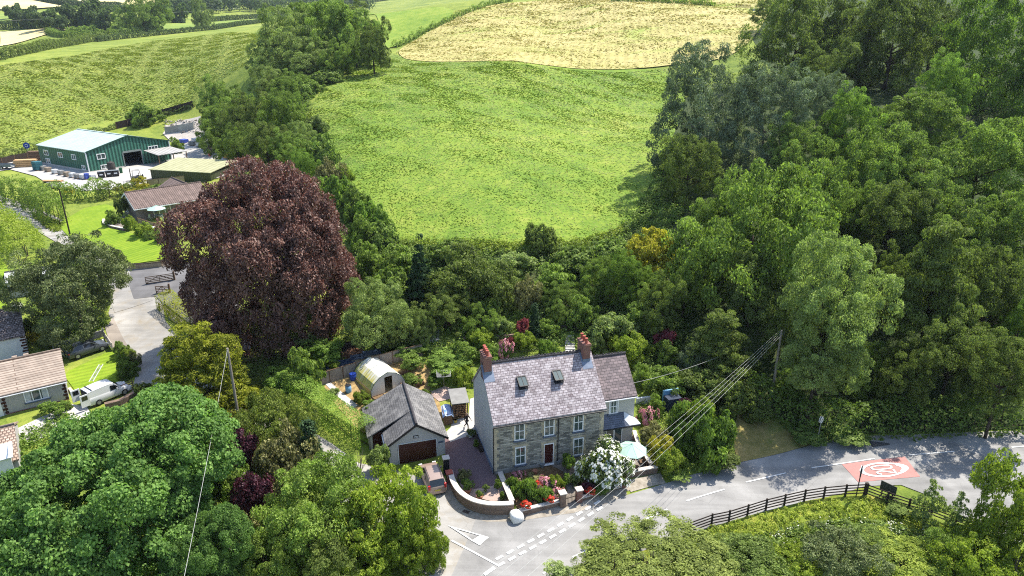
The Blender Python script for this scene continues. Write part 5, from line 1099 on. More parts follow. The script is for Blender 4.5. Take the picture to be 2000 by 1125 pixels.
mb = MB(); mb.box(-.1,-.03,.55,L+.25,.03,1.45); mb.build('board', mat('dark_board', (.035,.042,.03), (.05,.055,.04), 3), t)
for x in (.1, L): mb = MB(); mb.box(x-.05,.035,-.3,x+.05,.11,1.3); mb.build('leg', B['darkwood'], t)
# drain cover and manhole in the road
p = at(911, 1000); mb = MB(); mb.box(-.3,-.2,-.05,.3,.2,.02); tag(mb.build('drain_cover', mat('rusty_iron', (.09,.06,.045), (.05,.035,.03), 8), loc=(p.x, p.y, p.z+.06), rotz=-.5), 'rusty square drain cover in the lane beside the curved wall', 'drain cover')
p = at(1716, 866); mb = MB(); mb.box(-.9,-.45,-.05,.9,.45,.015); tag(mb.build('manhole_cover', mat('dark_iron', (.07,.07,.07), (.05,.05,.05), 6), loc=(p.x, p.y, p.z+.06), rotz=.15), 'dark rectangular manhole cover at the far edge of the road', 'manhole cover')

# ------------------------------------------------------------------ poles and wires
POLEM = mat('weathered_pole', (.30,.26,.21), (.2,.17,.14), 3, .9); WIRE = mat('wire', (.42,.42,.40), (.36,.36,.34), 1, .6)
def pole(label, base, h, arm=None, m=POLEM, r=.14, lean=(0,0)):
    t = thing('telegraph_pole', label, 'telegraph pole', base, 0, 'telegraph poles'); mb = MB(); mb.tube([(0,0,-.5),(lean[0],lean[1],h)], [r, r*.72], 10); mb.build('shaft', m, t)
    if arm: mb = MB(); mb.beam((lean[0]-arm,lean[1]-.02,h-.25),(lean[0]+arm,lean[1]-.02,h-.25),.1); mb.build('crossarm', m, t)
    return t
def pole_h(base, py):
    lo, hi = 1., 14.
    for _ in range(30):
        m_ = .5*(lo+hi); z = base.z + m_ - CZ; yy = 562.5 - F*(base.y*SP + z*CP)/(base.y*CP - z*SP)
        if yy > py: lo = m_
        else: hi = m_
    return lo
b1p = at(473, 858); h1 = pole_h(b1p, 680)
pole('pale leaning telegraph pole rising through the golden conifer', b1p, h1, None); top1 = b1p + Vector((0,0,h1))
b2p = at(1507, 775); h2_ = pole_h(b2p, 645); pole('pale telegraph pole at the wood edge right of the house', b2p, h2_); top2 = b2p + Vector((0,0,h2_))
b3p = at(137, 459); pole('dark telegraph pole on the lawn edge beside the lane', b3p, 7.6, None, B['darkwood'], .13); 
def wire(label, p, q_, sag=.5, r=.022, name='overhead_wire', group=None):
    p, q_ = Vector(p), Vector(q_); mb = MB(); n = 14; mb.tube([p.lerp(q_, k/n) - Vector((0,0,sag*4*(k/n)*(1-k/n))) for k in range(n+1)], r, 5); return tag(mb.build(name, WIRE), label, 'wire', group)
wire('single pale wire from the left telegraph pole down over the big sycamore', top1 - Vector((0,0,.1)), Vector(un(352, 1165, 8.5)), .2, .013)
wire('thin stay wire from the left telegraph pole to the ground', top1 - Vector((0,0,.3)), at(425, 800), .05, .012)
for k in range(4):
    o = Vector((.28*k - .42, -.2*k + .3, 0)); e = Vector(un(890 + 14*k, 1180 + 4*k, 5.6)); wire('overhead cable across the road, ' + ('leftmost of the four', 'second from the left of the four', 'third from the left of the four', 'rightmost of the four')[k], top2 + Vector((0,0,-.15-.0*k)) + o*.5, e + o, .7, .0095, 'power_cable', 'four cables from the wood edge pole across the road')
wire('thin wire from the house extension towards the wood', house.matrix_basis @ Vector((13.9, 2.2, 5.9)), Vector(un(1420, 690, 5)), .3, .015)
# far poles with one long line
fp = at(192, 48, 0)
wire('long thin wire across the far fields above the hedges', Vector(un(20, 40, 43)), Vector(un(470, 16, 52)), .5, .06)

# ------------------------------------------------------------------ the builder's yard
def stack(label, px, py, w, d, h, yaw, m, layers, name='timber_stack', group=None):
    p = at(px, py, .15); t = thing(name, label, 'timber stack', p, yaw, group)
    for k in range(layers):
        mb = MB(); z = h*k/layers; rnd = random.Random(k+px)
        for j in range(5): y = -d/2 + d*j/5; mb.box(-w/2+rnd.uniform(-.15,.15), y+.01, z+.04, w/2+rnd.uniform(-.15,.15), y+d/5+.0, z+h/layers-.03)
        mb.build('board_layer', m, t)
stack('stack of orange sawn timber at the back left of the yard', 53, 325, 4.5, 1.6, 1.6, .25, B['timber'], 4, group='timber stacks in the yard'); stack('stack of brown timber beside the back corner of the green shed', 74, 313, 3, 1.6, 2.2, .25, B['wood'], 4, group='timber stacks in the yard'); stack('low stack of planks lying on the pale yard near the hedge', 103, 355, 4, .9, .35, -.05, B['timber'], 2, group='timber stacks in the yard')
def pallet_load(label, px, py, m, w=1.25, d=1.1, h=.85, kind='sacks', group='loads along the green shed wall', yaw=-.53):
    p = at(px, py, .15); t = thing('pallet_load', label, 'pallet', p, yaw, group); mb = MB(); mb.box(-w/2,-d/2,0,w/2,d/2,.13); mb.build('pallet', B['wood'], t); mb = MB(); rnd = random.Random(px*7)
    for k in range(3):
        for j in range(2): x0 = -w/2 + j*w/2; mb.box(x0+.02+rnd.uniform(0,.04), -d/2+.03, .14+k*h/3.2, x0+w/2-.02, d/2-rnd.uniform(.02,.2), .14+(k+.93)*h/3.2)
    mb.build('load', m, t)
wr_ = mat('white_wrap', (.58,.59,.6), (.4,.41,.42), 3, .6); gr_ = mat('grey_wrap', (.28,.28,.27), (.18,.175,.17), 3, .8); br_ = mat('brown_sacks', (.3,.24,.18), (.2,.16,.12), 3, .9); nv_ = mat('blue_wrap', (.05,.09,.4), (.04,.07,.3), 3, .5)
for lab, x, y, m_ in (('grey wrapped pallet load near the far end of the green shed wall', 86, 332, gr_), ('mixed brown pallet load by the green shed wall', 95, 335, br_), ('white wrapped pallet load halfway along the green shed wall', 109, 339, wr_), ('grey pallet load right of the white wrapped one', 121, 341, gr_), ('brown pallet load below the last upper window', 132, 344, br_), ('pale sacks on a pallet near the shed corner', 143, 346, wr_), ('dark pallet load left of the shed corner', 153, 348, gr_), ('white sacks by the blue crate at the shed corner', 163, 349, wr_), ('white bulk sacks right of the shed corner', 181, 349, wr_)): pallet_load(lab, x, y, m_, yaw=-.55)
pallet_load('bright blue crate at the shed corner', 170.5, 350, nv_, .7, .8, 1.2)
pallet_load('grey brown crate on the pale yard behind the hedge', 103, 366, gr_, 1.6, 1.2, .9); pallet_load('white flat boxes on the yard beside the hedge', 118, 367, wr_, 1.8, 1.2, .35); pallet_load('dark bits and pieces on a pallet by the hedge', 142, 371, gr_, 1.2, .9, .4)
pallet_load('teal crate beside the far corner of the green shed', 75, 332, mat('teal_crate', (.03,.12,.15), (.025,.1,.12), 2), 1.8, 1.5, 1.9)
def skip_bin(label, px, py, m=B['blackp'], group='black bins at the green shed gable'):
    p = at(px, py, .15); t = thing('trade_bin', label, 'bin', p, .5, group); mb = MB(); mb.add([(-.6,-.45,.1),(.6,-.45,.1),(.6,.45,.1),(-.6,.45,.1),(-.68,-.55,1.15),(.68,-.55,1.15),(.68,.55,1.25),(-.68,.55,1.25)], [(0,3,2,1),(4,5,6,7),(0,1,5,4),(1,2,6,5),(2,3,7,6),(3,0,4,7)]); mb.build('bin_body', m, t); mb = MB(); mb.box(-.3,-.565,.6,.3,-.545,.85); mb.build('notice', B['white'], t)
    mb = MB(); mb.box(-.7,-.57,1.256,.7,.57,1.31); mb.build('lid', B['grey'], t)
skip_bin('black trade bin farthest left at the green shed gable', 199, 347); skip_bin('middle black trade bin at the green shed gable', 214, 345); skip_bin('black trade bin nearest the shed doorway', 227, 344)
p = at(237, 338, .15); mb = MB(); mb.lathe([(.3,0),(.35,1.1),(.36,1.1),(.2,1.18)], 12); tag(mb.build('wheeled_bin', mat('green_plastic', (.02,.1,.04)), loc=p), 'green round bin beside the shed doorway', 'bin')
p = at(219, 334, .15); mb = MB(); mb.lathe([(.75,0),(.85,1.0),(.7,1.9),(.25,2.1),(.2,2.2)], 14); tag(mb.build('water_tank', mat('dark_brown_tank', (.05,.045,.04)), loc=p), 'dark round tank standing against the green shed gable', 'tank')
p = at(57, 305, .15); t = thing('blue_sign', 'round blue sign with a white ring above the timber stacks', 'sign', p, .2); mb = MB(); mb.tube([(0,0,-.3),(0,0,2.4)], .06, 8); mb.build('post', B['metal'], t); mb = MB(); disc(mb, (0,-.08,2.6), .75, 20, (1,0,0), (0,0,1)); o = mb.build('plate', mat('sign_blue', (.02,.05,.35)), t); mb = MB(); mb.tube([(.32*math.cos(k*.524), -.1, 2.6+.32*math.sin(k*.524)) for k in range(13)], .06, 6); mb.build('ring', B['white'], o)
# forklift
p = at(268, 353, .15); t = thing('forklift', 'small forklift truck with open cage parked on the pale yard', 'forklift', p, -2.6)
mb = MB(); mb.box(-1.1,-.55,.35,.9,.55,1.0); mb.build('body', mat('forklift_grey', (.10,.10,.10), (.07,.07,.07), 3), t)
mb = MB(); mb.box(-1.3,-.5,.4,-1.102,.5,1.2); mb.build('counterweight', B['blackp'], t)
mb = MB()
for x in (-.8, .7):
    for y in (-.5, .5): mb.beam((x,y,1.0),(x*.85,y,2.15),.08)
mb.box(-.72,-.54,2.15,.64,-.46,2.22); mb.box(-.72,.46,2.15,.64,.54,2.22); mb.box(-.72,-.46,2.15,-.64,.46,2.22); mb.box(.56,-.46,2.15,.64,.46,2.22); mb.build('cage', B['metal'], t)
mb = MB(); mb.box(.95,-.45,.1,1.1,-.3,2.6); mb.box(.95,.3,.1,1.1,.45,2.6); mb.box(.95,-.3,2.45,1.1,.3,2.6); mb.build('mast', B['blackp'], t)
for y in (-.3, .3): mb = MB(); mb.box(1.11,y-.06,.12,2.1,y+.06,.17); mb.build('fork', B['blackp'], t)
mb = MB(); mb.box(-.5,-.28,1.0,-.05,.28,1.12); mb.box(-.55,-.28,1.12,-.45,.28,1.6); mb.build('seat', B['blackp'], t)
for x in (-.8, .6):
    for y in (-.55, .55): wheel(t, x, y, .33, .22)
for lab, x, y, m_, w_, h_ in (('white crate stacked beyond the olive shed roof', 443, 303, wr_, 2.4, 1.6), ('orange crate beyond the olive shed roof', 450, 309, mat('orange_crate', (.5,.22,.04), (.4,.18,.03), 2), 2.4, 1.2), ('white tarp topped crate at the foot of the dark trees', 458, 300, wr_, 2.6, 2.0)): pallet_load(lab, x, y, m_, w_, 2.0, h_, group='crates beyond the olive shed')
for k, (lab, x, y, m_) in enumerate((('heap of grey paving slabs behind the green shed, farthest', 378, 283, gr_), ('dark blue pallet behind the green shed shrub', 360, 279, nv_), ('white pallet of slabs near the dark trees', 393, 286, wr_), ('grey pallet of slabs nearer the olive shed', 404, 290, gr_), ('brown pallet of bricks by the tree edge', 418, 296, br_), ('grey slabs leaning at the tree edge', 384, 277, wr_))): pallet_load(lab, x, y, m_, 2.0, 1.6, .9, group='pallets at the back of the yard')
p = at(410, 305, .15); mb = MB(); mb.lathe([(.3,0),(.3,.9),(.28,.92)], 12); tag(mb.build('drum', B['red'], loc=p), 'red drum standing beyond the olive shed', 'drum')
a = at(-6, 331); t = thing('parked_trailer', 'dark flat trailer at the left edge of the yard', 'trailer', (a.x+1.2, a.y, a.z+.15), .1); mb = MB(); mb.box(-2.5,-.9,.5,2.5,.9,.75); mb.build('bed', B['grey'], t)
mb = MB(); mb.box(-2.5,-.92,.752,2.5,-.86,1.1); mb.box(-2.5,.86,.752,2.5,.92,1.1); mb.box(-2.5,-.86,.752,-2.44,.86,1.1); mb.build('side_board', B['grey'], t)
for x in (-.5, .5):
    for y in (-.95, .95): wheel(t, x, y, .33, .2)
# heap of quarry stone behind the block wall
mb = MB(); rnd = random.Random(11)
for k in range(160):
    p = at(rnd.uniform(322,392), rnd.uniform(236,262)); s_ = rnd.uniform(.2,.6); vs = [(p.x+s_*rnd.uniform(-1,1), p.y+s_*rnd.uniform(-1,1), p.z+.3+s_*rnd.uniform(-.6,1)) for _ in range(6)]
    mb.add(vs, [(0,1,2),(0,2,3),(0,3,4),(1,4,5),(2,5,3),(1,2,5),(0,4,1),(3,5,4)])
tag(mb.build('stone_rubble', mat('pale_rubble', (.50,.46,.41), (.32,.29,.26), 2, .95)), 'loose pale stone rubble heaped above the block wall', 'rubble', None, 'stuff')
patch('gravel_bank', wpoly([(318,262),(330,246),(355,236),(392,228),(394,268),(360,280),(335,278)]), mat('pale_gravel_bank', (.46,.42,.37), (.33,.30,.27), 1.5, .95, .1, 0, .5, 8), .2, 2.)
# far farm buildings
p = at(28, 45); t = thing('far_barn', 'long white farm building far away at the left edge', 'barn', p, -.1); gable('f', 0, 30, 10, 3.5, 2.5, [B['offwhite'], B['offwhite']], t)
# bank steps
def steps(label, a, b, n, w):
    a, b = Vector(a), Vector(b); t = thing('garden_steps', label, 'steps', a, 0, 'flights of steps up the bank'); d = (b-a); dx = Vector((d.x, d.y, 0)).normalized(); s_ = Vector((-dx.y, dx.x, 0))*w/2
    for k in range(n):
        p = d*(k/n); q_ = d*((k+1)/n); mb = MB(); z = q_.z + .12; v = [p-s_, p+s_, q_+s_, q_-s_]; mb.add([(x.x,x.y,p.z-.4) for x in v]+[(x.x,x.y,z) for x in v], [(0,3,2,1),(4,5,6,7),(0,1,5,4),(1,2,6,5),(2,3,7,6),(3,0,4,7)]); mb.build('step', CONC, t)
steps('concrete garden steps climbing the bank beside the right chimney', at(1114, 690), at(1112, 656), 7, 1.1); steps('mossy timber steps up the bank left of the garden', at(850, 668), at(848, 640), 6, 1.2)
wall('terrace_wall', 'low dry stone terrace wall on the bank behind the ridge', W((905,668),(960,665),(1020,660),(1065,655)), .6, .3, B['brownbrick']); wall('terrace_wall', 'dark timber terrace edge beside the top of the steps', W((1065,650),(1105,646),(1135,640)), .7, .2, B['darkwood'])
post_rail('iron_railing', 'row of thin dark railings along the bank behind the house ridge', W((905,716),(930,712),(960,708),(995,703),(1030,698),(1065,693),(1100,688)), 2, .9, .05, .04, B['blackp'], rt=.03)
# field gate in the far corner
five_bar('timber field gate at the far right corner of the hayfield', at(1438, 16), at(1466, 17), 1.2); p = at(1482, 22); t = thing('water_trough', 'grey water trough beside the far field gate', 'trough', p, .05); mb = MB(); mb.box(-2.2,-.6,-.2,2.2,.6,.8); mb.build('tank', B['metal'], t)
# ------------------------------------------------------------------ foliage
def leafmat(name, a, b, trans=.36, rough=.6, spec=.14, var=.16, tcol=None):
    s = NT(name); at_ = s.n('ShaderNodeAttribute', attribute_name='tint')
    k = s.ramp(at_.outputs['Fac'], [(.0, a), (.55, tuple((x+y)/2 for x, y in zip(a, b))), (1., b)])
    oi = s.n('ShaderNodeObjectInfo'); k = s.mix(1., k, s.ramp(oi.outputs['Random'], [(0., (1-var,)*3), (1., (1+var,)*3)]), 'MULTIPLY')
    s.base(k); s.fin(rough, spec)
    tr = s.n('ShaderNodeBsdfTranslucent'); s.l(s.mix(1., k, tcol or (1.3,1.5,.75), 'MULTIPLY'), tr.inputs[0])
    mx = s.n('ShaderNodeMixShader'); mx.inputs[0].default_value = trans; s.l(s.b.outputs[0], mx.inputs[1]); s.l(tr.outputs[0], mx.inputs[2]); s.l(mx.outputs[0], s.out.inputs[0])
    return s.m
LM = {
 'mid': leafmat('mid_green_leaf', (.040,.070,.013), (.330,.440,.095)), 'dark': leafmat('dark_green_leaf', (.030,.050,.012), (.265,.325,.085)),
 'grey': leafmat('grey_green_leaf', (.040,.064,.030), (.330,.400,.230), .2), 'lime': leafmat('lime_leaf', (0.070,0.121,0.012), (0.379,0.445,0.067)),
 'syc': leafmat('sycamore_leaf', (.034,.082,.018), (.235,.385,.095)), 'copper': leafmat('copper_leaf', (.036,.018,.015), (.330,.185,.140), .2, .5, .3, .1, (1.4,.8,.7)),
 'golden': leafmat('golden_conifer', (0.055,0.078,0.009), (0.432,0.444,0.048)), 'olive': leafmat('olive_leaf', (0.061,0.067,0.024), (0.374,0.353,0.145), .2),
 'purple': leafmat('purple_leaf', (0.022,0.009,0.015), (0.173,0.056,0.084), .2, .5, .3, .1, (1.4,.7,.8)), 'red': leafmat('red_leaf', (0.073,0.015,0.018), (0.485,0.121,0.140), .25, .5, .3, .1, (1.5,.8,.7)),
 'bright': leafmat('bright_green_leaf', (.036,.078,.012), (.300,.430,.080)), 'deep': leafmat('deep_green_needle', (0.015,0.037,0.015), (0.082,0.145,0.056), .15),
 'pale': leafmat('pale_green_leaf', (.052,.084,.022), (.390,.470,.160)), 'white': leafmat('white_blossom', (.55,.55,.47), (.82,.82,.78), .2, .6, .2, .05, (1,1,1)),
 'yellow': leafmat('yellow_leaf', (0.168,0.158,0.016), (0.549,0.488,0.061)), 'pink': leafmat('pink_flower', (.40,.12,.16), (.70,.33,.38), .2, .6, .2, .05, (1,1,1)), 'redf': leafmat('red_flower', (.42,.02,.012), (.65,.06,.03), .2, .6, .2, .05, (1,1,1)),
 'willow': leafmat('willow_leaf', (0.037,0.057,0.019), (0.308,0.360,0.148), .2), 'brown': leafmat('dry_bracken', (.12,.055,.03), (.36,.20,.12), .1, .8, .1, .1, (1,1,1)),
 'oliveg': leafmat('olive_green_leaf', (0.064,0.092,0.017), (0.372,0.438,0.102), .3),
 'gold': leafmat('golden_hedge_leaf', (0.120,0.147,0.011), (0.504,0.528,0.036)),
 'grass': leafmat('tall_grass', (0.087,0.156,0.017), (0.505,0.556,0.101)), 'fieldg': leafmat('lying_cut_grass', (.11,.20,.028), (.31,.355,.075), .2), 'hayg': leafmat('dry_cut_grass', (.30,.27,.09), (.52,.44,.20), .1), 'pastg': leafmat('pasture_tussock', (.15,.205,.036), (.31,.33,.075), .2),
 'far': leafmat('far_leaf', (0.032,0.055,0.020), (0.168,0.228,0.084)), 'ivy': leafmat('hedge_leaf', (0.028,0.057,0.011), (0.180,0.258,0.054)), 'bramble': leafmat('bramble_leaf', (.038,.070,.013), (.325,.430,.105)), 'umbel': leafmat('white_umbel', (.45,.47,.36), (.75,.75,.66), .2, .6, .2, .05, (1,1,1)),
}
BARK = mat('bark', (.075,.058,.044), (.035,.028,.022), 6, .95, .1, 0, .6, 25); BARKG = mat('pale_bark', (.20,.175,.145), (.10,.085,.07), 6, .95, .1, 0, .4, 25)
def nrm(a): return a / (np.linalg.norm(a, axis=1, keepdims=True) + 1e-9)
def leafmesh(name, C, N, S, T, m, asp=1.7, fold=.18, droop=None):
    "one diamond per leaf: centre C, normal N, length S, tint T"
    n = len(C); r = RNG.normal(size=(n, 3))
    if droop is not None: r = r * .45 + droop
    t = nrm(r - (r * N).sum(1, keepdims=True) * N); b = np.cross(N, t); L = S[:, None] * .5; Wd = L / asp
    up = N * (L * fold)
    V = np.stack([C - t*L, C + b*Wd + up, C + t*L, C - b*Wd + up], 1).reshape(-1, 3)
    me = bpy.data.meshes.new(name); me.vertices.add(4*n); me.vertices.foreach_set('co', V.reshape(-1).astype('f'))
    me.loops.add(4*n); me.loops.foreach_set('vertex_index', np.arange(4*n, dtype='i')); me.polygons.add(n); me.polygons.foreach_set('loop_start', np.arange(0, 4*n, 4, dtype='i'))
    me.update(calc_edges=True); a = me.attributes.new('tint', 'FLOAT', 'FACE'); a.data.foreach_set('value', np.clip(T, 0, 1).astype('f')); me.materials.append(m)
    return me
def crown_pts(lobes, ncl, per, leaf, rc, flat=.62, shell=(.70, 1.08), inner=.12, up=.35, droop=None, rough=.5, seed=1, low=-.75):
    rg = np.random.default_rng(seed); Lb = np.array(lobes, float); area = (Lb[:, 3]*Lb[:, 4]*Lb[:, 5])**(2/3); pr = area/area.sum()
    CC = []; 
    while len(CC) < ncl:
        l = Lb[rg.choice(len(Lb), p=pr)]; d = rg.normal(size=3); d /= np.linalg.norm(d)
        if d[2] < low: continue
        f = rg.uniform(*shell) if rg.random() > inner else rg.uniform(.35, .75)
        p = l[:3] + d * l[3:6] * f
        q = ((p - Lb[:, :3]) / Lb[:, 3:6]); q2 = (q*q).sum(1)
        if f > .7 and (q2 < .55).any() and rg.random() < .85: continue
        CC.append(np.r_[p, d])
    CC = np.array(CC); k = len(CC); rcl = rc * rg.uniform(.6, 1.35, k); tcl = rg.uniform(0, 1, k)
    idx = np.repeat(np.arange(k), per); n = len(idx); d = rg.normal(size=(n, 3)); d += CC[idx, 3:6]*.55; d[:, 2] += .25; d = nrm(d)
    rad = rcl[idx] * rg.uniform(.35, 1.05, n) ** .6
    C = CC[idx, :3] + d * rad[:, None] * np.array([1, 1, flat])
    N = nrm(d*.6 + CC[idx, 3:6]*.25 + np.array([0, 0, up]) + rg.normal(size=(n, 3))*rough*1.45)
    S = leaf * rg.uniform(.65, 1.4, n); T = .5*tcl[idx] + .5*rg.uniform(0, 1, n)
    return C, N, S, T
def lobes_of(seed, n, R, Hh, small=.55, conic=0.):
    rg = random.Random(seed); L = [(0, 0, 0, R*.62, R*.62, Hh*.7)]
    for k in range(n):
        a = 2*math.pi*(k + rg.uniform(-.3, .3))/n*2.4; z = rg.uniform(-.6, .75); rr_ = math.sqrt(max(0, 1 - z*z)) * (1 - conic*(z+1)/2)
        q = rg.uniform(.22, small*.9); f_ = rg.uniform(.56, .90); L.append((R*f_*rr_*math.cos(a), R*f_*rr_*math.sin(a), Hh*f_*z, R*q, R*q, Hh*q*.85))
    return L
PROTO = {}
def trunkmesh(name, seed, R, Hh, m, limbs=9, multi=1):
    rg = random.Random(seed); mb = MB()       # unit height: ground 0, crown centre at 1
    for j in range(multi):
        ox, oy = ((rg.uniform(-.03,.03), rg.uniform(-.03,.03)) if multi == 1 else (rg.uniform(-.06,.06), rg.uniform(-.06,.06)))
        mb.tube([(ox,oy,-.08),(ox*1.4,oy*1.4,.3),(ox*2+.01,oy*2,.75),(ox*3,oy*3,1.0),(ox*3.4,oy*3.2,1.15)], [.052/multi**.5,.042/multi**.5,.034/multi**.5,.022/multi**.5,.008], 8)
    for k in range(limbs):
        a = 2.4*k + rg.uniform(-.4,.4); z0 = rg.uniform(.45, .95); r1 = rg.uniform(.4,.75); z1 = z0 + rg.uniform(.1,.3)
        mb.tube([(0,0,z0),(r1*.4*math.cos(a),r1*.4*math.sin(a),(z0*.5+z1*.5)+.02),(r1*math.cos(a+.2)*.8,r1*math.sin(a+.2)*.8,z1)], [.022,.014,.005], 6)
    o = mb.build(name, m, None, True); me = o.data; bpy.data.objects.remove(o); return me
def proto(kind, lobes, ncl, per, leaf, rc, m, asp=1.7, bark=None, multi=1, **kw):
    seed = kw.pop('seed', len(PROTO)+3); droop = kw.pop('drp', None); extra = kw.pop('extra', None)
    C, N, S, T = crown_pts(lobes, ncl, per, leaf, rc, seed=seed, **kw)
    me = leafmesh('crown_' + kind, C, N, S, T, LM[m], asp, droop=None if droop is None else np.array(droop))
    R0 = float(np.percentile(np.hypot(C[:, 0], C[:, 1]), 96)); H0 = float((np.percentile(C[:, 2], 98.5) - np.percentile(C[:, 2], 1.5))/2); c0 = float((np.percentile(C[:, 2], 98.5) + np.percentile(C[:, 2], 1.5))/2)
    ex = []
    for nm, mm, frac, sz in (extra or []):
        r2 = np.random.default_rng(seed+9); out = nrm(C - np.array([0, 0, c0-.2*H0])); far = (np.abs(C/np.array([R0,R0,H0]))**2).sum(1) > .5; i = np.nonzero(far)[0]; i = r2.choice(i, int(len(i)*frac), replace=False)
        ex.append((nm, leafmesh('crown_'+kind+nm, C[i] + out[i]*.12, nrm(out[i]+np.array([0,0,.8])), np.full(len(i), sz)*r2.uniform(.6,1.4,len(i)), r2.uniform(0,1,len(i)), LM[mm], 1.1)))
    PROTO[kind] = (me, R0, H0, c0, trunkmesh('trunk_' + kind, seed, R0, H0, bark or BARK, multi=multi), ex, C[::max(1, len(C)//1500)])
def variants(kind, n, fn):
    for i in range(n): fn(kind + str(i), i)
def tree(kind, cx, cy, rpx, hpx, hc, label, name='broadleaf_tree', cat='tree', group=None, low=False, shrub=False):
    me, R0, H0, c0, tk, ex, smp = PROTO[kind]; c = at(cx, cy, hc); dep = depth(c); el = math.atan2(CZ - c.z, math.hypot(c.x, c.y))
    R = rpx*dep/F; Hp = hpx*dep/F; k = R/float(np.percentile(np.abs(smp[:, 0]), 98.5)); lo, hi = .3*k, 2.2*k; ce, se = math.cos(el), math.sin(el)
    for _ in range(16):
        kz = .5*(lo+hi); v = smp[:, 2]*kz*ce + smp[:, 1]*k*se; q0, q1 = np.percentile(v, (1, 99.2))
        if (q1-q0)/2 > Hp: hi = kz
        else: lo = kz
    Hh = H0*kz; g = H(c.x, c.y); zc = hc - (q0+q1)/2/ce
    t = thing(name, label, cat, (c.x, c.y, g), 0, group); rz = random.uniform(-.5, .5) - math.atan2(c.x, c.y)
    cr = bpy.data.objects.new('foliage' if shrub else 'crown', me); COL.objects.link(cr); cr.parent = t; cr.scale = (k, k, kz); cr.rotation_euler[2] = rz; cr.location = (0, 0, zc)
    tr = bpy.data.objects.new('stem' if shrub else 'trunk', tk); COL.objects.link(tr); tr.parent = t; ch = max(hc - (.45 if shrub else .2)*Hh, .25); w = max(R*(.6 if shrub else 1.0), .3); tr.scale = (w, w, ch); tr.rotation_euler[2] = rz; tr.location = (0, 0, 0)
    for nm, m2 in ex:
        o = bpy.data.objects.new(nm, m2); COL.objects.link(o); o.parent = t; o.scale = cr.scale; o.rotation_euler = cr.rotation_euler; o.location = cr.location
    return t
# --- prototypes (metres at their nominal size)
variants('oak', 3, lambda k, i: proto(k, lobes_of(20+i, 15, 9, 7.5, .48), 300, 170, .30, 1.15, ('mid','mid','bramble')[i], seed=40+i, rough=.75))
variants('dark', 2, lambda k, i: proto(k, lobes_of(30+i, 15, 8.5, 9, .48), 290, 160, .30, 1.1, 'dark', seed=50+i, rough=.75))
variants('ash', 2, lambda k, i: proto(k, lobes_of(34+i, 17, 7.5, 10.5, .46), 340, 150, .27, .95, 'grey', 2.2, BARKG, 2, seed=54+i, inner=.1, rough=.8))
variants('light', 2, lambda k, i: proto(k, lobes_of(37+i, 15, 8, 9, .48), 310, 165, .28, 1.1, ('bright','pale')[i], 1.9, seed=57+i, rough=.8))
proto('lay', [(0,0,-3.5+1.15*k,5.6-.62*k,5.6-.62*k,.75) for k in range(7)], 260, 110, .32, .9, 'dark', 2.2, seed=60, flat=.35, drp=(0,0,-.8), shell=(.45,1.1), inner=.0)
proto('sycamore', [(0,0,-.4,6.2,6.2,4.6)] + lobes_of(5, 20, 7.6, 6, .5)[1:], 640, 240, .20, .90, 'syc', 1.25, seed=61, flat=.62, shell=(.86,1.03), inner=.06, rough=.5, up=.5)
proto('beech', [(0,0,0,8.6,8.6,9.0)] + lobes_of(8, 18, 10.2, 10.5, .42, .15)[1:], 1500, 130, .26, .85, 'copper', 1.9, seed=62, flat=.9, shell=(.82,1.05), inner=.05, drp=(0,0,-.6), rough=.7)
proto('willow', lobes_of(12, 15, 7, 6.3, .5), 460, 150, .24, .8, 'willow', 2.4, seed=63, shell=(.75,1.07), inner=.08, rough=.7)
proto('limebush', lobes_of(13, 13, 4., 3.6, .5), 330, 110, .19, .55, 'lime', 1.7, multi=3, seed=130, rough=.65)
proto('olivebush', lobes_of(14, 15, 5.2, 2.6, .5), 420, 110, .18, .55, 'oliveg', 1.8, multi=3, seed=131, rough=.7)
proto('b_lime', lobes_of(16, 12, 3.2, 2., .5), 230, 90, .18, .5, 'lime', 1.8, multi=3, seed=132, rough=.7)
proto('b_mid', lobes_of(17, 12, 3.2, 2., .5), 230, 90, .18, .5, 'bramble', 1.8, multi=3, seed=133, rough=.7)
proto('b_dark', lobes_of(18, 12, 3.2, 2.4, .5), 250, 90, .15, .45, 'willow', 1.8, multi=3, seed=134, rough=.7)
proto('golden', [(0,0,-3,4.6,4.6,2.0),(0,0,-1,3.6,3.6,2.2),(.3,.2,1.2,2.7,2.7,2.2),(1.8,.4,2.0,1.4,1.4,1.6),(-1.7,.3,1.6,1.4,1.4,1.7),(0,0,3.2,1.5,1.5,1.6)], 480, 110, .26, .62, 'golden', 2.8, seed=64, flat=.6, shell=(.7,1.1), inner=.1, rough=.45, up=.2)
proto('column', [(0,0,-1.6+.8*k,.75-.11*k,.75-.11*k,.8) for k in range(6)], 130, 45, .22, .3, 'deep', 2.6, seed=65, drp=(0,0,1.4), flat=1.3)
proto('conifer', [(0,0,-2.6+.9*k,2.3-.36*k,2.3-.36*k,.55) for k in range(7)], 200, 60, .34, .45, 'deep', 2.8, seed=66, flat=.5, shell=(.5,1.1), inner=0)
proto('pine', lobes_of(15, 9, 3.4, 3.2, .5), 200, 75, .30, .62, 'dark', 3.2, seed=67, rough=.6)
proto('acer', [(0,0,.8,2.2,2.2,.5),(.8,.5,.2,1.6,1.6,.4),(-.9,.2,.0,1.7,1.7,.4),(.2,-.9,-.5,1.8,1.8,.4),(0,.4,1.4,1.2,1.2,.4)], 120, 55, .26, .45, 'yellow', 1.8, seed=68, flat=.5)
SK = dict(seed=70)
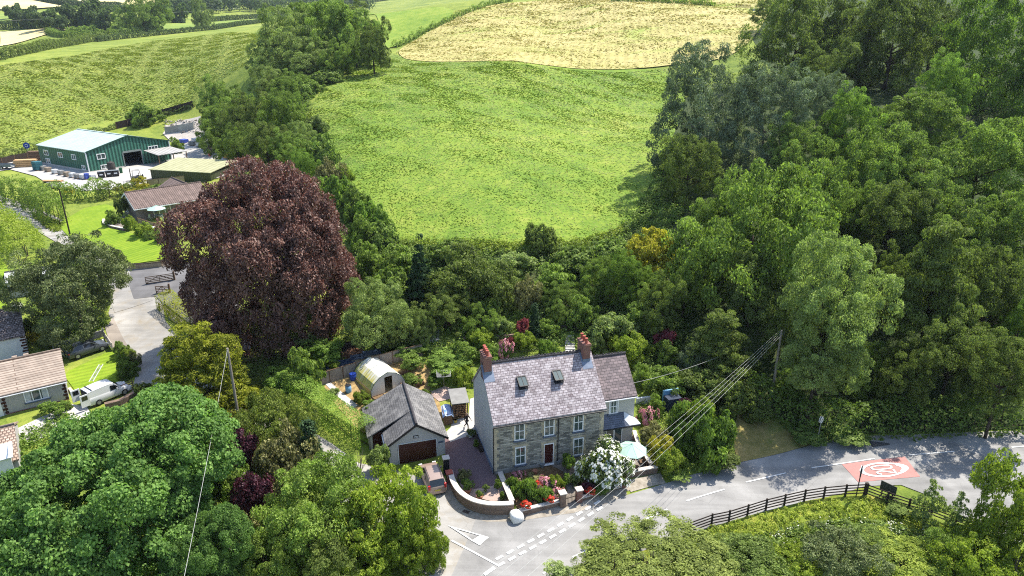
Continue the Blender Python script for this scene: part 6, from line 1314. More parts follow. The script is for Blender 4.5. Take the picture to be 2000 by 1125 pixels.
for i, (k, m_, lf) in enumerate((('s_mid','mid',.24),('s_bright','bright',.24),('s_dark','dark',.24),('s_pale','pale',.22),('s_lime','lime',.22),('s_olive','olive',.20),('s_purple','purple',.22),('s_red','red',.22),('s_yellow','yellow',.20),('s_grey','grey',.20),('s_bramble','bramble',.26))):
    proto(k, lobes_of(80+i, 7, 1.9, 1.5, .6), 110, 90, lf*.8, .42, m_, 1.8, multi=3, seed=90+i)
proto('s_white', lobes_of(95, 9, 2.1, 1.7, .55), 120, 70, .22, .42, 'pale', 1.7, multi=2, seed=110, extra=[('blossom', 'white', .27, .21)])
proto('s_pink', lobes_of(96, 6, 1, .7, .6), 50, 45, .16, .26, 'bright', 1.7, multi=3, seed=111, extra=[('blossom', 'pink', .5, .17)])
proto('s_redf', lobes_of(97, 5, 1, .7, .6), 40, 40, .16, .26, 'mid', 1.7, multi=3, seed=112, extra=[('blossom', 'redf', .6, .18)])
proto('s_umbel', lobes_of(98, 6, 1.6, 1, .6), 70, 50, .2, .36, 'lime', 1.9, multi=3, seed=113, extra=[('blossom', 'umbel', .25, .15)])
proto('s_iris', lobes_of(99, 6, 1.2, .8, .6), 60, 60, .34, .3, 'bright', 5, multi=3, seed=114, drp=(0,0,2.))
proto('sapling', [(0,0,1.8,.7,.7,.8),(.7,.2,.6,.8,.8,.7),(-.7,.3,.2,.9,.9,.7),(.2,-.7,-.8,.9,.9,.7),(-.3,.5,-1.4,.9,.9,.6)], 75, 40, .24, .36, 'pale', 2.2, BARKG, 3, seed=115, rough=.6)
proto('ashy', lobes_of(101, 10, 3.2, 4.2, .42), 120, 60, .34, .60, 'lime', 2.6, BARKG, 2, seed=116, inner=.05, shell=(.7,1.15))
proto('far', lobes_of(102, 9, 6, 5), 110, 60, .75, 1.2, 'far', 1.6, seed=117)
def hedge(name, label, path, w, h, m, leaf=.24, dens_=34, lump=.18, cat='hedge', group=None, topround=.35, seed=5, asp=1.7, blossom=None, jit=.30, nr=.55):
    rg = np.random.default_rng(seed); P = dens(path, .5, False); V = np.array(P); seg = np.r_[0, np.cumsum(np.hypot(*np.diff(V, axis=0).T))]; Lt = seg[-1]
    per = 2*h + w; n = int(Lt*per*dens_); s = rg.uniform(0, Lt, n); x = np.interp(s, seg, V[:, 0]); y = np.interp(s, seg, V[:, 1]); i = np.clip(np.searchsorted(seg, s) - 1, 0, len(V)-2)
    d = V[i+1] - V[i]; d /= np.linalg.norm(d, axis=1, keepdims=True); nn = np.stack([-d[:, 1], d[:, 0]], 1)
    u = rg.uniform(0, per, n); side = np.where(u < h, -1, np.where(u > h + w, 1, 0)); zz = np.where(side == -1, u, np.where(side == 1, per - u, h)); off = np.where(side == 0, (u - h) - w/2, side*w/2)
    ph = rg.uniform(0, 6, 6); lum = lump*(np.sin(s*1.7+ph[0]) + np.sin(s*3.9+ph[1]+zz*2) + np.sin(s*.8+ph[2]))/1.6
    rel = zz/h; off = off*(1 - topround*np.clip(rel-.6, 0, 1)) ; dep_ = rg.uniform(-jit, .06, n) + lum
    off = off + np.where(side == 0, 0, side*dep_); zz = zz + np.where(side == 0, dep_, 0) + (0 if lump < .1 else lump*.8*np.sin(s*.9+ph[3])*rel)
    ex = rg.uniform(0, 1, n); x = x + nn[:, 0]*off; y = y + nn[:, 1]*off; endt = (s < .4) | (s > Lt-.4)
    off = np.where(endt, off*rg.uniform(0, 1, n), off); base = HH(x, y); C = np.stack([x, y, base + np.maximum(zz, .05)], 1)
    N = nrm(np.stack([nn[:, 0]*side, nn[:, 1]*side, np.where(side == 0, 1., .35)], 1) + rg.normal(size=(n, 3))*nr)
    cl = np.sin(s*2.3+ph[4])*np.sin(zz*2.1+off*1.7+ph[5]); T = .32 + .18*cl + rg.uniform(0, .55, n)
    o0 = np.array([path[0][0], path[0][1], H(*path[0])]); me = leafmesh(name, C - o0, N, leaf*rg.uniform(.6, 1.4, n), T, LM[m], asp)
    t = thing(name, label, cat, o0, 0, group); fo = bpy.data.objects.new('foliage', me); COL.objects.link(fo); fo.parent = t
    st = MB(); L2 = dens(path, 2.0, False); st.tube([(p[0]-o0[0], p[1]-o0[1], H(*p)-o0[2]+.15) for p in L2], .05, 5)
    for p in L2: z = H(*p); st.tube([(p[0]-o0[0], p[1]-o0[1], z-o0[2]-.2), (p[0]-o0[0]+.1, p[1]-o0[1], z-o0[2]+h*.8)], [.07, .03], 5)
    st.build('stem', BARK, t); return t
def cover(name, label, cat, poly, n, m, rad=(.4, 1.1), hgt=(.3, 1.), per=40, leaf=.26, asp=1.8, seed=3, avoid=None, drp=None, up=.4, rough=.55, minz=0.0):
    "uncountable low growth inside an outline, one object"
    rg = np.random.default_rng(seed); xs = [p[0] for p in poly]; ys = [p[1] for p in poly]; X_ = []; 
    while len(X_) < n:
        q = rg.uniform((min(xs), min(ys)), (max(xs), max(ys)), (n*2, 2)); ok = inpoly(q[:, 0], q[:, 1], poly)
        for av in (avoid or []): ok &= ~inpoly(q[:, 0], q[:, 1], av)
        X_ += list(q[ok])
    X_ = np.array(X_[:n]); r = rg.uniform(*rad, n); hh = rg.uniform(*hgt, n); g = HH(X_[:, 0], X_[:, 1]); tc = rg.uniform(0, 1, n)
    idx = np.repeat(np.arange(n), per); k = len(idx); d = nrm(np.c_[rg.normal(size=(k, 2)), np.abs(rg.normal(size=k))*1.1]); f = rg.uniform(.5, 1.05, k)
    C = np.stack([X_[idx, 0] + d[:, 0]*r[idx]*f, X_[idx, 1] + d[:, 1]*r[idx]*f, g[idx] + .03 + d[:, 2]*hh[idx]*f], 1)
    N = nrm(d*.6 + np.array([0, 0, up]) + rg.normal(size=(k, 3))*rough)
    me = leafmesh(name, C, N, leaf*rg.uniform(.6, 1.4, k), .5*tc[idx] + .5*rg.uniform(0, 1, k), LM[m], asp, droop=None if drp is None else np.array(drp)); o = bpy.data.objects.new(name, me); COL.objects.link(o)
    return tag(o, label, cat, None, 'stuff')
def sward(name, label, poly, n, m, leaf, up=1.6, rough=.24, seed=4, asp=1.8, lift=.05, patchy=.35, off=.16, blot=1.):
    "lying grass and tussocks on a field, one object"
    rg = np.random.default_rng(seed); xs = [p[0] for p in poly]; ys = [p[1] for p in poly]; q = rg.uniform((min(xs), min(ys)), (max(xs), max(ys)), (n*3, 2)); q = q[inpoly(q[:, 0], q[:, 1], poly)][:n]
    # wavy swathes: leaves lean with a slowly turning direction
    x, y = q.T; k = len(x); a = np.sin(x*.23+y*.11) + np.sin(y*.31-x*.07) + np.sin((x+y)*.5); keep = rg.uniform(-3.2, 2.4, k) < a*blot + rg.uniform(-1.5, 1.5, k); x, y, a = x[keep], y[keep], a[keep]; k = len(x)
    C = np.stack([x, y, HH(x, y) + off + rg.uniform(0, lift, k)], 1); N = nrm(np.c_[np.cos(a*1.5)*.4, np.sin(a*1.5)*.4, np.full(k, up)] + rg.normal(size=(k, 3))*rough)
    T = .5 + patchy*.5*np.sin(x*.9+2*np.sin(y*.7)) + rg.uniform(-.45, .45, k)
    me = leafmesh(name, C, N, leaf*rg.uniform(.5, 1.5, k)*np.clip(np.hypot(x, y)/150, .7, 2.2), T, LM[m], asp); o = bpy.data.objects.new(name, me); COL.objects.link(o); return tag(o, label, 'grass', None, 'stuff')
def T(*a, **k): return tree(*a, **k)
def S(kind, cx, cy, rpx, hpx, hc, label, cat='shrub', name='shrub', group=None): return tree(kind, cx, cy, rpx, hpx, hc, label, name, cat, group, shrub=True)
# ---- left foreground
T('sycamore', 212, 985, 222, 188, 6.2, 'huge bright green sycamore with domed leaf clumps, bottom left', 'sycamore_tree')
T('sycamore', 395, 1100, 90, 95, 4.5, 'smaller sycamore crown at the bottom edge right of the huge one', 'sycamore_tree')
T('sycamore', 20, 1080, 120, 100, 4.5, 'sycamore crown filling the bottom left corner', 'sycamore_tree')
T('golden', 392, 748, 104, 104, 4.2, 'golden tipped conifer in front of the telegraph pole', 'conifer')
T('golden', 345, 848, 46, 46, 2.4, 'lower dark golden conifer beside the lane, left of the pole', 'conifer')
S('olivebush', 528, 825, 82, 76, 3.0, 'tall olive brown feathery bush right of the golden conifer')
S('s_olive', 560, 890, 60, 62, 2.4, 'lower olive bush beside the dark column cypress')
S('s_purple', 455, 885, 48, 52, 2.4, 'dark purple plum bush between sycamore and olive bush')
S('s_mid', 425, 880, 40, 60, 2., 'green bush between the sycamore and the purple plum')
S('s_purple', 483, 972, 46, 44, 2.2, 'maroon leaved bush nearest the bright green bush')
T('column', 605, 880, 28, 56, 2.8, 'dark narrow cypress beside the lane', 'cypress_tree')
T('oak1', 590, 1010, 115, 118, 4.2, 'bright green rounded tree left of the lime tree, bottom edge', 'broadleaf_tree')
T('oak0', 520, 1090, 85, 70, 3.2, 'mid green tree at the bottom edge between sycamore and bright tree', 'broadleaf_tree')
T('dark0', 655, 1090, 80, 70, 3., 'dark bright-green tree at the bottom edge left of the lime tree', 'broadleaf_tree')
S('limebush', 750, 1018, 102, 100, 3.2, 'large lime green tree hiding the lane mouth', 'tree', 'lime_tree')
S('limebush', 825, 1075, 50, 58, 2.0, 'lime green tree at the bottom edge beside the give way triangle', 'tree', 'lime_tree')
S('limebush', 720, 1085, 80, 70, 2.2, 'lime green tree at the bottom edge, lower left of the larger lime one', 'tree', 'lime_tree')
S('s_pale', 740, 900, 26, 30, 1.4, 'pale green bush in front of the garage store')
S('s_umbel', 420, 1115, 40, 40, 2.5, 'cream flowered bush at the bottom edge right of the sycamore')
S('s_olive', 465, 1045, 45, 50, 2.0, 'olive bush below the maroon leaved bush')
S('s_mid', 450, 945, 40, 40, 1.4, 'dark green bush between the plum bush and the sycamore')
S('s_dark', 390, 915, 55, 60, 1.5, 'shaded green bush under the right edge of the sycamore')
S('s_mid', 340, 900, 45, 45, 1.2, 'green bush beside the lane behind the sycamore')
S('s_dark', 650, 935, 30, 24, .8, 'low green bush on the lane edge by the bright tree')
hedge('clipped_hedge', 'long clipped bright green hedge between lane and vegetable plot', W((560,762),(600,790),(640,822),(685,852),(722,872)), 2.2, 2.5, 'bright', .14, 130, .03, topround=.1, jit=.07, nr=.3)
hedge('golden_hedge', 'clipped golden hedge behind the two rail fence', W((322,596),(345,615),(372,636),(400,655),(430,672)), 2.1, 1.9, 'gold', .15, 110, .03, seed=8, topround=.1, jit=.07, nr=.3)
# dead twiggy shrub by the lane
p = at(703, 925); t = thing('bare_shrub', 'leafless twiggy shrub on the sunny lane edge', 'shrub', p); mb = MB(); rnd = random.Random(2)
for k in range(9):
    a = rnd.uniform(0,6.28); r = rnd.uniform(.3,.9); h = rnd.uniform(1.4,2.6); q = Vector((r*math.cos(a), r*math.sin(a), h)); mb.tube([(0,0,-.1), q*.5+Vector((0,0,.2)), q], [.035,.022,.008], 5)
    for j in range(4): b = q*(.5+.12*j); e = b + Vector((rnd.uniform(-.4,.4), rnd.uniform(-.4,.4), rnd.uniform(.2,.6))); mb.tube([b, e], [.014,.005], 4)
mb.build('branches', BARKG, t)
# ---- left middle
T('willow', 142, 560, 101, 98, 6., 'broad grey green willow beside the lane, left side', 'willow_tree')
T('beech', 527, 502, 157, 166, 9.5, 'huge dark copper beech with a domed purple brown crown', 'copper_beech')
hedge('tall_hedge', 'tall leafy hedge between the yard and the upper lane', W((-20,388),(30,395),(70,408),(100,428),(118,440)), 3.2, 4.2, 'mid', .30, 34, .5, seed=9)
hedge('tall_hedge', 'mixed hedge with yellow shoots in front of the pale yard', W((70,392),(110,394),(150,392),(190,388),(215,385)), 3.0, 3.0, 'bramble', .28, 36, .5, seed=10)
hedge('tall_hedge', 'darker hedge between the yard and the lawn bungalow', W((190,392),(215,388),(240,383),(262,378)), 2.2, 2.4, 'dark', .28, 36, .3, seed=11)
hedge('lane_hedge', 'yellow green hedge at the left edge below the upper lane', W((-30,430),(10,455),(40,475),(55,500),(40,520)), 4.5, 3.2, 'lime', .26, 34, .5, seed=12)
S('s_yellow', 270, 357, 16, 12, 1.8, 'bright yellow shrub in front of the forklift'); S('s_yellow', 243, 369, 18, 8, 1.2, 'yellow shrub on the yard edge above the lawn'); S('s_yellow', 128, 372, 14, 7, 1.2, 'yellow green shrub on the yard edge beside the planks')
S('s_bramble', 310, 372, 25, 12, 1.2, 'low green bush along the pale board fence')
S('s_dark', 235, 402, 13, 24, 2.2, 'dark upright shrub at the corner of the lawn bungalow'); S('s_mid', 218, 425, 16, 14, 1.2, 'green shrub behind the small curved terrace')
S('s_lime', 253, 437, 13, 15, 1., 'yellow green shrub in front of the bungalow gable'); S('s_lime', 280, 450, 20, 14, .9, 'low lime shrub on the lawn edge by the stone lantern'); S('s_mid', 318, 458, 17, 14, .9, 'round green shrub right of the stone lantern'); S('s_bramble', 290, 460, 12, 9, .6, 'small dark green shrub left of the stone lantern')
S('s_grey', 338, 470, 12, 14, .8, 'spiky pale shrub at the right end of the lawn')
S('s_mid', 245, 720, 22, 26, .9, 'clipped green bush on the small lawn corner by the lane'); S('s_olive', 258, 705, 16, 18, .8, 'reddish green bush on the bend beside the small lawn'); S('s_mid', 235, 685, 16, 18, .8, 'green bush beside the pale slatted gate'); S('s_lime', 249, 692, 14, 12, .7, 'yellow green bush on the bend above the reddish one')
S('s_dark', 278, 765, 18, 16, .8, 'dark bush at the end of the stone wall by the van'); S('s_yellow', 72, 655, 16, 14, .9, 'yellow green shrub between the willow and white cottage'); S('s_mid', 55, 640, 14, 18, 1.1, 'green shrub at the cottage gable'); S('s_bright', 15, 560, 22, 26, 1., 'bright green shrubs left of the white outbuilding'); S('s_dark', 95, 668, 24, 9, .5, 'dark low bush along the block wall below the willow')
S('s_bramble', 130, 792, 9, 8, .5, 'small leafy bush at the bungalow corner'); S('s_white', 30, 600, 14, 10, .7, 'white flowered shrub beside the white outbuilding')
S('s_bright', 105, 795, 22, 14, 1.0, 'leafy green bush against the pebbledash wall')
hedge('fence_growth', 'rough dark growth along the field fence behind the timber stacks', W((-20,316),(20,305),(55,297),(80,289)), 1.5, 1.5, 'dark', .34, 26, .3, seed=61)
hedge('fence_growth', 'rough dark growth at the foot of the field fence above the shed', W((175,262),(215,254),(250,244),(300,232),(345,220),(380,209)), 1.3, 1.2, 'dark', .34, 26, .3, seed=62)
# ---- trees on the ridge left of the meadow
RG = 'trees on the ridge left of the meadow'
for a in (('light1', 555, 75, 60, 56, 8, 'dense oak at the left end of the ridge clump'), ('oak1', 632, 62, 60, 55, 9, 'tall oak in the middle of the ridge clump'), ('oak2', 692, 65, 52, 55, 9, 'oak right of the tall middle one on the ridge'), ('dark1', 728, 85, 36, 45, 8, 'dark oak at the right end of the ridge clump above bare trunks'), ('light1', 520, 122, 42, 36, 5, 'lower green tree at the left foot of the ridge clump'), ('light1', 600, 112, 50, 36, 5, 'mid green tree in front of the ridge oaks'), ('oak0', 662, 112, 40, 30, 5, 'lower tree at the front right of the ridge clump'), ('oak1', 590, 35, 40, 28, 8, 'oak showing behind the top of the ridge clump'), ('dark1', 665, 28, 48, 25, 9, 'dark oak showing at the back of the ridge clump')): T(*a, 'oak_tree', 'tree', RG)
for a in (('light1', 523, 165, 40, 34, 6, 'pale grey green ash above the dark trees by the yard', ), ('oak2', 440, 205, 48, 50, 6, 'tree overhanging the top of the stone yard'), ('oak1', 425, 250, 42, 42, 5, 'broad tree beside the stone heap in the yard'), ('dark1', 480, 235, 50, 55, 6, 'dark dense tree in the middle behind the copper beech'), ('oak1', 540, 240, 50, 55, 6, 'mid green tree above the copper beech top'), ('dark0', 520, 285, 45, 42, 5, 'shaded tree directly behind the beech top'), ('oak0', 562, 215, 30, 34, 4, 'light green tree at the meadow edge above the beech'), ('oak2', 565, 290, 38, 35, 4, 'green tree at the meadow edge right of the beech top'), ('light0', 588, 330, 34, 36, 3.5, 'bright green bush tree at the right shoulder of the beech'), ('oak1', 550, 185, 34, 32, 4, 'mid green tree between the pale ash and the meadow'), ('light1', 588, 268, 28, 30, 3.5, 'pale tree at the meadow edge level with the beech top'), ('oak2', 575, 155, 28, 18, 3, 'tree linking the ridge oaks with the lower trees'), ('oak0', 460, 280, 40, 34, 4, 'tree standing behind the crates in the yard')): T(*a, 'broadleaf_tree', 'tree', 'trees between the yard and the meadow')
HB = 'bushes down the left edge of the meadow'
for a in (('s_bramble', 630, 300, 32, 34, 2., 'bush at the meadow edge level with the beech top'), ('s_olive', 640, 345, 34, 32, 1.8, 'brownish green bush below the beech top level'), ('s_bright', 655, 380, 34, 34, 2., 'bright bush right of the beech crown'), ('s_mid', 690, 400, 34, 36, 2., 'green bush halfway down the beech side'), ('s_bright', 720, 430, 34, 34, 2., 'bright green bush near the bottom of the meadow edge'), ('s_bramble', 745, 458, 34, 26, 1.6, 'bush at the bottom left corner of the meadow'), ('s_mid', 705, 455, 30, 34, 2., 'darker bush beside the lower beech crown'), ('s_pale', 615, 250, 22, 22, 1.6, 'pale bush high on the meadow edge'), ('s_mid', 610, 170, 24, 14, 1.5, 'low bush between the ridge oaks and meadow'), ('s_bramble', 640, 150, 34, 13, 1.5, 'low bramble bank under the ridge oaks'), ('s_bramble', 590, 180, 26, 20, 1.8, 'bramble bush right of the pale ash'), ('s_lime', 675, 345, 16, 20, 1., 'yellow green weeds at the meadow edge')): S(*a, group=HB)
S('s_mid', 278, 225, 34, 22, 2.4, 'lone round thorn bush on the board fence above the shed', 'bush', 'thorn_bush'); S('s_mid', 344, 285, 14, 16, 1.8, 'bright shrub at the back corner of the green shed')
# ---- bank above the garden
BK = 'trees and shrubs on the garden bank'
for a in (('light1', 728, 610, 68, 62, 4.5, 'big pale green tree on the bank right of the beech', 'broadleaf_tree'), ('conifer', 822, 545, 34, 62, 3.2, 'dark spruce on the bank left of the pine', 'spruce_tree'), ('pine', 905, 545, 62, 68, 3.6, 'spreading dark pine in the middle of the bank', 'pine_tree'), ('pine', 965, 560, 45, 50, 3., 'second smaller pine right of the spreading one', 'pine_tree'), ('acer', 1272, 490, 46, 42, 3.6, 'yellow leaved acer with bare stem near the meadow corner', 'acer_tree'), ('column', 1044, 630, 13, 36, 2.2, 'dark narrow cypress above the house ridge', 'cypress_tree'), ('light1', 820, 640, 26, 40, 2.4, 'narrow pale tree beside the mossy steps', 'broadleaf_tree'), ('light0', 1215, 545, 48, 52, 3.2, 'bright green tree on the bank below the yellow acer', 'broadleaf_tree'), ('oak1', 1165, 550, 42, 45, 2.6, 'mid green tree on the bank right of the pines', 'broadleaf_tree'), ('dark1', 1290, 600, 48, 62, 3.4, 'dark tree on the bank left of the big wood oak', 'broadleaf_tree'), ('lay', 1408, 676, 66, 68, 3.6, 'layered green tree standing at the right end of the garden', 'layered_tree'), ('oak2', 1260, 560, 36, 42, 2.8, 'leafy tree under the yellow acer', 'broadleaf_tree'), ('dark0', 870, 610, 52, 42, 2.2, 'low dark tree below the spreading pine', 'broadleaf_tree'), ('oak0', 940, 620, 42, 32, 1.8, 'green tree above the pink flowering shrubs', 'broadleaf_tree'), ('oak2', 1100, 590, 40, 36, 2.0, 'leafy tree above the top of the concrete steps', 'broadleaf_tree'), ('oak1', 1340, 560, 40, 60, 4., 'green tree tucked left of the big wood oak', 'broadleaf_tree')): T(*a[:7], a[7], 'tree', BK)
for a in (('s_dark', 1050, 472, 33, 32, 1.6, 'round dark bush standing at the bottom edge of the meadow'), ('s_olive', 1028, 572, 30, 32, 2., 'yellowish twiggy bush right of the pines'), ('s_mid', 1135, 610, 34, 30, 1.6, 'bush beside the steps above the right chimney'), ('s_red', 1018, 637, 15, 14, 1., 'pink red shrub left of the narrow cypress'), ('s_pink', 985, 682, 18, 16, .8, 'pink flowering shrub behind the left part of the ridge'), ('s_red', 993, 668, 10, 10, .8, 'small dark pink shrub above the pink flowering one'), ('s_bright', 1070, 690, 22, 24, 1., 'bright feathery green shrub right of the pink ones'), ('s_lime', 1025, 668, 24, 18, .9, 'yellow green shrub below the narrow cypress'), ('s_lime', 940, 665, 28, 20, .9, 'yellow green shrub above the left chimney'), ('s_mid', 905, 690, 30, 22, 1., 'green shrub left of the left chimney top'), ('s_bright', 955, 690, 24, 20, .9, 'fresh green shrub just above the left chimney'), ('s_pale', 1190, 650, 48, 34, 1.8, 'large pale yellow-green shrub behind the right chimney'), ('s_lime', 1230, 685, 40, 30, 1.5, 'yellow green shrub behind the extension ridge'), ('s_pale', 1160, 680, 24, 22, 1.2, 'pale shrub right of the concrete steps'), ('s_red', 1292, 658, 24, 17, 1.3, 'crimson acer shrub in the dark gap right of the house'), ('s_mid', 1300, 690, 28, 24, 1.2, 'green shrub under the crimson acer'), ('s_grey', 1355, 705, 26, 30, 1.4, 'spiky grey green shrub left of the layered tree'), ('s_purple', 885, 625, 20, 18, 1., 'dark purple shrub in the shade above the steps'), ('s_bright', 630, 680, 40, 26, 1.5, 'bright leafy bush behind the left end of the board fence'), ('s_pale', 595, 668, 26, 18, 1.2, 'pale climbing bush on frames under the beech'), ('s_mid', 590, 725, 38, 42, 1.8, 'dark green bush at the top of the clipped hedge'), ('s_bright', 545, 745, 40, 28, 1.4, 'shaded bush between golden conifer and clipped hedge'), ('s_lime', 653, 715, 14, 9, .6, 'small bright bush among the cold frames'), ('s_bright', 800, 675, 40, 16, .9, 'green shrub behind the right part of the board fence'), ('s_dark', 770, 655, 40, 26, 1.3, 'dark shrub under the big pale tree'), ('s_bright', 872, 704, 42, 20, 1.4, 'bright shrub above the clothes airer'), ('s_lime', 905, 740, 24, 22, 1., 'yellow green shrub against the grey gable'), ('s_mid', 805, 705, 26, 16, .9, 'dark green plants at the end of the board fence'), ('s_bright', 850, 740, 20, 14, .8, 'leafy plants behind the washing patio'), ('s_iris', 1095, 705, 26, 14, .7, 'tall grassy plants behind the house ridge'), ('s_mid', 1250, 620, 34, 26, 1.6, 'leafy bush above the large pale shrub'), ('s_mid', 1070, 640, 22, 16, 1., 'green shrub right of the narrow cypress'), ('s_pale', 975, 640, 24, 18, 1.2, 'pale leafy shrub on the terrace left of the red shrub'), ('s_bramble', 760, 560, 40, 36, 1.8, 'bramble thicket above the big pale tree'), ('s_bramble', 880, 490, 40, 22, 1.4, 'bramble thicket along the meadow bottom, left part'), ('s_pale', 1000, 520, 44, 24, 1.4, 'pale thicket under the round dark bush'), ('s_bramble', 1120, 505, 46, 24, 1.4, 'bramble thicket along the meadow bottom, right part'), ('s_mid', 1080, 545, 40, 28, 1.6, 'green thicket between round bush and steps'), ('s_bramble', 1190, 490, 40, 22, 1.4, 'thicket left of the yellow acer'), ('s_mid', 780, 510, 46, 30, 1.6, 'thicket below the bottom left corner of the meadow'), ('s_mid', 720, 510, 36, 36, 1.8, 'thicket between the beech crown and the spruce')): S(*a, group=BK)
# garden right of the house
GR_ = 'shrubs in the garden right of the house'
for a in (('s_bright', 1375, 850, 56, 62, 2.2, 'large bright bush beside the dry grass'), ('s_lime', 1365, 812, 38, 30, 2.6, 'yellow green top of the bush under the cables'), ('s_yellow', 1290, 878, 26, 28, 1.6, 'golden shrub right of the mint parasol'), ('s_lime', 1308, 905, 32, 26, 1.1, 'lime shrub at the end of the patio wall'), ('s_mid', 1325, 925, 24, 13, .5, 'low clipped green bush on the road edge'), ('s_dark', 1400, 895, 38, 22, .9, 'dark ground ivy at the road edge beside dry grass'), ('s_mid', 1280, 790, 17, 20, 1.2, 'leafy bush left of the dark tank'), ('s_purple', 1335, 795, 22, 17, 1., 'dark purple bush right of the tank'), ('s_pink', 1262, 815, 20, 16, .7, 'pink flowers in the bed right of the extension'), ('s_olive', 1275, 845, 28, 22, .8, 'reddish green low plants in the side garden'), ('s_mid', 1300, 745, 42, 30, 1.4, 'dark green bush below the spiky shrub'), ('s_dark', 1370, 755, 48, 32, 1.6, 'dark bush under the layered tree'), ('s_dark', 1430, 780, 40, 34, 1.6, 'dark bush at the top of the dry grass'), ('s_mid', 1255, 735, 22, 22, 1.1, 'green fern clump at the extension corner'), ('s_bright', 1330, 850, 30, 30, 1.2, 'fresh green bush between golden shrub and large bush')): S(*a, group=GR_)
# front garden
S('s_white', 1178, 905, 49, 46, 1.9, 'shrub smothered in white blossom in front of the right windows', 'shrub', 'flowering_shrub')
S('s_bright', 1110, 900, 12, 17, 1.3, 'potted bright green shrub right of the maroon door'); S('s_lime', 1138, 908, 10, 10, .8, 'small yellow green shrub beside the white blossom')
for a in (('s_iris', 1025, 958, 27, 18, .5, 'tall green iris leaves in the front bed'), ('s_iris', 1060, 965, 26, 15, .5, 'green leafy perennials along the front wall'), ('s_pink', 1065, 945, 20, 13, .5, 'pink flowers in the middle of the front bed'), ('s_redf', 1052, 950, 12, 9, .4, 'orange red flowers left of the pink ones'), ('s_lime', 1085, 945, 16, 15, .6, 'lime plants beside the front path'), ('s_olive', 1045, 935, 18, 11, .5, 'bronze leaved plants below the window'), ('s_iris', 1000, 945, 14, 14, .5, 'green leaves beside the return wall'), ('s_pink', 1085, 962, 14, 9, .4, 'pink flowers at the gate end of the bed'), ('s_pale', 1122, 940, 14, 15, .5, 'pale flowers right of the front path'), ('s_bright', 1108, 935, 10, 10, .5, 'green tuft on the path edge'), ('s_purple', 1145, 955, 16, 12, .5, 'dusky purple plants under the white blossom'), ('s_mid', 1170, 950, 24, 14, .5, 'shaded green plants behind the low wall'), ('s_pink', 1010, 930, 14, 9, .4, 'pink and white flowers near the return wall')): S(*a, 'flowers', 'flower_clump', 'plants in the front garden beds')
for lab, kd, x, y, r, h, hc in (('arching green plant in the left gravel pot', 's_mid', 912, 946, 13, 11, .7), ('leafy plant in the middle gravel pot', 's_mid', 936, 965, 8, 7, .5), ('twiggy rose behind the curved wall', 's_olive', 905, 928, 14, 12, .7), ('climber against the return wall', 's_mid', 972, 945, 8, 16, .6), ('small plant beside the return wall corner', 's_mid', 981, 968, 7, 8, .4), ('fern in the pale trough by the gable', 's_dark', 919, 845, 10, 7, .5), ('green plants in the dark trough', 's_mid', 930, 866, 6, 10, .5), ('thin leafy plant in the gravel', 's_pale', 948, 953, 7, 8, .5)): S(kd, x, y, r, h, hc, lab, 'plant', 'plant', 'plants in the gravel corner')
for (t, p), k in zip(POTS[-3:], range(3)):
    me, R0, H0, c0, tk, ex, smp = PROTO['s_redf']
    for nm, m2 in [('foliage', me)] + list(ex): o = bpy.data.objects.new(nm if nm == 'foliage' else 'flowers', m2); COL.objects.link(o); o.parent = t; o.scale = (.42/R0,)*3; o.location = (0, 0, .38)
me = PROTO['s_mid'][0]
# vegetable plot plants
for a in (('s_bright', 725, 800, 22, 18, .6, 'bright potato plants beside the polytunnel'), ('s_lime', 705, 778, 16, 13, .5, 'yellow green plants left of the polytunnel'), ('s_mid', 802, 742, 20, 13, .6, 'leafy greens in the raised bed'), ('s_pale', 650, 770, 15, 10, .4, 'pale hosta clump at the top of the plot path'), ('s_lime', 735, 790, 12, 8, .4, 'yellowing plants by the planter box'), ('s_mid', 830, 768, 10, 8, .4, 'small plants in the bed behind the garage')): S(*a, 'vegetables', 'vegetable_plants', 'plants in the vegetable plot')
# bracken heap
rg = np.random.default_rng(4); n = 900; d = nrm(np.c_[rg.normal(size=(n,2)), np.abs(rg.normal(size=n))]); C = d*np.array([1.25,.8,.95])*rg.uniform(.6,1.05,(n,1)) + np.array([0,.75,0]); o = bpy.data.objects.new('bracken_heap', leafmesh('bracken_heap', C, nrm(d+rg.normal(size=(n,3))*.6), .32*rg.uniform(.6,1.4,n), rg.uniform(0,1,n), LM['brown'], 2.2)); COL.objects.link(o); o.location = HEAP; o.rotation_euler[2] = .3; tag(o, 'heap of dry brown bracken in the compost bay', 'heap', None, 'stuff')
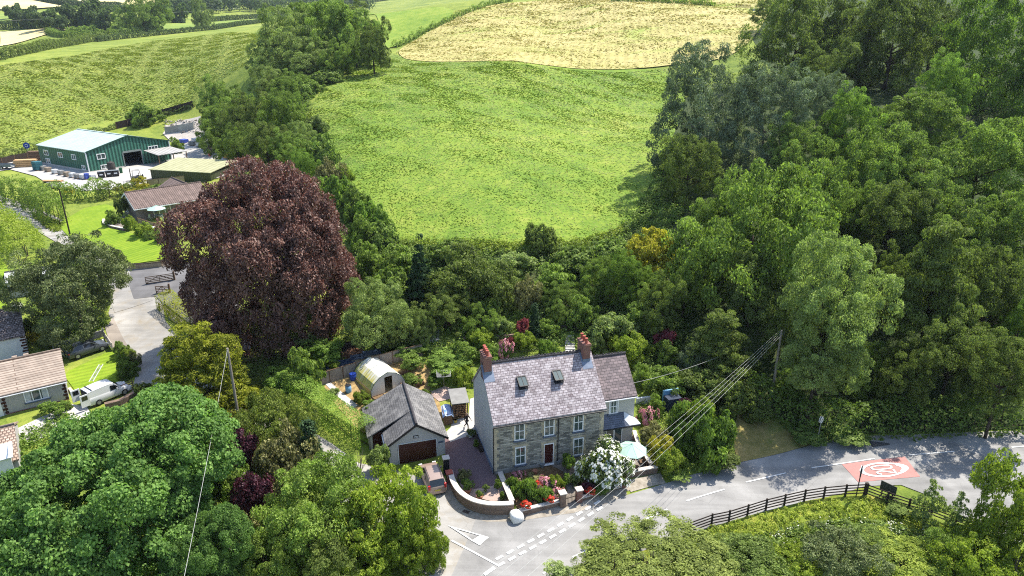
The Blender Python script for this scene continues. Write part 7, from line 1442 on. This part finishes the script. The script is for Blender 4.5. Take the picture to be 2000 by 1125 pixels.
# ---- wood on the right
WD = 'trees of the wood right of the meadow'
wood = [
 ('oak0', 1478, 455, 150, 125, 8, 'very broad oak crown at the wood edge above the dry grass'), ('light1', 1628, 570, 100, 105, 13., 'pale sunlit tree right of the telegraph pole, upper crown'), ('light1', 1600, 685, 80, 72, 8.0, 'pale sunlit lower tree right of the telegraph pole foot'),
 ('ash0', 1365, 225, 92, 128, 9, 'tall grey green ash at the meadow edge'), ('ash1', 1500, 235, 72, 105, 8, 'grey green ash right of the tallest one'),
 ('dark0', 1345, 330, 58, 60, 6, 'dark lower tree under the tall ash'), ('oak2', 1560, 290, 58, 58, 6, 'leafy tree in front of the second ash'), ('light0', 1655, 250, 58, 72, 7, 'bright tree rising in the gap below the dark back trees'), ('ash1', 1615, 215, 44, 70, 8, 'slim grey ash between the bright tree and the second ash'),
 ('dark0', 1555, 80, 85, 95, 9, 'dark tree at the far corner of the hayfield'), ('dark1', 1660, 70, 75, 90, 10, 'very dark tree at the top edge, middle of the wood'), ('dark0', 1745, 75, 80, 95, 10, 'dark tree at the top edge left of the big bright one'), ('dark1', 1600, 140, 60, 55, 7, 'shadowed tree below the far corner tree'),
 ('light0', 1945, 110, 105, 125, 10, 'big bright green ash in the top right corner'), ('light0', 1840, 170, 50, 60, 8, 'smaller bright tree left of the top right ash'), ('oak1', 1780, 245, 80, 60, 7, 'rounded crown below the dark back trees'),
 ('oak0', 1690, 330, 85, 70, 7, 'broad mid green crown in the centre of the wood'), ('oak2', 1800, 330, 90, 75, 8, 'large sunlit crown right of the centre'), ('oak1', 1915, 320, 95, 85, 8, 'large crown at the right edge below the bright ash'), ('oak0', 1640, 405, 60, 55, 6, 'crown right of the very broad oak'),
 ('dark0', 1740, 430, 70, 70, 7, 'shaded crown in the dark gap at the centre right'), ('oak2', 1850, 440, 90, 80, 7, 'leafy crown midway up the right side'), ('oak1', 1960, 460, 80, 85, 7, 'crown at the right edge, halfway up'),
 ('lay', 1830, 540, 82, 105, 11., 'tree with drooping layered sprays right of the pale tree'), ('dark1', 1735, 560, 55, 90, 5, 'dark tree in shadow behind the pale sunlit one'), ('dark0', 1930, 590, 80, 100, 6, 'dark tree right of the drooping layered one'),
 ('light0', 1995, 640, 40, 130, 6, 'bright leaves at the right edge above the road'), ('dark0', 1860, 690, 82, 75, 5.8, 'dark tree directly above the roadside hedge'), ('dark1', 1770, 718, 58, 58, 5.5, 'shadowed tree at the left end of the roadside hedge'), ('dark0', 1960, 730, 70, 70, 7.0, 'dark ivy clad tree above the road, far right'),
 ('oak2', 1690, 720, 55, 55, 3, 'olive tinted tree behind the hedge below the pale tree'), ('oak1', 1560, 730, 42, 40, 2.4, 'leafy tree right of the telegraph pole foot'), ('light1', 1470, 560, 60, 70, 5, 'tree below the very broad oak'), ('dark1', 1530, 640, 40, 65, 4, 'dark tree right behind the telegraph pole'), ('oak0', 1420, 400, 60, 50, 5, 'tree between the tall ash and very broad oak'), ('dark1', 1830, 50, 60, 60, 10, 'dark crown at the top edge beside the bright ash'), ('dark0', 1500, 20, 30, 22, 6, 'small dark tree beside the far field gate')]
for a in wood: T(*a, 'broadleaf_tree', 'tree', WD)
hedge('roadside_hedge', 'long dark ivy hedge along the far side of the road', W((1455,790),(1505,806),(1560,832),(1610,845),(1680,846),(1760,842),(1850,838),(1950,834),(2060,830)), 2.6, 3.0, 'ivy', .30, 26, .25, seed=14)
for a in (('s_bramble', 1575, 850, 36, 10, .5, 'low ivy and nettles around the speed sign post'), ('s_bramble', 1650, 848, 40, 10, .5, 'low ivy spilling onto the road edge'), ('s_dark', 1475, 805, 28, 22, 1., 'dark bush between the dry grass and roadside hedge')): S(*a, group='growth at the foot of the roadside hedge')
# ---- bottom right
for a in (('olivebush', 1272, 1090, 148, 68, 3., 'broad olive green bush at the bottom edge beside the road', 'shrub', 'shrub'), ('olivebush', 1205, 1100, 80, 50, 2.6, 'olive bush at the bottom edge, left end of the broad one', 'shrub', 'shrub'), ('b_dark', 1640, 1085, 78, 52, 1.8, 'round dark thorn bush in the bottom right meadow', 'bush', 'thorn_bush'), ('b_mid', 1455, 1095, 80, 50, 1.5, 'green bush between the olive bush and the dark thorn', 'shrub', 'shrub'), ('b_lime', 1545, 1100, 58, 42, 1.4, 'lime bush left of the dark thorn', 'shrub', 'shrub'), ('b_lime', 1760, 1095, 84, 50, 1.5, 'yellow green bush right of the dark thorn', 'shrub', 'shrub'), ('b_mid', 1700, 1050, 42, 24, 1., 'green bush behind the dark thorn', 'shrub', 'shrub'), ('s_mid', 1750, 988, 28, 11, .5, 'bramble mound against the rail fence', 'shrub', 'shrub'), ('b_lime', 1905, 1090, 75, 56, 2., 'pale leafy bush under the ash at the right edge', 'shrub', 'shrub'), ('b_mid', 1850, 1070, 50, 36, 1.4, 'yellow green bush between sapling and ash', 'shrub', 'shrub')): S(*a)
T('ashy', 1958, 985, 62, 102, 4.5, 'loose airy ash at the right edge over the side road', 'ash_tree'); T('ashy', 1990, 1075, 55, 70, 3., 'second airy ash in the bottom right corner', 'ash_tree')
T('sapling', 1815, 985, 26, 46, 2.4, 'thin pale sapling by the rail fence', 'sapling'); T('sapling', 1870, 1005, 22, 42, 2.2, 'second thin sapling right of the first', 'sapling'); T('sapling', 1095, 1122, 32, 16, 1.6, 'sprig of leaves poking up at the bottom edge by the road', 'sapling')
MEADOW_BR = W((1380,1035),(1430,1025),(1530,995),(1610,980),(1690,975),(1760,1000),(1830,1025),(1890,1045),(1960,1130),(1960,1185),(1300,1185),(1300,1060))
inner_br = W((1440,1078),(1530,1042),(1610,1026),(1690,1020),(1760,1036),(1850,1062),(1940,1130),(1940,1180),(1350,1180))
cover('meadow_grass', 'tall yellow green grass inside the rail fence', 'grass', MEADOW_BR, 2300, 'grass', (.25,.5), (.2,.5), 16, .30, 4.5, seed=21, drp=(0,0,1.2))
cover('wild_growth', 'tangled wild plants in the bottom right meadow', 'undergrowth', inner_br, 900, 'bramble', (.35,.8), (.5,1.1), 30, .26, 1.8, seed=22)
cover('cow_parsley', 'white cow parsley flowers among the grass', 'wild flowers', inner_br, 420, 'umbel', (.2,.6), (.8,1.2), 6, .12, 1.1, seed=23, up=2., rough=.2)
# ---- ground cover
bank = W((690,640),(720,600),(735,480),(800,478),(1000,487),(1140,478),(1215,450),(1300,440),(1345,560),(1345,690),(1250,760),(1220,700),(1120,672),(1000,690),(930,700),(905,735),(870,715),(830,690))
cover('bank_undergrowth', 'bramble and weeds covering the garden bank', 'undergrowth', bank, 1500, 'bramble', (.5,1.2), (.4,1.2), 34, .28, seed=24)
cover('bank_weeds', 'pale weeds scattered over the garden bank', 'undergrowth', bank, 420, 'pale', (.3,.7), (.5,1.3), 26, .24, seed=25)
woodfl = [tuple(at(1225,450)[:2]), tuple(at(1290,345)[:2]), (40,150), (66,215), (160,300), (190,160), (120,60)] + wpoly([(2000,830),(1850,835),(1640,840),(1560,815),(1500,795),(1440,785),(1300,745),(1300,600)])
cover('wood_undergrowth', 'shaded bushes and saplings on the floor of the wood', 'undergrowth', woodfl, 1500, 'dark', (.8,2.2), (.6,2.4), 34, .42, seed=26)
cover('garden_plants', 'low mixed plants in the garden right of the house', 'undergrowth', W((1245,790),(1300,770),(1400,790),(1425,850),(1430,900),(1330,925),(1290,905),(1262,880)), 260, 'mid', (.3,.6), (.25,.7), 30, .2, seed=27)
cover('lane_undergrowth', 'weeds and ivy between the lane and bottom left trees', 'undergrowth', W((290,800),(430,855),(560,920),(640,965),(690,1015),(740,1060),(790,1125),(400,1180),(200,1100),(250,900)), 700, 'mid', (.5,1.0), (.3,1.), 30, .26, seed=28)
cover('lane_undergrowth', 'shaded plants under the copper beech and golden conifer', 'undergrowth', W((352,705),(440,757),(560,805),(610,760),(640,690),(700,640),(640,600),(560,640),(470,650),(400,660)), 420, 'dark', (.4,1.0), (.3,1.), 30, .26, seed=29)
cover('left_undergrowth', 'weeds between the willow and the lane', 'undergrowth', W((60,530),(150,500),(215,580),(205,640),(190,660),(100,670),(60,620)), 350, 'mid', (.4,1.0), (.3,.9), 30, .28, seed=30)
cover('hedge_bottom', 'rough grass and weeds along the left edge of the meadow', 'undergrowth', W((610,185),(598,230),(630,300),(680,385),(735,455),(770,480),(700,520),(640,420),(590,320),(560,250),(570,190)), 700, 'bramble', (.5,1.2), (.4,1.3), 30, .36, seed=31)
cover('meadow_edge', 'tall weeds along the bottom edge of the meadow', 'undergrowth', W((760,468),(1000,478),(1140,470),(1215,440),(1225,455),(1150,492),(1000,498),(770,490)), 420, 'lime', (.4,.9), (.4,1.), 26, .3, seed=32)
cover('bank_grass', 'rough grass at the shaded right edge of the meadow', 'undergrowth', W((1215,445),(1262,380),(1300,300),(1330,330),(1340,420),(1300,450)), 500, 'mid', (.5,1.2), (.3,.9), 26, .34, seed=33)
cover('verge_weeds', 'weeds on the bank below the tall hedge', 'undergrowth', W((60,418),(100,430),(125,438),(112,455),(95,445)), 120, 'lime', (.4,.9), (.3,.8), 24, .3, seed=34)
cover('lane_undergrowth', 'weeds and low plants below the tiled outhouse', 'undergrowth', W((-20,900),(60,840),(130,810),(180,850),(140,960),(60,1030),(-40,1030)), 320, 'bright', (.4,1.0), (.3,1.), 30, .24, seed=35)
# ---- field grass
sward('meadow_sward', 'lying tousled grass of the bright meadow', W((640,163),(770,106),(805,122),(1000,126),(1345,127),(1335,220),(1300,300),(1262,380),(1225,440),(1140,474),(1000,480),(800,476),(735,452),(680,380),(630,300),(598,230)), 110000, 'fieldg', .42, seed=41, off=.15, blot=.5)
sward('hay_sward', 'dry cut hay lying on the mown field', mown, 34000, 'hayg', .55, seed=42, asp=3, rough=.3, off=.32, up=1.6)
PAST = W((0,300),(100,268),(160,245),(300,215),(380,200),(420,160),(480,130),(520,70),(440,64),(300,80),(150,108),(0,128),(-150,150),(-150,320))
sward('pasture_sward', 'tussocky pasture grass above the green shed', PAST, 80000, 'pastg', .42, seed=43, rough=.26, off=.02, lift=.06, patchy=.15, blot=.1)
cover('pasture_rushes', 'darker rush tussocks in the pasture', 'rushes', PAST, 500, 'mid', (.4,1.2), (.2,.5), 10, .4, 3, seed=44)
# ---- far hedges and trees
def fh(label, pts, h=2.6, w=2.6, m='far', leaf=.6, d=7, seed=50): hedge('field_hedge', label, W(*pts), w, h, m, leaf, d, .6, 'hedge', 'field hedges in the distance', seed=seed)
fh('hedge along the top of the pasture under the big oak', [(190,82),(240,76),(300,70),(360,64),(420,58),(470,50),(530,42),(560,36)], 2.6, 2.4, 'far', 0.48, 24, 50)
fh('hedge from the left edge up to the big oak', [(-10,120),(60,104),(120,92),(170,83),(205,78)], 3.2, 2.6, 'dark', 0.44, 27, 51)
fh('curved thick hedge left of the big oak', [(95,66),(115,72),(140,74),(190,70),(250,66),(280,62)], 3, 4, 'mid', 0.56, 18, 52)
fh('thin hedge behind the big oak', [(130,66),(180,62),(230,56),(290,50),(340,46)], 3.5, 3, 'mid', 0.56, 18, 53)
fh('long hedge at the foot of the far trees', [(-20,57),(40,56),(110,55),(200,52)], 5, 4, 'far', 0.72, 12, 54)
fh('hedge between the two pale far fields', [(50,0),(100,7),(150,14),(240,17)], 6, 6, 'far', 1.12, 6, 55)
fh('hedge below the far pale field', [(200,24),(270,23),(330,22),(380,26)], 6, 5, 'far', 1.12, 6, 56)
fh('hedge along the right far meadow', [(390,46),(440,42),(500,38),(560,30)], 4, 4, 'far', 0.72, 12, 57)
fh('hedge between upper meadow and hayfield', [(770,94),(825,66),(870,46),(905,30),(960,10),(1000,2)], 1.6, 1.6, 'mid', 0.40, 27, 58)
fh('hedge along the skyline above the upper meadow', [(690,12),(720,6),(760,0)], 2.5, 2.5, 'far', 0.56, 18, 59)
fh('low hedge at the top right of the hayfield', [(1195,3),(1260,4),(1330,8),(1395,13)], 1.8, 2.4, 'mid', 0.40, 30, 60)
FT = 'trees in the far fields'
for a in (('oak0', 275, 30, 48, 38, 10, 'big dark oak standing alone on the field hedge', 'oak_tree'), ('light1', 393, 32, 20, 30, 8, 'half dead thin tree on the hedge right of the big oak', 'oak_tree'), ('far', 160, 28, 36, 26, 9, 'round tree left of the big oak', 'oak_tree'), ('far', 195, 35, 24, 18, 8, 'lower tree between the round one and the big oak', 'oak_tree'), ('far', 178, 6, 10, 8, 7, 'single small tree on the far pale field hedge', 'oak_tree'), ('far', 25, 22, 16, 14, 7, 'far tree at the left edge', 'oak_tree'), ('far', 50, 32, 24, 18, 8, 'far tree beside the white barn', 'oak_tree'), ('far', 85, 35, 26, 17, 8, 'far tree right of the white barn', 'oak_tree'), ('far', 110, 42, 20, 12, 6, 'low far tree left of the round one', 'oak_tree'), ('far', 345, 28, 20, 20, 7, 'tree right behind the big oak', 'oak_tree')): T(*a[:7], a[7], 'tree', FT)
# far wood: one mass
rg = np.random.default_rng(77); CC = []
for k in range(420):
    px = rg.uniform(318, 720); py = rg.uniform(-14, 30) - (px-318)*.012; p = at(px, py) if py > -8 else at(px, -6); CC.append((p.x + rg.uniform(-6,6), p.y + rg.uniform(-6,30), p.z))
CC = np.array(CC); CC[:, 2] = HH(CC[:, 0], CC[:, 1]); idx = np.repeat(np.arange(len(CC)), 150); n = len(idx); r = rg.uniform(5, 9, len(CC))[idx]; d = nrm(np.c_[rg.normal(size=(n,2)), rg.normal(size=n)*.8+.4]); C = CC[idx] + d*np.c_[r, r, r*1.2]*rg.uniform(.6,1.05,(n,1)) + np.array([0,0,8.])
o = bpy.data.objects.new('far_wood', leafmesh('far_wood', C, nrm(d+np.array([0,0,.4])+rg.normal(size=(n,3))*.5), 2.4*rg.uniform(.6,1.4,n), .5*rg.uniform(0,1,len(CC))[idx]+.5*rg.uniform(0,1,n), LM['far'], 1.5)); COL.objects.link(o); tag(o, 'hazy wooded hillside far away along the top edge', 'wood', None, 'stuff')
# ------------------------------------------------------------------ the air over the valley
hm = bpy.data.materials.new('valley_haze'); hm.use_nodes = True; nt_ = hm.node_tree; nt_.nodes.remove(nt_.nodes['Principled BSDF'])
pv = nt_.nodes.new('ShaderNodeVolumePrincipled'); pv.inputs['Color'].default_value = (.74,.84,1,1); pv.inputs['Density'].default_value = .00007; pv.inputs['Anisotropy'].default_value = .2
nt_.links.new(pv.outputs[0], nt_.nodes['Material Output'].inputs['Volume'])
zlo = float(Zg.min()) - 5; zhi = max(float(Zg.max()), CZ) + 45
mb = MB(); mb.box(-4700, -4700, zlo, 4700, 4700, zhi); hz = mb.build('haze', hm); tag(hz, None, None, None, 'stuff')
